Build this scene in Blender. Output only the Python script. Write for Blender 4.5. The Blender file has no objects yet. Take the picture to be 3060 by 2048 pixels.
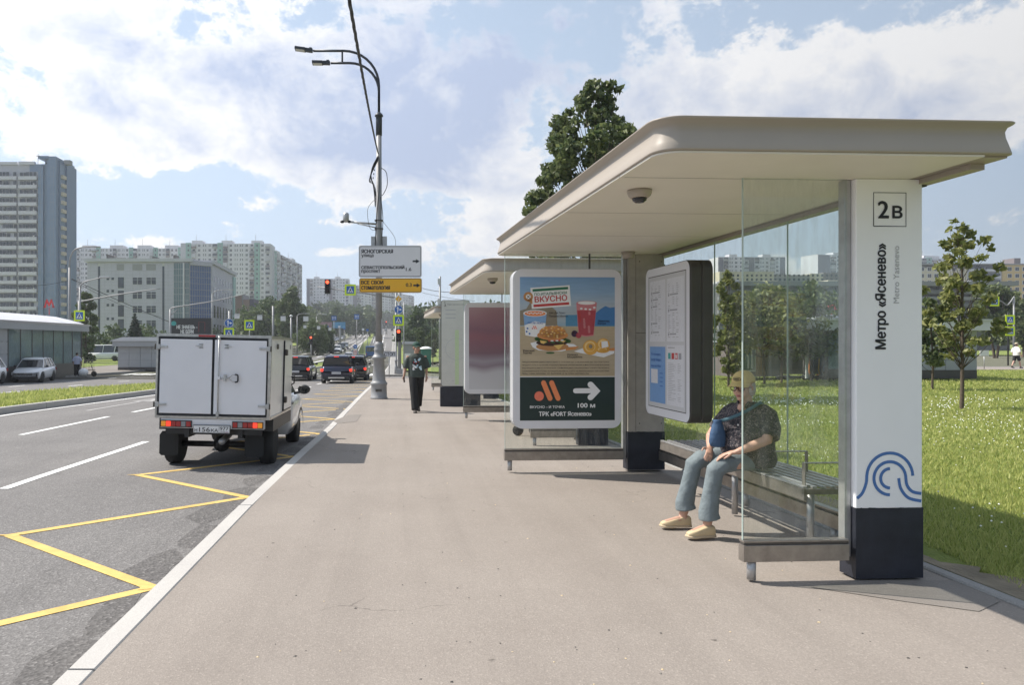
import bpy, bmesh, math, random
import numpy as np
from mathutils import Vector, Matrix, geometry
R = math.radians
random.seed(7); rng = np.random.default_rng(7)
S = bpy.context.scene
C = S.collection
# ------------------------------------------------------------------ camera
F = 2210.0; CX = 1200.0; CY = 1024.0; EYE = 1.65
cam = bpy.data.cameras.new('camera'); camo = bpy.data.objects.new('camera', cam); C.objects.link(camo)
cam.sensor_fit = 'HORIZONTAL'; cam.sensor_width = 36.0; cam.lens = 36.0 * F / 3060.0
cam.shift_x = (1530 - CX) / 3060.0; cam.clip_start = 0.05; cam.clip_end = 6000
camo.location = (0, 0, EYE); camo.rotation_euler = (R(90), 0, 0); S.camera = camo
# ------------------------------------------------------------------ sun and sky
SUN_EL = R(51); SUN_AZ = Vector((-math.cos(R(19)), math.sin(R(19)), 0))   # towards the sun
sun = bpy.data.lights.new('sun', 'SUN'); suno = bpy.data.objects.new('sun', sun); C.objects.link(suno)
sun.energy = 5.0; sun.angle = R(0.5); sun.color = (1.0, 0.94, 0.85)
sd = Vector((SUN_AZ.x * math.cos(SUN_EL), SUN_AZ.y * math.cos(SUN_EL), math.sin(SUN_EL)))
suno.rotation_euler = sd.to_track_quat('Z', 'Y').to_euler(); suno.location = (-30, 10, 60)
W = bpy.data.worlds.new('World'); S.world = W; W.use_nodes = True
S.view_settings.view_transform = 'Standard'; S.view_settings.look = 'None'
S.view_settings.gamma = 1; S.view_settings.use_curve_mapping = False
S.view_settings.exposure = 0.4
S.cycles.max_bounces = 8; S.cycles.transparent_max_bounces = 24

def build_world():
    nt = W.node_tree; N = nt.nodes; L = nt.links; N.clear()
    out = N.new('ShaderNodeOutputWorld'); bg = N.new('ShaderNodeBackground'); bg.inputs[1].default_value = 0.10
    L.new(bg.outputs[0], out.inputs[0])
    sky = N.new('ShaderNodeTexSky'); sky.sky_type = 'NISHITA'; sky.sun_disc = False
    sky.sun_elevation = SUN_EL; sky.sun_rotation = math.atan2(SUN_AZ.x, SUN_AZ.y); sky.air_density = 1.0; sky.dust_density = 1.6; sky.ozone_density = 1.6
    tc = N.new('ShaderNodeTexCoord')
    def m(op, a, b=None, c=None, clamp=False):
        n = N.new('ShaderNodeMath'); n.operation = op; n.use_clamp = clamp
        for i, v in enumerate((a, b, c)):
            if v is None: continue
            if isinstance(v, (int, float)): n.inputs[i].default_value = v
            else: L.new(v, n.inputs[i])
        return n.outputs[0]
    def vec(px, py):
        return Vector(((px - CX) / F, 1, (CY - py) / F)).normalized()
    def blobs(lst):
        acc = None
        for px, py, rx, ry, w in lst:
            mp = N.new('ShaderNodeVectorMath'); mp.operation = 'SUBTRACT'; L.new(tc.outputs['Generated'], mp.inputs[0]); mp.inputs[1].default_value = vec(px, py)
            sc = N.new('ShaderNodeVectorMath'); sc.operation = 'MULTIPLY'; L.new(mp.outputs[0], sc.inputs[0]); sc.inputs[1].default_value = (F / rx, F / rx * .6, F / ry)
            ln = N.new('ShaderNodeVectorMath'); ln.operation = 'LENGTH'; L.new(sc.outputs[0], ln.inputs[0])
            e = m('EXPONENT', m('MULTIPLY', m('POWER', ln.outputs['Value'], 2.0), -1.0))
            e = m('MULTIPLY', e, w)
            acc = e if acc is None else m('ADD', acc, e)
        return acc
    def noise(scale, detail, rough, sz=1.7, off=0):
        mp = N.new('ShaderNodeMapping'); mp.inputs['Scale'].default_value = (1, 1, sz); mp.inputs['Location'].default_value = (off, off * .3, 0)
        L.new(tc.outputs['Generated'], mp.inputs[0])
        n = N.new('ShaderNodeTexNoise'); n.inputs['Scale'].default_value = scale; n.inputs['Detail'].default_value = detail; n.inputs['Roughness'].default_value = rough
        n.inputs['Distortion'].default_value = .25
        L.new(mp.outputs[0], n.inputs['Vector']); return n.outputs['Fac']
    cov = blobs([(1700, 60, 200, 160, -.12), (430, 120, 330, 210, .42), (560, 330, 260, 110, .22), (200, 300, 230, 130, .34), (420, 350, 160, 90, .2), (30, 90, 90, 90, .25), (20, 380, 120, 90, .2),
                 (780, 430, 420, 70, .32), (480, 480, 110, 40, .25), (1300, 250, 480, 280, .36), (1150, 480, 420, 90, .30), (1480, 690, 95, 150, .42), (1500, 590, 55, 60, .2), (1080, 590, 190, 45, .24),
                 (2350, 280, 380, 170, .30), (2750, 270, 330, 120, .22), (2950, 130, 200, 140, .25), (2050, 300, 260, 60, .2), (1900, 120, 200, 140, .12),
                 (590, 603, 55, 20, .25), (790, 620, 70, 22, .27), (420, 722, 90, 28, .3), (970, 660, 60, 18, .25), (1010, 755, 70, 16, .25), (670, 665, 40, 10, .2),
                 (560, 60, 60, 110, -.13), (700, 130, 60, 160, -.08), (170, 130, 50, 160, -.12), (560, 270, 200, 30, -.1), (1950, 60, 130, 120, -.1), (2600, 330, 500, 110, .2), (150, 470, 170, 60, .12), (60, 230, 90, 60, -.25), (130, 620, 300, 60, -.12), (1720, 230, 120, 120, -.14), (2650, 50, 300, 70, -.2), (2150, 60, 120, 90, -.1)])
    n1 = noise(3.4, 9, .60); n2 = noise(10.0, 8, .66, 1.3, 4.1); n3 = noise(26.0, 6, .65, 1.4, 7.7)
    d = m('ADD', m('ADD', m('MULTIPLY', m('SUBTRACT', n1, .5), 1.3), m('ADD', m('MULTIPLY', m('SUBTRACT', n2, .5), .9), m('MULTIPLY', m('SUBTRACT', n3, .5), .55))), m('MULTIPLY', cov, .8))
    dt = N.new('ShaderNodeVectorMath'); dt.operation = 'DOT_PRODUCT'; L.new(tc.outputs['Generated'], dt.inputs[0]); dt.inputs[1].default_value = sd
    def rng_(a, b_, c, e, src=None):
        q = N.new('ShaderNodeMapRange'); q.interpolation_type = 'SMOOTHSTEP'; L.new(dt.outputs['Value'], q.inputs[0]); q.inputs[1].default_value = a; q.inputs[2].default_value = b_; q.inputs[3].default_value = c; q.inputs[4].default_value = e; return q.outputs[0]
    d = m('ADD', d, rng_(-.5, .1, -.12, 0))
    dens = m('MULTIPLY_ADD', d, 4.6, -.72, clamp=True)
    mr = N.new('ShaderNodeMapRange'); mr.interpolation_type = 'SMOOTHSTEP'; L.new(d, mr.inputs[0])
    mr.inputs[1].default_value = .08; mr.inputs[2].default_value = .22; dens = mr.outputs[0]
    grey = blobs([(1330, 250, 460, 260, 1.0), (330, 330, 90, 40, .4), (1950, 300, 160, 90, .4), (2300, 420, 300, 60, .4), (1750, 90, 300, 110, .45), (1250, 560, 330, 40, .45), (820, 230, 220, 130, .35), (560, 440, 200, 50, .3), (1050, 470, 400, 30, .3), (2680, 380, 400, 90, .45), (2450, 350, 200, 60, .2), (300, 100, 200, 60, .45), (600, 190, 160, 60, .45), (150, 250, 120, 40, .3)])
    g = m('MULTIPLY', m('ADD', m('ADD', grey, m('MULTIPLY', m('SUBTRACT', d, .40), .9)), m('MULTIPLY', m('SUBTRACT', n2, .5), 2.0)), 1.0, clamp=True)
    cm = N.new('ShaderNodeMix'); cm.data_type = 'RGBA'; L.new(g, cm.inputs[0])
    cm.inputs[6].default_value = (8.9, 8.9, 9.0, 1); cm.inputs[7].default_value = (4.4, 5.2, 7.0, 1)
    # sky and clouds are brighter towards the sun, deeper away from it
    sf = N.new('ShaderNodeMapRange'); L.new(dt.outputs['Value'], sf.inputs[0]); sf.inputs[1].default_value = -.75; sf.inputs[2].default_value = .75; sf.inputs[3].default_value = .30; sf.inputs[4].default_value = 1.04
    sep = N.new('ShaderNodeSeparateXYZ'); L.new(tc.outputs['Generated'], sep.inputs[0])
    hz = N.new('ShaderNodeMapRange'); hz.interpolation_type = 'SMOOTHSTEP'; L.new(sep.outputs['Z'], hz.inputs[0])
    hz.inputs[1].default_value = -.02; hz.inputs[2].default_value = .55; hz.inputs[3].default_value = .92; hz.inputs[4].default_value = .55
    sk = N.new('ShaderNodeMix'); sk.data_type = 'RGBA'; L.new(m('MULTIPLY', hz.outputs[0], rng_(-.6, .15, .12, 1)), sk.inputs[0]); L.new(sky.outputs[0], sk.inputs[6])
    sk.inputs[7].default_value = (6.0, 7.3, 9.0, 1)
    mx = N.new('ShaderNodeMix'); mx.data_type = 'RGBA'; L.new(dens, mx.inputs[0]); L.new(sk.outputs[2], mx.inputs[6]); L.new(cm.outputs[2], mx.inputs[7])
    vm = N.new('ShaderNodeVectorMath'); vm.operation = 'SCALE'; L.new(mx.outputs[2], vm.inputs[0]); L.new(sf.outputs[0], vm.inputs['Scale']); L.new(vm.outputs[0], bg.inputs[0])
build_world()

# ------------------------------------------------------------------ materials
def nodes(name):
    m = bpy.data.materials.new(name); m.use_nodes = True; nt = m.node_tree
    return m, nt, nt.nodes, nt.links, nt.nodes['Principled BSDF']
def mat(name, col, rough=.6, metal=0., var=.06, scale=4., bump=0., bscale=60., emit=0., spec=.5, coat=0., ecol=None, stain=0.):
    m, nt, N, L, b = nodes(name)
    b.inputs['Roughness'].default_value = rough; b.inputs['Metallic'].default_value = metal
    b.inputs['Specular IOR Level'].default_value = spec; b.inputs['Coat Weight'].default_value = coat
    tc = N.new('ShaderNodeTexCoord')
    nz = N.new('ShaderNodeTexNoise'); nz.inputs['Scale'].default_value = scale; nz.inputs['Detail'].default_value = 6; nz.inputs['Roughness'].default_value = .6
    L.new(tc.outputs['Object'], nz.inputs['Vector'])
    mx = N.new('ShaderNodeMix'); mx.data_type = 'RGBA'
    mr = N.new('ShaderNodeMapRange'); mr.inputs[1].default_value = .3; mr.inputs[2].default_value = .7; L.new(nz.outputs['Fac'], mr.inputs[0]); L.new(mr.outputs[0], mx.inputs[0])
    mx.inputs[6].default_value = tuple(max(0, c * (1 - var)) for c in col) + (1,)
    mx.inputs[7].default_value = tuple(min(1, c * (1 + var)) for c in col) + (1,)
    src = mx.outputs[2]
    if stain:
        n2 = N.new('ShaderNodeTexNoise'); n2.inputs['Scale'].default_value = scale * .35; n2.inputs['Detail'].default_value = 8; n2.inputs['Roughness'].default_value = .7
        L.new(tc.outputs['Object'], n2.inputs['Vector'])
        r2 = N.new('ShaderNodeMapRange'); r2.inputs[1].default_value = .52; r2.inputs[2].default_value = .72; r2.inputs[4].default_value = stain; L.new(n2.outputs['Fac'], r2.inputs[0])
        m2 = N.new('ShaderNodeMix'); m2.data_type = 'RGBA'; L.new(r2.outputs[0], m2.inputs[0]); L.new(src, m2.inputs[6]); m2.inputs[7].default_value = tuple(c * .55 for c in col) + (1,)
        src = m2.outputs[2]
    L.new(src, b.inputs['Base Color'])
    if bump:
        n3 = N.new('ShaderNodeTexNoise'); n3.inputs['Scale'].default_value = bscale; n3.inputs['Detail'].default_value = 4
        L.new(tc.outputs['Object'], n3.inputs['Vector'])
        bp = N.new('ShaderNodeBump'); bp.inputs['Strength'].default_value = bump; bp.inputs['Distance'].default_value = .02
        L.new(n3.outputs['Fac'], bp.inputs['Height']); L.new(bp.outputs[0], b.inputs['Normal'])
    if emit:
        b.inputs['Emission Color'].default_value = (ecol or col) + (1,); b.inputs['Emission Strength'].default_value = emit
    return m
def glassmat(name, tint=(.93, .97, .95), refl=.9, dirt=.05, alpha=0.0, dcol=(.6, .6, .56)):
    m = bpy.data.materials.new(name); m.use_nodes = True; nt = m.node_tree; N = nt.nodes; L = nt.links; N.clear()
    out = N.new('ShaderNodeOutputMaterial'); tr = N.new('ShaderNodeBsdfTransparent'); tr.inputs[0].default_value = tint + (1,)
    gl = N.new('ShaderNodeBsdfGlossy'); gl.inputs['Roughness'].default_value = .01; gl.inputs[0].default_value = (refl,) * 3 + (1,)
    lw = N.new('ShaderNodeLayerWeight'); lw.inputs[0].default_value = .5
    pw = N.new('ShaderNodeMath'); pw.operation = 'POWER'; L.new(lw.outputs['Facing'], pw.inputs[0]); pw.inputs[1].default_value = 4.5
    fr = N.new('ShaderNodeMath'); fr.operation = 'MULTIPLY_ADD'; L.new(pw.outputs[0], fr.inputs[0]); fr.inputs[1].default_value = .55; fr.inputs[2].default_value = .03
    m1 = N.new('ShaderNodeMixShader'); L.new(fr.outputs[0], m1.inputs[0]); L.new(tr.outputs[0], m1.inputs[1]); L.new(gl.outputs[0], m1.inputs[2])
    df = N.new('ShaderNodeBsdfDiffuse'); df.inputs[0].default_value = dcol + (1,)
    tc = N.new('ShaderNodeTexCoord'); mp = N.new('ShaderNodeMapping'); mp.inputs['Scale'].default_value = (6, 6, 1.2); L.new(tc.outputs['Object'], mp.inputs[0])
    nz = N.new('ShaderNodeTexNoise'); nz.inputs['Scale'].default_value = 2.2; nz.inputs['Detail'].default_value = 8; nz.inputs['Roughness'].default_value = .72; L.new(mp.outputs[0], nz.inputs['Vector'])
    mr = N.new('ShaderNodeMapRange'); mr.inputs[1].default_value = .45; mr.inputs[2].default_value = .8; mr.inputs[3].default_value = alpha; mr.inputs[4].default_value = alpha + dirt * 2.6; L.new(nz.outputs['Fac'], mr.inputs[0])
    m2 = N.new('ShaderNodeMixShader'); L.new(mr.outputs[0], m2.inputs[0]); L.new(m1.outputs[0], m2.inputs[1]); L.new(df.outputs[0], m2.inputs[2])
    L.new(m2.outputs[0], out.inputs[0]); return m
def asphalt(name, c1, c2, grain=320., gvar=.35, big=.12, bump=.25, crack=0., spots=0., rough=.9):
    m, nt, N, L, b = nodes(name); b.inputs['Roughness'].default_value = rough; b.inputs['Specular IOR Level'].default_value = .25
    tc = N.new('ShaderNodeTexCoord'); P = tc.outputs['Object']
    def nz(s, d=4, r=.6, sc=None):
        n = N.new('ShaderNodeTexNoise'); n.inputs['Scale'].default_value = s; n.inputs['Detail'].default_value = d; n.inputs['Roughness'].default_value = r
        if sc:
            mp = N.new('ShaderNodeMapping'); mp.inputs['Scale'].default_value = sc; L.new(P, mp.inputs[0]); L.new(mp.outputs[0], n.inputs['Vector'])
        else: L.new(P, n.inputs['Vector'])
        return n.outputs['Fac']
    def mr(x, a, b_, c=0, d=1):
        n = N.new('ShaderNodeMapRange'); L.new(x, n.inputs[0]); n.inputs[1].default_value = a; n.inputs[2].default_value = b_; n.inputs[3].default_value = c; n.inputs[4].default_value = d; return n.outputs[0]
    def mix(f, a, bb, bt='MIX'):
        n = N.new('ShaderNodeMix'); n.data_type = 'RGBA'; n.blend_type = bt
        if isinstance(f, float): n.inputs[0].default_value = f
        else: L.new(f, n.inputs[0])
        for i, v in ((6, a), (7, bb)):
            if isinstance(v, tuple): n.inputs[i].default_value = v + (1,)
            else: L.new(v, n.inputs[i])
        return n.outputs[2]
    base = mix(mr(nz(.55, 7, .65), .35, .65), c1, c2)
    base = mix(mr(nz(.9, 5, .6, (2.5, .12, 1)), .45, .75, 0, big), base, tuple(c * .72 for c in c1))
    vo = N.new('ShaderNodeTexVoronoi'); vo.inputs['Scale'].default_value = grain * .45; L.new(P, vo.inputs['Vector'])
    sp = N.new('ShaderNodeSeparateColor'); L.new(vo.outputs['Color'], sp.inputs[0])
    base = mix(mr(sp.outputs[0], 0, 1, 0, gvar), base, tuple(c * .42 for c in c1))
    base = mix(mr(sp.outputs[1], .86, 1., 0, gvar * .9), base, tuple(min(1, c * 1.7) for c in c2))
    if spots:
        v2 = N.new('ShaderNodeTexVoronoi'); v2.inputs['Scale'].default_value = 1.5; v2.inputs['Randomness'].default_value = 1
        ad = N.new('ShaderNodeVectorMath'); ad.operation = 'ADD'; L.new(P, ad.inputs[0])
        nn = N.new('ShaderNodeTexNoise'); nn.inputs['Scale'].default_value = 25; L.new(P, nn.inputs['Vector'])
        s2 = N.new('ShaderNodeVectorMath'); s2.operation = 'SCALE'; s2.inputs['Scale'].default_value = .05; L.new(nn.outputs['Color'], s2.inputs[0]); L.new(s2.outputs[0], ad.inputs[1]); L.new(ad.outputs[0], v2.inputs['Vector'])
        base = mix(mr(v2.outputs['Distance'], .012, .035, spots, 0), base, tuple(c * .35 for c in c1))
    if crack:
        v3 = N.new('ShaderNodeTexVoronoi'); v3.feature = 'DISTANCE_TO_EDGE'; v3.inputs['Scale'].default_value = .35
        ad = N.new('ShaderNodeVectorMath'); ad.operation = 'ADD'; L.new(P, ad.inputs[0]); nn = N.new('ShaderNodeTexNoise'); nn.inputs['Scale'].default_value = 1.6; nn.inputs['Detail'].default_value = 8; L.new(P, nn.inputs['Vector'])
        L.new(nn.outputs['Color'], ad.inputs[1]); L.new(ad.outputs[0], v3.inputs['Vector'])
        k = N.new('ShaderNodeMath'); k.operation = 'MULTIPLY'; L.new(mr(v3.outputs['Distance'], .001, .004, crack, 0), k.inputs[0]); L.new(mr(nz(.4), .5, .6), k.inputs[1])
        base = mix(k.outputs[0], base, tuple(c * .3 for c in c1))
    L.new(base, b.inputs['Base Color'])
    bp = N.new('ShaderNodeBump'); bp.inputs['Strength'].default_value = bump; bp.inputs['Distance'].default_value = .006; L.new(vo.outputs['Distance'], bp.inputs['Height'])
    L.new(bp.outputs[0], b.inputs['Normal']); return m
def leafmat(name, c1, c2, trans=.35):
    m, nt, N, L, b = nodes(name); b.inputs['Roughness'].default_value = .5; b.inputs['Specular IOR Level'].default_value = .35
    g = N.new('ShaderNodeNewGeometry'); mx = N.new('ShaderNodeMix'); mx.data_type = 'RGBA'; L.new(g.outputs['Random Per Island'], mx.inputs[0])
    mx.inputs[6].default_value = c1 + (1,); mx.inputs[7].default_value = c2 + (1,); L.new(mx.outputs[2], b.inputs['Base Color'])
    t = N.new('ShaderNodeBsdfTranslucent'); L.new(mx.outputs[2], t.inputs[0]); ms = N.new('ShaderNodeMixShader'); ms.inputs[0].default_value = trans
    L.new(b.outputs[0], ms.inputs[1]); L.new(t.outputs[0], ms.inputs[2]); L.new(ms.outputs[0], N['Material Output'].inputs[0]); return m
def grassmat(name, c1, c2, dry=(.17, .15, .07)):
    m, nt, N, L, b = nodes(name); b.inputs['Roughness'].default_value = .85; b.inputs['Specular IOR Level'].default_value = .15
    tc = N.new('ShaderNodeTexCoord'); n = N.new('ShaderNodeTexNoise'); n.inputs['Scale'].default_value = 1.3; n.inputs['Detail'].default_value = 8; n.inputs['Roughness'].default_value = .7; L.new(tc.outputs['Object'], n.inputs['Vector'])
    mx = N.new('ShaderNodeMix'); mx.data_type = 'RGBA'; r = N.new('ShaderNodeMapRange'); r.inputs[1].default_value = .35; r.inputs[2].default_value = .65; L.new(n.outputs['Fac'], r.inputs[0]); L.new(r.outputs[0], mx.inputs[0]); mx.inputs[6].default_value = c1 + (1,); mx.inputs[7].default_value = c2 + (1,)
    n2 = N.new('ShaderNodeTexNoise'); n2.inputs['Scale'].default_value = .25; n2.inputs['Detail'].default_value = 6; L.new(tc.outputs['Object'], n2.inputs['Vector'])
    r2 = N.new('ShaderNodeMapRange'); r2.inputs[1].default_value = .55; r2.inputs[2].default_value = .75; r2.inputs[4].default_value = .6; L.new(n2.outputs['Fac'], r2.inputs[0])
    m2 = N.new('ShaderNodeMix'); m2.data_type = 'RGBA'; L.new(r2.outputs[0], m2.inputs[0]); L.new(mx.outputs[2], m2.inputs[6]); m2.inputs[7].default_value = dry + (1,)
    L.new(m2.outputs[2], b.inputs['Base Color'])
    n3 = N.new('ShaderNodeTexNoise'); n3.inputs['Scale'].default_value = 45; n3.inputs['Detail'].default_value = 5; L.new(tc.outputs['Object'], n3.inputs['Vector'])
    bp = N.new('ShaderNodeBump'); bp.inputs['Strength'].default_value = .9; bp.inputs['Distance'].default_value = .05; L.new(n3.outputs['Fac'], bp.inputs['Height']); L.new(bp.outputs[0], b.inputs['Normal'])
    return m

M = {}
M['pave'] = asphalt('pavement_asphalt', (.265, .232, .205), (.30, .265, .235), grain=260, gvar=.26, big=.4, bump=.2, spots=.9, crack=.7)
M['patch'] = asphalt('pavement_patch', (.205, .185, .165), (.235, .21, .19), grain=300, gvar=.2, bump=.15)
M['road'] = asphalt('road_asphalt', (.175, .166, .162), (.215, .205, .198), grain=150, gvar=.5, big=.35, bump=.6, crack=.35)
M['kerb'] = asphalt('kerb_granite', (.44, .42, .40), (.50, .48, .45), grain=420, gvar=.2, bump=.08)
M['kerb_dark'] = asphalt('kerb_concrete', (.26, .25, .24), (.33, .32, .30), grain=300, gvar=.25, bump=.1)
M['white_paint'] = mat('white_road_paint', (.78, .78, .76), .7, var=.06, scale=8, stain=.35, bump=.2, bscale=200)
M['yellow_paint'] = mat('yellow_road_paint', (.62, .42, .13), .8, var=.12, scale=9, stain=.55, bump=.2, bscale=200)
M['faint_paint'] = mat('worn_road_paint', (.32, .31, .30), .8, var=.2, scale=10, stain=.4)
M['soil'] = mat('dry_soil', (.20, .165, .115), .95, var=.3, scale=3, bump=.8, bscale=30)
M['grass'] = grassmat('lawn_ground', (.15, .20, .045), (.24, .28, .08), dry=(.24, .22, .10))
M['terrain'] = grassmat('terrain_ground', (.13, .13, .09), (.17, .17, .12), dry=(.20, .19, .17))
M['blade'] = leafmat('grass_blade', (.28, .34, .08), (.54, .54, .20), .5)
M['bladedry'] = leafmat('weed_leaf', (.07, .13, .03), (.13, .19, .05), .35)
M['flower'] = mat('clover_white', (.85, .85, .78), .8)
M['cream'] = mat('shelter_cream', (.36, .315, .265), .40, .0, var=.03, scale=2, stain=.1)
M['soffit'] = mat('soffit_cream', (.72, .68, .60), .55, var=.03, scale=2, stain=.12)
M['trimdark'] = mat('dark_joint', (.02, .02, .02), .6)
M['stone'] = mat('column_stone', (.40, .365, .33), .75, var=.10, scale=9, stain=.25, bump=.1)
M['navy'] = mat('column_black_base', (.018, .02, .03), .55, var=.3, scale=6, bump=.2, bscale=90)
M['whitepanel'] = mat('white_column_panel', (.87, .87, .88), .38, var=.02, scale=3)
M['steel'] = mat('brushed_steel', (.34, .31, .28), .38, .75, var=.16, scale=12, stain=.3)
M['steel2'] = mat('galvanised_steel', (.42, .42, .42), .45, .6, var=.12, scale=10, stain=.2)
M['dkmetal'] = mat('dark_metal_case_shade', (.085, .078, .07), .45, .3, var=.08)  # dark fittings; on the timetable case the colour paints in shade
M['caseframe'] = mat('case_frame_grey', (.55, .55, .56), .35, .1, var=.03)
M['case_white'] = mat('case_border_white', (.70, .70, .73), .3, var=.02)
M['glass'] = glassmat('shelter_glass', (.945, .968, .955), .9, .06)
M['glassedge'] = mat('glass_edge', (.42, .50, .46), .25)
M['bg_glass'] = mat('building_glass', (.025, .035, .05), .2, .0, var=.4, scale=.6, spec=.5)
M['blueglass'] = mat('blue_curtain_glass', (.05, .10, .27), .07, 0, var=.5, scale=.25, spec=1.0)
M['greenglass'] = mat('green_curtain_glass', (.07, .13, .14), .07, 0, var=.5, scale=.3, spec=1.0)
M['pavglass'] = glassmat('pavilion_glass', (.42, .55, .55), 1., .08, .34, (.46, .56, .58))
M['black'] = mat('black_plastic', (.018, .018, .02), .45)
M['rubber'] = mat('tyre_rubber', (.02, .02, .02), .85, bump=.2)
M['white'] = mat('white_print', (.82, .82, .82), .5, var=.01)
M['ltgrey'] = mat('light_grey_print', (.56, .56, .57), .5, var=.02)
M['grey'] = mat('grey_print', (.33, .33, .35), .5, var=.02)
M['ink'] = mat('black_ink', (.015, .015, .02), .5, var=0)
M['signwhite'] = mat('sign_white', (.70, .68, .70), .4, var=.015)
M['signyellow'] = mat('sign_orange_yellow', (.80, .42, .02), .4, var=.02)
M['fluo'] = mat('sign_fluorescent', (.68, .85, .02), .4, var=.02)
M['signblue'] = mat('sign_blue', (.02, .12, .42), .35, var=.02)
M['red'] = mat('red_print', (.55, .04, .04), .4)
M['lampred'] = mat('signal_red_lit', (.9, .08, .03), .3, emit=2.2, ecol=(1., .10, .04))
M['lampoff'] = mat('signal_lens_off', (.05, .03, .03), .2)
M['polegrey'] = mat('pole_grey_paint', (.27, .27, .275), .5, .1, var=.08, scale=5, stain=.25)
M['poledark'] = mat('lamp_arm_dark', (.04, .045, .055), .45, .3)
M['cable'] = mat('cable_black', (.012, .012, .014), .6)
M['pilldark'] = mat('clear_dome', (.03, .03, .035), .1)
M['leaf'] = leafmat('leaf_green', (.050, .085, .035), (.20, .23, .09), .38)
M['leaf2'] = leafmat('leaf_young_green', (.12, .15, .045), (.30, .30, .10), .4)
M['leaf3'] = leafmat('leaf_far_green', (.045, .078, .028), (.10, .14, .05), .3)
M['leaf4'] = leafmat('leaf_pale_green', (.075, .115, .045), (.14, .17, .075), .3)
M['needle'] = leafmat('spruce_needles', (.014, .028, .016), (.035, .055, .03), .15)
M['bark'] = mat('bark', (.10, .075, .055), .9, var=.25, scale=12, bump=.6)
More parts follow.
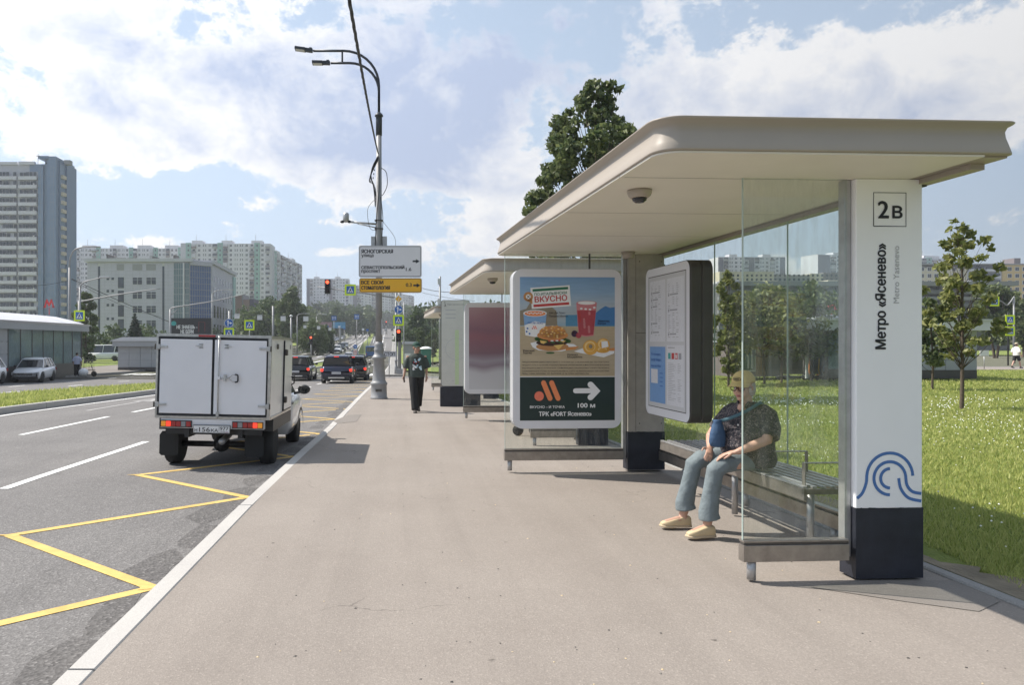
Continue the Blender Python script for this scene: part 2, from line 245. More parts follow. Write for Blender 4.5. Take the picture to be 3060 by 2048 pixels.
# ------------------------------------------------------------------ mesh builder
class MB:
    def __init__(s): s.v = []; s.f = []; s.m = []; s.mats = []; s.sm = []
    def mi(s, m):
        if m is None: return 0
        m = M[m] if isinstance(m, str) else m
        if m not in s.mats: s.mats.append(m)
        return s.mats.index(m)
    def add(s, vs, fs, m=None, smooth=False):
        k = len(s.v); s.v += [tuple(p) for p in vs]; i = s.mi(m)
        for f in fs: s.f.append(tuple(a + k for a in f)); s.m.append(i); s.sm.append(smooth)
    def box(s, a, b, m=None, T=None):
        x0, y0, z0 = a; x1, y1, z1 = b
        vs = [Vector(p) for p in ((x0, y0, z0), (x1, y0, z0), (x1, y1, z0), (x0, y1, z0), (x0, y0, z1), (x1, y0, z1), (x1, y1, z1), (x0, y1, z1))]
        if T: vs = [T @ p for p in vs]
        s.add(vs, [(3, 2, 1, 0), (4, 5, 6, 7), (0, 1, 5, 4), (1, 2, 6, 5), (2, 3, 7, 6), (3, 0, 4, 7)], m)
    def loft(s, rings, m=None, smooth=True, caps=True, closed=True):
        n = len(rings[0]); vs = [p for r in rings for p in r]; fs = []
        for i in range(len(rings) - 1):
            for j in range(n if closed else n - 1):
                k = (j + 1) % n; fs.append((i * n + j, i * n + k, (i + 1) * n + k, (i + 1) * n + j))
        if caps and closed: fs.append(tuple(range(n - 1, -1, -1))); fs.append(tuple(range((len(rings) - 1) * n, len(rings) * n)))
        s.add(vs, fs, m, smooth)
    def tube(s, pts, r, m=None, n=8, smooth=True, flat=1.0, up=None, caps=True):
        pts = [Vector(p) for p in pts]; rs = r if isinstance(r, (list, tuple)) else [r] * len(pts)
        rings = []; prev = None
        for i, p in enumerate(pts):
            d = (pts[min(i + 1, len(pts) - 1)] - pts[max(i - 1, 0)])
            if d.length < 1e-9: d = Vector((0, 0, 1))
            d.normalize()
            if prev is None:
                a = Vector(up) if up else (Vector((0, 0, 1)) if abs(d.z) < .9 else Vector((1, 0, 0)))
                a = (a - d * a.dot(d)).normalized()
            else:
                a = prev - d * prev.dot(d)
                a = a.normalized() if a.length > 1e-6 else prev
            prev = a; b = d.cross(a); rr = rs[i]; ra, rb = rr if isinstance(rr, (tuple, list)) else (rr, rr * flat)
            rings.append([p + a * (math.cos(t) * ra) + b * (math.sin(t) * rb) for t in [2 * math.pi * k / n for k in range(n)]])
        s.loft(rings, m, smooth, caps)
    def cyl(s, a, b, r, m=None, n=12, r2=None, smooth=True): s.tube([a, b], [r, r if r2 is None else r2], m, n, smooth)
    def lathe(s, prof, m=None, n=20, c=(0, 0, 0), smooth=True):
        s.loft([[(c[0] + r * math.cos(2 * math.pi * k / n), c[1] + r * math.sin(2 * math.pi * k / n), c[2] + z) for k in range(n)] for r, z in prof], m, smooth)
    def ell(s, c, r, m=None, rot=None, n=14, k=9):
        c = Vector(c); rings = []
        for i in range(k + 1):
            t = -math.pi / 2 + math.pi * i / k; cr = max(math.cos(t), .02)
            ring = [Vector((r[0] * cr * math.cos(2 * math.pi * j / n), r[1] * cr * math.sin(2 * math.pi * j / n), r[2] * math.sin(t))) for j in range(n)]
            if rot: ring = [rot @ p for p in ring]
            rings.append([c + p for p in ring])
        s.loft(rings, m, True)
    def prism(s, poly, y0, y1, m=None, T=None, smooth=False):   # polygon in x,z extruded along y
        n = len(poly); vs = [Vector((x, y0, z)) for x, z in poly] + [Vector((x, y1, z)) for x, z in poly]
        if T: vs = [T @ p for p in vs]
        s.add(vs, [tuple(range(n - 1, -1, -1)), tuple(range(n, 2 * n))] + [(i, (i + 1) % n, n + (i + 1) % n, n + i) for i in range(n)], m, smooth)
    # flat print on a plane facing -y (x right, z up), layered
    def poly(s, pts, lay, m): s.add([(x, -.0008 * lay, z) for x, z in pts], [tuple(range(len(pts)))], m)
    def rect(s, x0, z0, x1, z1, lay, m): s.poly([(x0, z0), (x1, z0), (x1, z1), (x0, z1)], lay, m)
    def disc(s, x, z, rx, rz, lay, m, n=20, a0=0, a1=360):
        s.poly([(x + rx * math.cos(R(a0 + (a1 - a0) * k / n)), z + rz * math.sin(R(a0 + (a1 - a0) * k / n))) for k in range(n + (1 if a1 - a0 < 360 else 0))], lay, m)
    def stroke(s, pts, w, lay, m):
        L_ = []; Rr = []
        for i, p in enumerate(pts):
            a = pts[max(i - 1, 0)]; b = pts[min(i + 1, len(pts) - 1)]; dx, dz = b[0] - a[0], b[1] - a[1]; l = math.hypot(dx, dz) or 1
            nx, nz = -dz / l * w / 2, dx / l * w / 2; L_.append((p[0] + nx, p[1] + nz)); Rr.append((p[0] - nx, p[1] - nz))
        y = -.0008 * lay
        s.add([(x, y, z) for x, z in L_ + Rr], [(i + 1, i, len(pts) + i, len(pts) + i + 1) for i in range(len(pts) - 1)], m)
    def text(s, body, x, z, width=None, height=None, lay=3, m='ink', bold=0., rot=0., center=False, shear=0.):
        c = bpy.data.curves.new('glyphs', 'FONT'); c.body = body; c.resolution_u = 2; c.shear = shear
        o = bpy.data.objects.new('glyphs', c); C.objects.link(o)
        bpy.context.view_layer.update()
        cu = o.to_curve(bpy.context.evaluated_depsgraph_get()); cons = []
        for sp in cu.splines:
            bp = sp.bezier_points; n = len(bp); P_ = []
            if n < 2: continue
            for i in range(n):
                p, q = bp[i], bp[(i + 1) % n]; straight = (p.handle_right - p.co).length < 1e-5 or abs((q.co - p.co).normalized().cross((p.handle_right - p.co).normalized() if (p.handle_right - p.co).length > 1e-6 else Vector((0, 0, 0))).length) < 1e-3 and abs((q.co - p.co).normalized().cross((q.handle_left - q.co).normalized() if (q.handle_left - q.co).length > 1e-6 else Vector((0, 0, 0))).length) < 1e-3
                P_ += [p.co.copy()] if straight else geometry.interpolate_bezier(p.co, p.handle_right, q.handle_left, q.co, 4)[:-1]
            cons.append((sum(P_[i].x * P_[(i + 1) % len(P_)].y - P_[(i + 1) % len(P_)].x * P_[i].y for i in range(len(P_))), P_))
        o.to_curve_clear(); vs = []; fs = []
        def inside(p, P_):
            r = False
            for i in range(len(P_)):
                u, v = P_[i], P_[i - 1]
                if (u.y > p.y) != (v.y > p.y) and p.x < (v.x - u.x) * (p.y - u.y) / (v.y - u.y) + u.x: r = not r
            return r
        hole = [any(A * B_ < 0 and abs(B_) > abs(A) and inside(P_[0], Q_) for B_, Q_ in cons) for A, P_ in cons]
        for (A, P_), hl in zip(cons, hole):
            if hl: continue
            hs = [h for (B_, h), k_ in zip(cons, hole) if k_ and inside(h[0], P_)]; k = len(vs); al = [p for q in [P_] + hs for p in q]; vs += [(p.x, p.y) for p in al]
            for tri in geometry.tessellate_polygon([P_] + hs):
                t_ = [al[i] for i in tri]; ar = (t_[1].x - t_[0].x) * (t_[2].y - t_[0].y) - (t_[2].x - t_[0].x) * (t_[1].y - t_[0].y); fs.append(tuple(i + k for i in (tri if ar > 0 else tri[::-1])))
        bpy.data.objects.remove(o); bpy.data.curves.remove(c)
        if not vs: return
        x0 = min(v[0] for v in vs); x1 = max(v[0] for v in vs); z0 = min(v[1] for v in vs); z1 = max(v[1] for v in vs)
        sx = width / (x1 - x0) if width else None; sz = height / (z1 - z0) if height else None
        sx = sx or sz; sz = sz or sx
        cr, sr = math.cos(R(rot)), math.sin(R(rot)); out = []
        for vx, vz in vs:
            a = (vx - x0) * sx; b = (vz - z0) * sz
            if center: a -= (x1 - x0) * sx / 2; b -= (z1 - z0) * sz / 2
            out.append((x + a * cr - b * sr, -.0008 * lay, z + a * sr + b * cr))
        s.add(out, fs, m)
        if bold > .005:
            e = min(bold, .06) * 1.1 * (z1 - z0) * sz
            for q, (ex, ez) in enumerate(((e, 0), (-e, 0), (0, e * .6), (0, -e * .6))): s.add([(a + ex * cr - ez * sr, y - .0001 * (q + 1), b + ex * sr + ez * cr) for a, y, b in out], fs, m)
    def build(s, name, parent=None, m=None, bevel=0, loc=None, smooth=None):
        me = bpy.data.meshes.new(name); me.from_pydata(s.v, [], s.f)
        if m is not None: s.mats = [M[m] if isinstance(m, str) else m] + [x for x in s.mats][1:] if s.mats else [M[m] if isinstance(m, str) else m]
        for x in s.mats: me.materials.append(x)
        me.polygons.foreach_set('material_index', [min(i, max(len(s.mats) - 1, 0)) for i in s.m]); me.polygons.foreach_set('use_smooth', s.sm if smooth is None else [smooth] * len(s.sm))
        me.update(); o = bpy.data.objects.new(name, me); C.objects.link(o)
        if parent: o.parent = parent
        if loc: o.location = loc
        if bevel:
            b = o.modifiers.new('bevel', 'BEVEL'); b.width = bevel; b.segments = 2; b.limit_method = 'ANGLE'; b.angle_limit = R(40)
        return o
def tag(o, label=None, cat=None, group=None, kind=None):
    for k, v in (('label', label), ('category', cat), ('group', group), ('kind', kind)):
        if v: o[k] = v
    return o
def thing(name, label, cat, loc=(0, 0, 0), rot=0, group=None):
    o = bpy.data.objects.new(name, None); C.objects.link(o); o.location = loc; o.rotation_euler = (0, 0, rot); o.empty_display_size = .1
    return tag(o, label, cat, group)
def dup(root, loc=None, rot=None, label=None, scale=None):
    def cp(o, parent):
        c = o.copy(); C.objects.link(c)
        if parent: c.parent = parent
        for ch in o.children: cp(ch, c)
        return c
    r = cp(root, None)
    if loc is not None: r.location = loc
    if rot is not None: r.rotation_euler = (0, 0, rot)
    if label: r['label'] = label
    if scale is not None: r.scale = (scale,) * 3 if isinstance(scale, (int, float)) else scale
    return r
def piece(mesh, name, parent, loc=(0, 0, 0), rot=None, scale=None):
    o = bpy.data.objects.new(name, mesh); C.objects.link(o); o.parent = parent; o.location = loc
    if rot: o.rotation_euler = rot
    if scale: o.scale = scale
    return o
def rrect(x0, z0, x1, z1, r, n=6):
    out = []
    for cx, cz, a in ((x1 - r, z0 + r, -90), (x1 - r, z1 - r, 0), (x0 + r, z1 - r, 90), (x0 + r, z0 + r, 180)):
        for k in range(n + 1): t = R(a + 90 * k / n); out.append((cx + r * math.cos(t), cz + r * math.sin(t)))
    return out
def interp(x, tab):
    xs = [t[0] for t in tab]; ys = [t[1] for t in tab]; return float(np.interp(x, xs, ys))
# ------------------------------------------------------------------ ground heights (pavement level), from the photograph
TR = [(-60, 0), (0, 0), (10, -.03), (20, -.13), (30, -.28), (40, -.5), (50, -.76), (60, -.88), (80, -1.1), (120, -1.6), (150, -1.8), (180, -1.93), (220, -1.3), (260, .2), (300, 1.6), (400, 5.5), (500, 9.3), (600, 12.8), (700, 14), (1000, 17), (3500, 30)]
TL = [(-60, 0), (0, 0), (10, -.03), (20, -.13), (30, -.28), (40, -.55), (47, -.75), (65, -.90), (100, -.75), (150, -.1), (200, .7), (300, 2.6), (400, 5.9), (500, 9.3), (600, 12.8), (700, 14), (1000, 17), (3500, 30)]
TG = [(-60, 0), (0, 0), (40, -.05), (60, -.1), (120, -.2), (200, .5), (300, 2), (600, 11), (1000, 16), (3500, 30)]
def sstep(a, b, x):
    t = min(1, max(0, (x - a) / (b - a))); return t * t * (3 - 2 * t)
def H(X, Y):
    r = interp(Y, TR); l = interp(Y, TL); g = interp(Y, TG)
    t = sstep(-9.5, -12.5, X); h = r + (l - r) * t
    u = sstep(6, 24, X); return h + (g - h) * u
def onroad(px, py, off=.15):
    z = 3.0
    while z < 900:
        X = (px - CX) / F * z
        y = CY + (EYE - H(X, z) + off) * F / z
        if y <= py: return Vector((X, z, H(X, z) - off))
        z += max(.02, z * .004)
    return Vector(((px - CX) / F * z, z, H(0, z)))
def at(px, py, z): return Vector(((px - CX) / F * z, z, EYE + (CY - py) / F * z))
XK = [(-40, -1.75), (3.5, -1.55), (8.5, -1.52), (15, -1.37), (33, -1.33), (50, -1.35), (100, -1.5), (180, -2.5), (300, -3.5), (600, -6), (900, -8)]       # kerb inner edge
XM = [(-40, -11.0), (20, -10.75), (29, -9.95), (50, -9.8), (150, -8.9), (180, -9.1), (300, -12), (600, -20), (900, -26)]   # median right edge
XN = [(-40, -15.0), (27, -14.5), (37, -12.9), (50, -12.2), (100, -11.2), (150, -10.2), (180, -10.9), (300, -14.5), (600, -23), (900, -30)]   # median left edge
XO = [(-40, -30), (20, -29), (42, -26), (60, -24.2), (100, -21), (150, -19.3), (290, -22.5), (480, -29), (600, -34), (900, -42)]   # far edge of opposite road
def zs(a, b, q=.03, mn=.5):
    out = [a]
    while out[-1] < b: out.append(min(b, out[-1] + max(mn, abs(out[-1]) * q)))
    return out
def ribbon(name, fl, fr, ys, off, m, nx=3, kind='structure', parent=None, label=None, cat=None):
    b = MB(); vs = []; n = nx + 1
    for y in ys:
        l, r = fl(y), fr(y)
        for i in range(n):
            X = l + (r - l) * i / nx; vs.append((X, y, H(X, y) + off))
    fs = [(j * n + i, j * n + i + 1, (j + 1) * n + i + 1, (j + 1) * n + i) for j in range(len(ys) - 1) for i in range(nx)]
    b.add(vs, fs, m, True); o = b.build(name, parent)
    if kind: o['kind'] = kind
    return o
# ================================================================== SETTING
def terrain():
    b = MB(); xs = sorted(set([-1500, -900, -600, -400, -300, -200, -140, -100, -80, -60, -50, -40] + list(range(-34, 40, 2)) + [45, 50, 60, 80, 100, 140, 200, 300, 400, 600, 900, 1500]))
    ys = zs(-40, 3400, .05, 4)
    vs = [(x, y, H(x, y) - (.30 if y < 50 else .15 if y < 240 else .3)) for y in ys for x in xs]; n = len(xs)
    b.add(vs, [(j * n + i, j * n + i + 1, (j + 1) * n + i + 1, (j + 1) * n + i) for j in range(len(ys) - 1) for i in range(n - 1)], 'terrain', True)
    o = b.build('ground'); o['kind'] = 'structure'
terrain()
XKf = lambda y: interp(y, XK); XMf = lambda y: interp(y, XM); XNf = lambda y: interp(y, XN); XOf = lambda y: interp(y, XO)
ribbon('road', lambda y: XMf(y) - .12, lambda y: XKf(y) - .10, zs(-12, 900, .03, 1.), -.15, 'road', 6)
ribbon('road', lambda y: XOf(y), lambda y: XNf(y) + .12, zs(-12, 900, .03, 1.), -.15, 'road', 6)
# kerb-side pavement, right kerb strip
XG0 = lambda y: 3.87 - math.tan(R(2.3)) * (y - 4.6)      # pavement's right edge
ribbon('pavement', lambda y: XKf(y), lambda y: XG0(y), zs(-12, 50, .03, .6), 0, 'pave', 8)
ribbon('pavement', lambda y: XG0(y) - .2, lambda y: 70, zs(46.5, 50, .03, .6), -.006, 'pave', 10)
# side street crossing beyond the pavement, and far pavement
ribbon('side_street', lambda y: XKf(y) - .3, lambda y: 90, zs(50, 57, .02, .6), -.10, 'road', 12)
ribbon('pavement', lambda y: XKf(y), lambda y: XKf(y) + 1.6, zs(57, 900, .04, 1), -.01, 'kerb_dark', 1)
ribbon('car_park', lambda y: 5, lambda y: 34, zs(84, 108, .03, 1), -.02, 'pave', 6)
def kerb(name, f, w, hgt, joints, m, side=1, gap=.006, off=0.0):
    e = bpy.data.objects.new(name, None); C.objects.link(e); e['kind'] = 'structure'
    for a, c in zip(joints[:-1], joints[1:]):
        b = MB(); k = max(1, int((c - a) / 2.5)); rg = []
        ys = [a + gap + (c - a - 2 * gap) * i / k for i in range(k + 1)]; j = random.uniform(-.004, .004)
        for y in ys:
            x = f(y) + j; z = H(x, y) + off + random.uniform(-.001, .001); x2 = x + w * side
            lo, hi = min(x, x2), max(x, x2)
            rg.append([Vector((lo, y, z - hgt)), Vector((lo, y, z - .012)), Vector((lo + .012, y, z)), Vector((hi - .012, y, z)), Vector((hi, y, z - .012)), Vector((hi, y, z - hgt))][::-1])
        b.loft(rg, m, False); b.build('kerb_stone', e)
    return e
J = [-3.9, -.1, 3.75, 7.6, 11.5, 15.3, 19.1, 23, 26.8, 30.6, 34.4, 38.2, 42, 46, 50]
kerb('kerb', XKf, .15, .24, J, 'kerb', -1, gap=.009, off=.002)
kerb('kerb', XMf, .18, .3, [2 + 2.5 * i for i in range(40)] + [110, 130, 150, 180, 220, 260, 300, 400, 600], 'kerb', -1, .012, .03)
kerb('kerb', XNf, .18, .3, [10 + 5 * i for i in range(20)] + [130, 150, 180, 220, 300, 400, 600], 'kerb', 1, .02, .03)
kerb('kerb', lambda y: XG0(y), .10, .22, [-6 + 3 * i for i in range(18)], 'kerb_dark', 1, .01, .02)
kerb('kerb', XOf, .2, .3, [10 + 5 * i for i in range(22)] + [130, 150, 180, 220, 300, 400, 600], 'kerb_dark', -1, .02, .03)
kerb('kerb', lambda y: XKf(y), .15, .22, [57, 70, 85, 100, 120, 150, 180, 220, 260, 300, 350, 400, 500, 600], 'kerb', -1, .01, .01)
ribbon('median_ground', lambda y: XNf(y) + .10, lambda y: XMf(y) - .10, zs(-12, 600, .03, 1), -.01, 'grass', 3)
ribbon('pavement', lambda y: XOf(y) - 9, lambda y: XOf(y) - .1, zs(-12, 130, .03, 1), 0, 'patch', 4)
ribbon('lawn_ground', lambda y: XG0(y) + .09, lambda y: 90, zs(-12, 46.5, .03, 1), -.02, 'grass', 14)
ribbon('lawn_ground', lambda y: max(XKf(y) + 1.6, 8 - (y - 57) * .6), lambda y: 34, zs(57, 84, .03, 1), .0, 'grass', 10)
ribbon('lawn_ground', lambda y: XKf(y) + 1.6, lambda y: 200, zs(108, 800, .05, 3), .0, 'grass', 10)
ribbon('lawn_ground', lambda y: XOf(y) - 120, lambda y: XOf(y) - 9, zs(70, 600, .05, 3), .02, 'grass', 8)
# asphalt repair patches on the pavement (thin sheets)
def patch(name, pts, m, off=.004):
    b = MB(); b.add([(p[0], p[1], H(*p[:2]) + off) for p in pts], [tuple(range(len(pts)))], m); o = b.build(name); o['kind'] = 'structure'
def g2(px, py): v = onroad(px, py, 0); return (v.x, v.y)
patch('asphalt_patch', [g2(*p) for p in [(2420, 1758), (2560, 1738), (2900, 1738), (2990, 1800), (2925, 1832), (2700, 1800)]], 'patch')
patch('asphalt_patch', [g2(*p) for p in [(1040, 1242), (1080, 1240), (1065, 1262), (1010, 1268), (995, 1260)]][::-1], 'patch')
def soil():
    b = MB(); n = 60; L_ = []; R_ = []
    for i in range(n):
        y = 3.0 + i * .13; w = .42 + .25 * math.sin(i * .21) + random.uniform(-.1, .1); L_.append((XG0(y) + .095, y, .006)); R_.append((XG0(y) + .14 + w, y, -.012))
    b.add(L_ + R_, [(i, n + i, n + i + 1, i + 1) for i in range(n - 1)], 'soil'); o = b.build('bare_soil'); o['kind'] = 'structure'
soil()
def gutter():
    b = MB(); rr = random.Random(12)
    for i in range(26):
        y = 2.2 + i * .95; x = XKf(y) - .42 + rr.uniform(-.10, .10); n = 9; rx = rr.uniform(.12, .24); ry = rr.uniform(.35, .75); z = .0022 + i * .00002
        b.add([(x + rx * math.cos(6.283 * k / n) * rr.uniform(.6, 1.2), y + ry * math.sin(6.283 * k / n) * rr.uniform(.6, 1.2), H(x, y) - .15 + z) for k in range(n)], [tuple(range(n))], 'gut')
    b.build('worn_asphalt')['kind'] = 'structure'
M['gut'] = asphalt('worn_asphalt', (.125, .118, .115), (.165, .156, .150), grain=110, gvar=.6, bump=.9)
gutter()
# ---- road markings
def mark(name, quads, m, off=.006, kind=True):
    b = MB()
    for q in quads:   # q: list of ground points (x,y); subdivided strip between 0-1 and 3-2
        a, bb, c, d = [Vector((p[0], p[1])) for p in q]; k = max(1, int(max((bb - a).length, (c - d).length) / (.4 if min(a.y, d.y) < 40 else 3))); vs = []
        for i in range(k + 1):
            for p, r in ((a, bb), (d, c)):
                w = p + (r - p) * i / k; vs.append((w.x, w.y, H(w.x, w.y) - .15 + off))
        b.add(vs, [(2 * i, 2 * i + 2, 2 * i + 3, 2 * i + 1) for i in range(k)], m)
    o = b.build(name); o['kind'] = 'structure'; return o
def line(x0, y0, x1, y1, w):
    d = Vector((x1 - x0, y1 - y0)).normalized() * (w / 2); n = Vector((-d.y, d.x))
    return [(x0 - n.x, y0 - n.y), (x1 - n.x, y1 - n.y), (x1 + n.x, y1 + n.y), (x0 + n.x, y0 + n.y)]
zz = []; pL = [3.72 + 3.24 * i for i in range(16)]
for i, y in enumerate(pL):
    xr = XKf(y) - .30; xl = xr - 1.86
    zz.append((xl, y)); zz.append((XKf(y + 1.7) - .30, y + 1.74))
def zigzag(name, pts, w, m):
    b = MB(); n = len(pts); sg = [1 if i % 2 == 0 else -1 for i in range(n)]; d = w / 2; t = w * .95
    A = []; B = []
    for i, (x, y) in enumerate(pts):   # left tips (even) and right tips (odd)
        s = -1 if i % 2 == 0 else 1
        A.append((x - d * 0 + s * t * .6, y)); B.append((x - s * t * .6, y))
    for i in range(n - 1):
        (x0, y0), (x1, y1) = pts[i], pts[i + 1]; dd = Vector((x1 - x0, y1 - y0)).normalized(); nn = Vector((-dd.y, dd.x)) * d
        s0 = -1 if i % 2 == 0 else 1
        z = lambda x, y: H(x, y) - .15 + .0045 + (.0012 if i % 2 else 0)
        q = [(x0 - nn.x, y0 - nn.y), (x1 - nn.x, y1 - nn.y), (x1 + nn.x, y1 + nn.y), (x0 + nn.x, y0 + nn.y)]
        b.add([(x, y, z(x, y)) for x, y in q], [(0, 1, 2, 3)], m)
    for i, (x, y) in enumerate(pts):
        s = -1 if i % 2 == 0 else 1; zt = H(x, y) - .15 + .007
        b.add([(x + s * .16, y, zt), (x - s * .09, y - .055, zt), (x - s * .09, y + .055, zt)], [(0, 1, 2) if s < 0 else (0, 2, 1)], m)
    o = b.build(name); o['kind'] = 'structure'
zigzag('zigzag_marking', zz, .105, 'yellow_paint')
near_d = []
for x, a, c in ((-4.95, 9.2, 13.9), (-7.72, 15.0, 19.1), (-7.45, 20.5, 24.2), (-4.75, 17.5, 21.5), (-4.72, 25, 29), (-4.7, 33, 37), (-4.7, 41, 45), (-7.3, 28, 32), (-7.2, 36, 40), (-7.1, 44, 48), (-5.1, 1, 5), (-8.0, 6, 10)):
    near_d.append(line(x, a, x + .15, c, .13))
near_d.append(line(-10.55, 2, -10.45, 20, .12)); near_d.append(line(-10.45, 20, -9.65, 29, .12)); near_d.append(line(-9.65, 29, -9.5, 50, .12)); near_d.append(line(-9.5, 50, -8.75, 140, .14)); near_d.append(line(-4.62, 48, -5.0, 75, .14))
for y in range(54, 300, 12): 
    for f in (.33, .66):
        xa = XMf(y) * f + XKf(y) * (1 - f); xb = XMf(y + 5) * f + XKf(y + 5) * (1 - f); near_d.append(line(xa, y, xb, y + 5, .16))
for y in range(300, 620, 40): near_d.append(line(XMf(y) * .5 + XKf(y) * .5, y, XMf(y + 30) * .5 + XKf(y + 30) * .5, y + 30, .35))
for y in range(150, 620, 20): near_d.append(line(XMf(y) + .7, y, XMf(y + 20) + .7, y + 20, .2))
mark('lane_marking', near_d, 'white_paint')
opp = []
for p in ((4, 1175, 63, 1170), (27, 1157, 74, 1153), (195, 1143, 230, 1140.5), (205, 1155, 247, 1151), (323, 1132, 349, 1130), (353, 1142, 386, 1139.5)):
    a = onroad(p[0], p[1]); c = onroad(p[2], p[3]); opp.append(line(a.x, a.y, c.x, c.y, .14))
for y in range(60, 600, 14):
    for f in (.25, .5, .75):
        xa = XNf(y) * (1 - f) + XOf(y) * f; xb = XNf(y + 6) * (1 - f) + XOf(y + 6) * f; opp.append(line(xa, y, xb, y + 6, .16 + y * .0008))
for y in range(60, 600, 20): opp.append(line(XNf(y) - .5, y, XNf(y + 20) - .5, y + 20, .18))
mark('lane_marking', opp, 'white_paint')
mark('worn_arrow_marking', [line(-8.95, 21, -8.8, 26, .14), [(-9.15, 25), (-8.75, 28), (-8.7, 28), (-8.45, 25)]], 'faint_paint')
mark('stop_line', [line(-1.8, 58, -8.9, 58, .4)], 'white_paint')
# side-road crosswalk hints
mark('crosswalk_marking', [line(-2.4 - 1.0 * i, 60.5, -2.4 - 1.0 * i, 64, .5) for i in range(7)] + [line(-12.8 - 1.0 * i, 60.5, -12.8 - 1.0 * i, 64, .5) for i in range(11)], 'white_paint')

# ================================================================== BUS SHELTERS
def path_arc(cx, cz, r, a0, a1, n=18): return [(cx + r * math.cos(R(a0 + (a1 - a0) * k / n)), cz + r * math.sin(R(a0 + (a1 - a0) * k / n))) for k in range(n + 1)]
def spline(pts, n=8):
    out = []
    for i in range(len(pts) - 1):
        p0 = pts[max(i - 1, 0)]; p1 = pts[i]; p2 = pts[i + 1]; p3 = pts[min(i + 2, len(pts) - 1)]
        for k in range(n):
            t = k / n; out.append(tuple(.5 * ((2 * p1[j]) + (-p0[j] + p2[j]) * t + (2 * p0[j] - 5 * p1[j] + 4 * p2[j] - p3[j]) * t * t + (-p0[j] + 3 * p1[j] - 3 * p2[j] + p3[j]) * t ** 3) for j in range(len(p1))))
    out.append(tuple(pts[-1])); return out
M['posterbg'] = None
def poster_bg():
    m, nt, N, L, b = nodes('food_poster_print'); b.inputs['Roughness'].default_value = .35
    tc = N.new('ShaderNodeTexCoord'); sp = N.new('ShaderNodeSeparateXYZ'); L.new(tc.outputs['Object'], sp.inputs[0])
    nz = N.new('ShaderNodeTexNoise'); mp = N.new('ShaderNodeMapping'); mp.inputs['Scale'].default_value = (1.6, 1, 14); L.new(tc.outputs['Object'], mp.inputs[0]); L.new(mp.outputs[0], nz.inputs['Vector']); nz.inputs['Scale'].default_value = 2.2; nz.inputs['Detail'].default_value = 6
    r = N.new('ShaderNodeMapRange'); L.new(sp.outputs['Z'], r.inputs[0]); r.inputs[1].default_value = -.36; r.inputs[2].default_value = .91
    cr = N.new('ShaderNodeValToRGB'); L.new(r.outputs[0], cr.inputs[0]); e = cr.color_ramp.elements
    e[0].position = 0; e[0].color = (.46, .37, .24, 1); e[1].position = 1; e[1].color = (.20, .36, .60, 1)
    for p, c in ((.16, (.50, .41, .28)), (.30, (.48, .38, .25)), (.505, (.50, .41, .27)), (.515, (.30, .44, .55)), (.60, (.42, .47, .50)), (.72, (.42, .50, .58)), (.85, (.28, .44, .64))):
        q = e.new(p); q.color = c + (1,)
    mx = N.new('ShaderNodeMix'); mx.data_type = 'RGBA'; mx.blend_type = 'MULTIPLY'; mx.inputs[0].default_value = .45; L.new(cr.outputs[0], mx.inputs[6])
    g = N.new('ShaderNodeMapRange'); g.inputs[3].default_value = .55; g.inputs[4].default_value = 1.25; L.new(nz.outputs['Fac'], g.inputs[0]); cb = N.new('ShaderNodeCombineColor')
    for i in range(3): L.new(g.outputs[0], cb.inputs[i])
    L.new(cb.outputs[0], mx.inputs[7]); L.new(mx.outputs[2], b.inputs['Base Color']); return m
M['posterbg'] = poster_bg()
for k, c in dict(pgreen=(.02, .16, .09), pred=(.50, .05, .05), porange=(.80, .25, .10), pdark=(.012, .03, .028), porng2=(.82, .20, .12), bun=(.60, .25, .08), bun2=(.50, .24, .09), lettuce=(.04, .11, .03), patty=(.05, .02, .015),
                 cheese=(.75, .50, .15), gold=(.72, .38, .07), gold2=(.85, .60, .25), drink=(.42, .06, .08), drink2=(.60, .22, .24), berry=(.05, .02, .06), sea=(.08, .25, .42), mount=(.06, .20, .45), cupblue=(.22, .38, .62), shadowtan=(.26, .22, .16),
                 plum=(.24, .03, .07), plum2=(.13, .035, .07), greyblur=(.45, .45, .48), blueposter=(.17, .32, .58), teal=(.05, .35, .34), maptone=(.60, .60, .50), mapgreen=(.50, .60, .36), wave=(.07, .17, .42), txtgrey=(.40, .40, .41), paper=(.66, .66, .69), brick_=(.16, .10, .08)).items():
    M[k] = mat(k + '_print', c, .4, var=.05, scale=20)
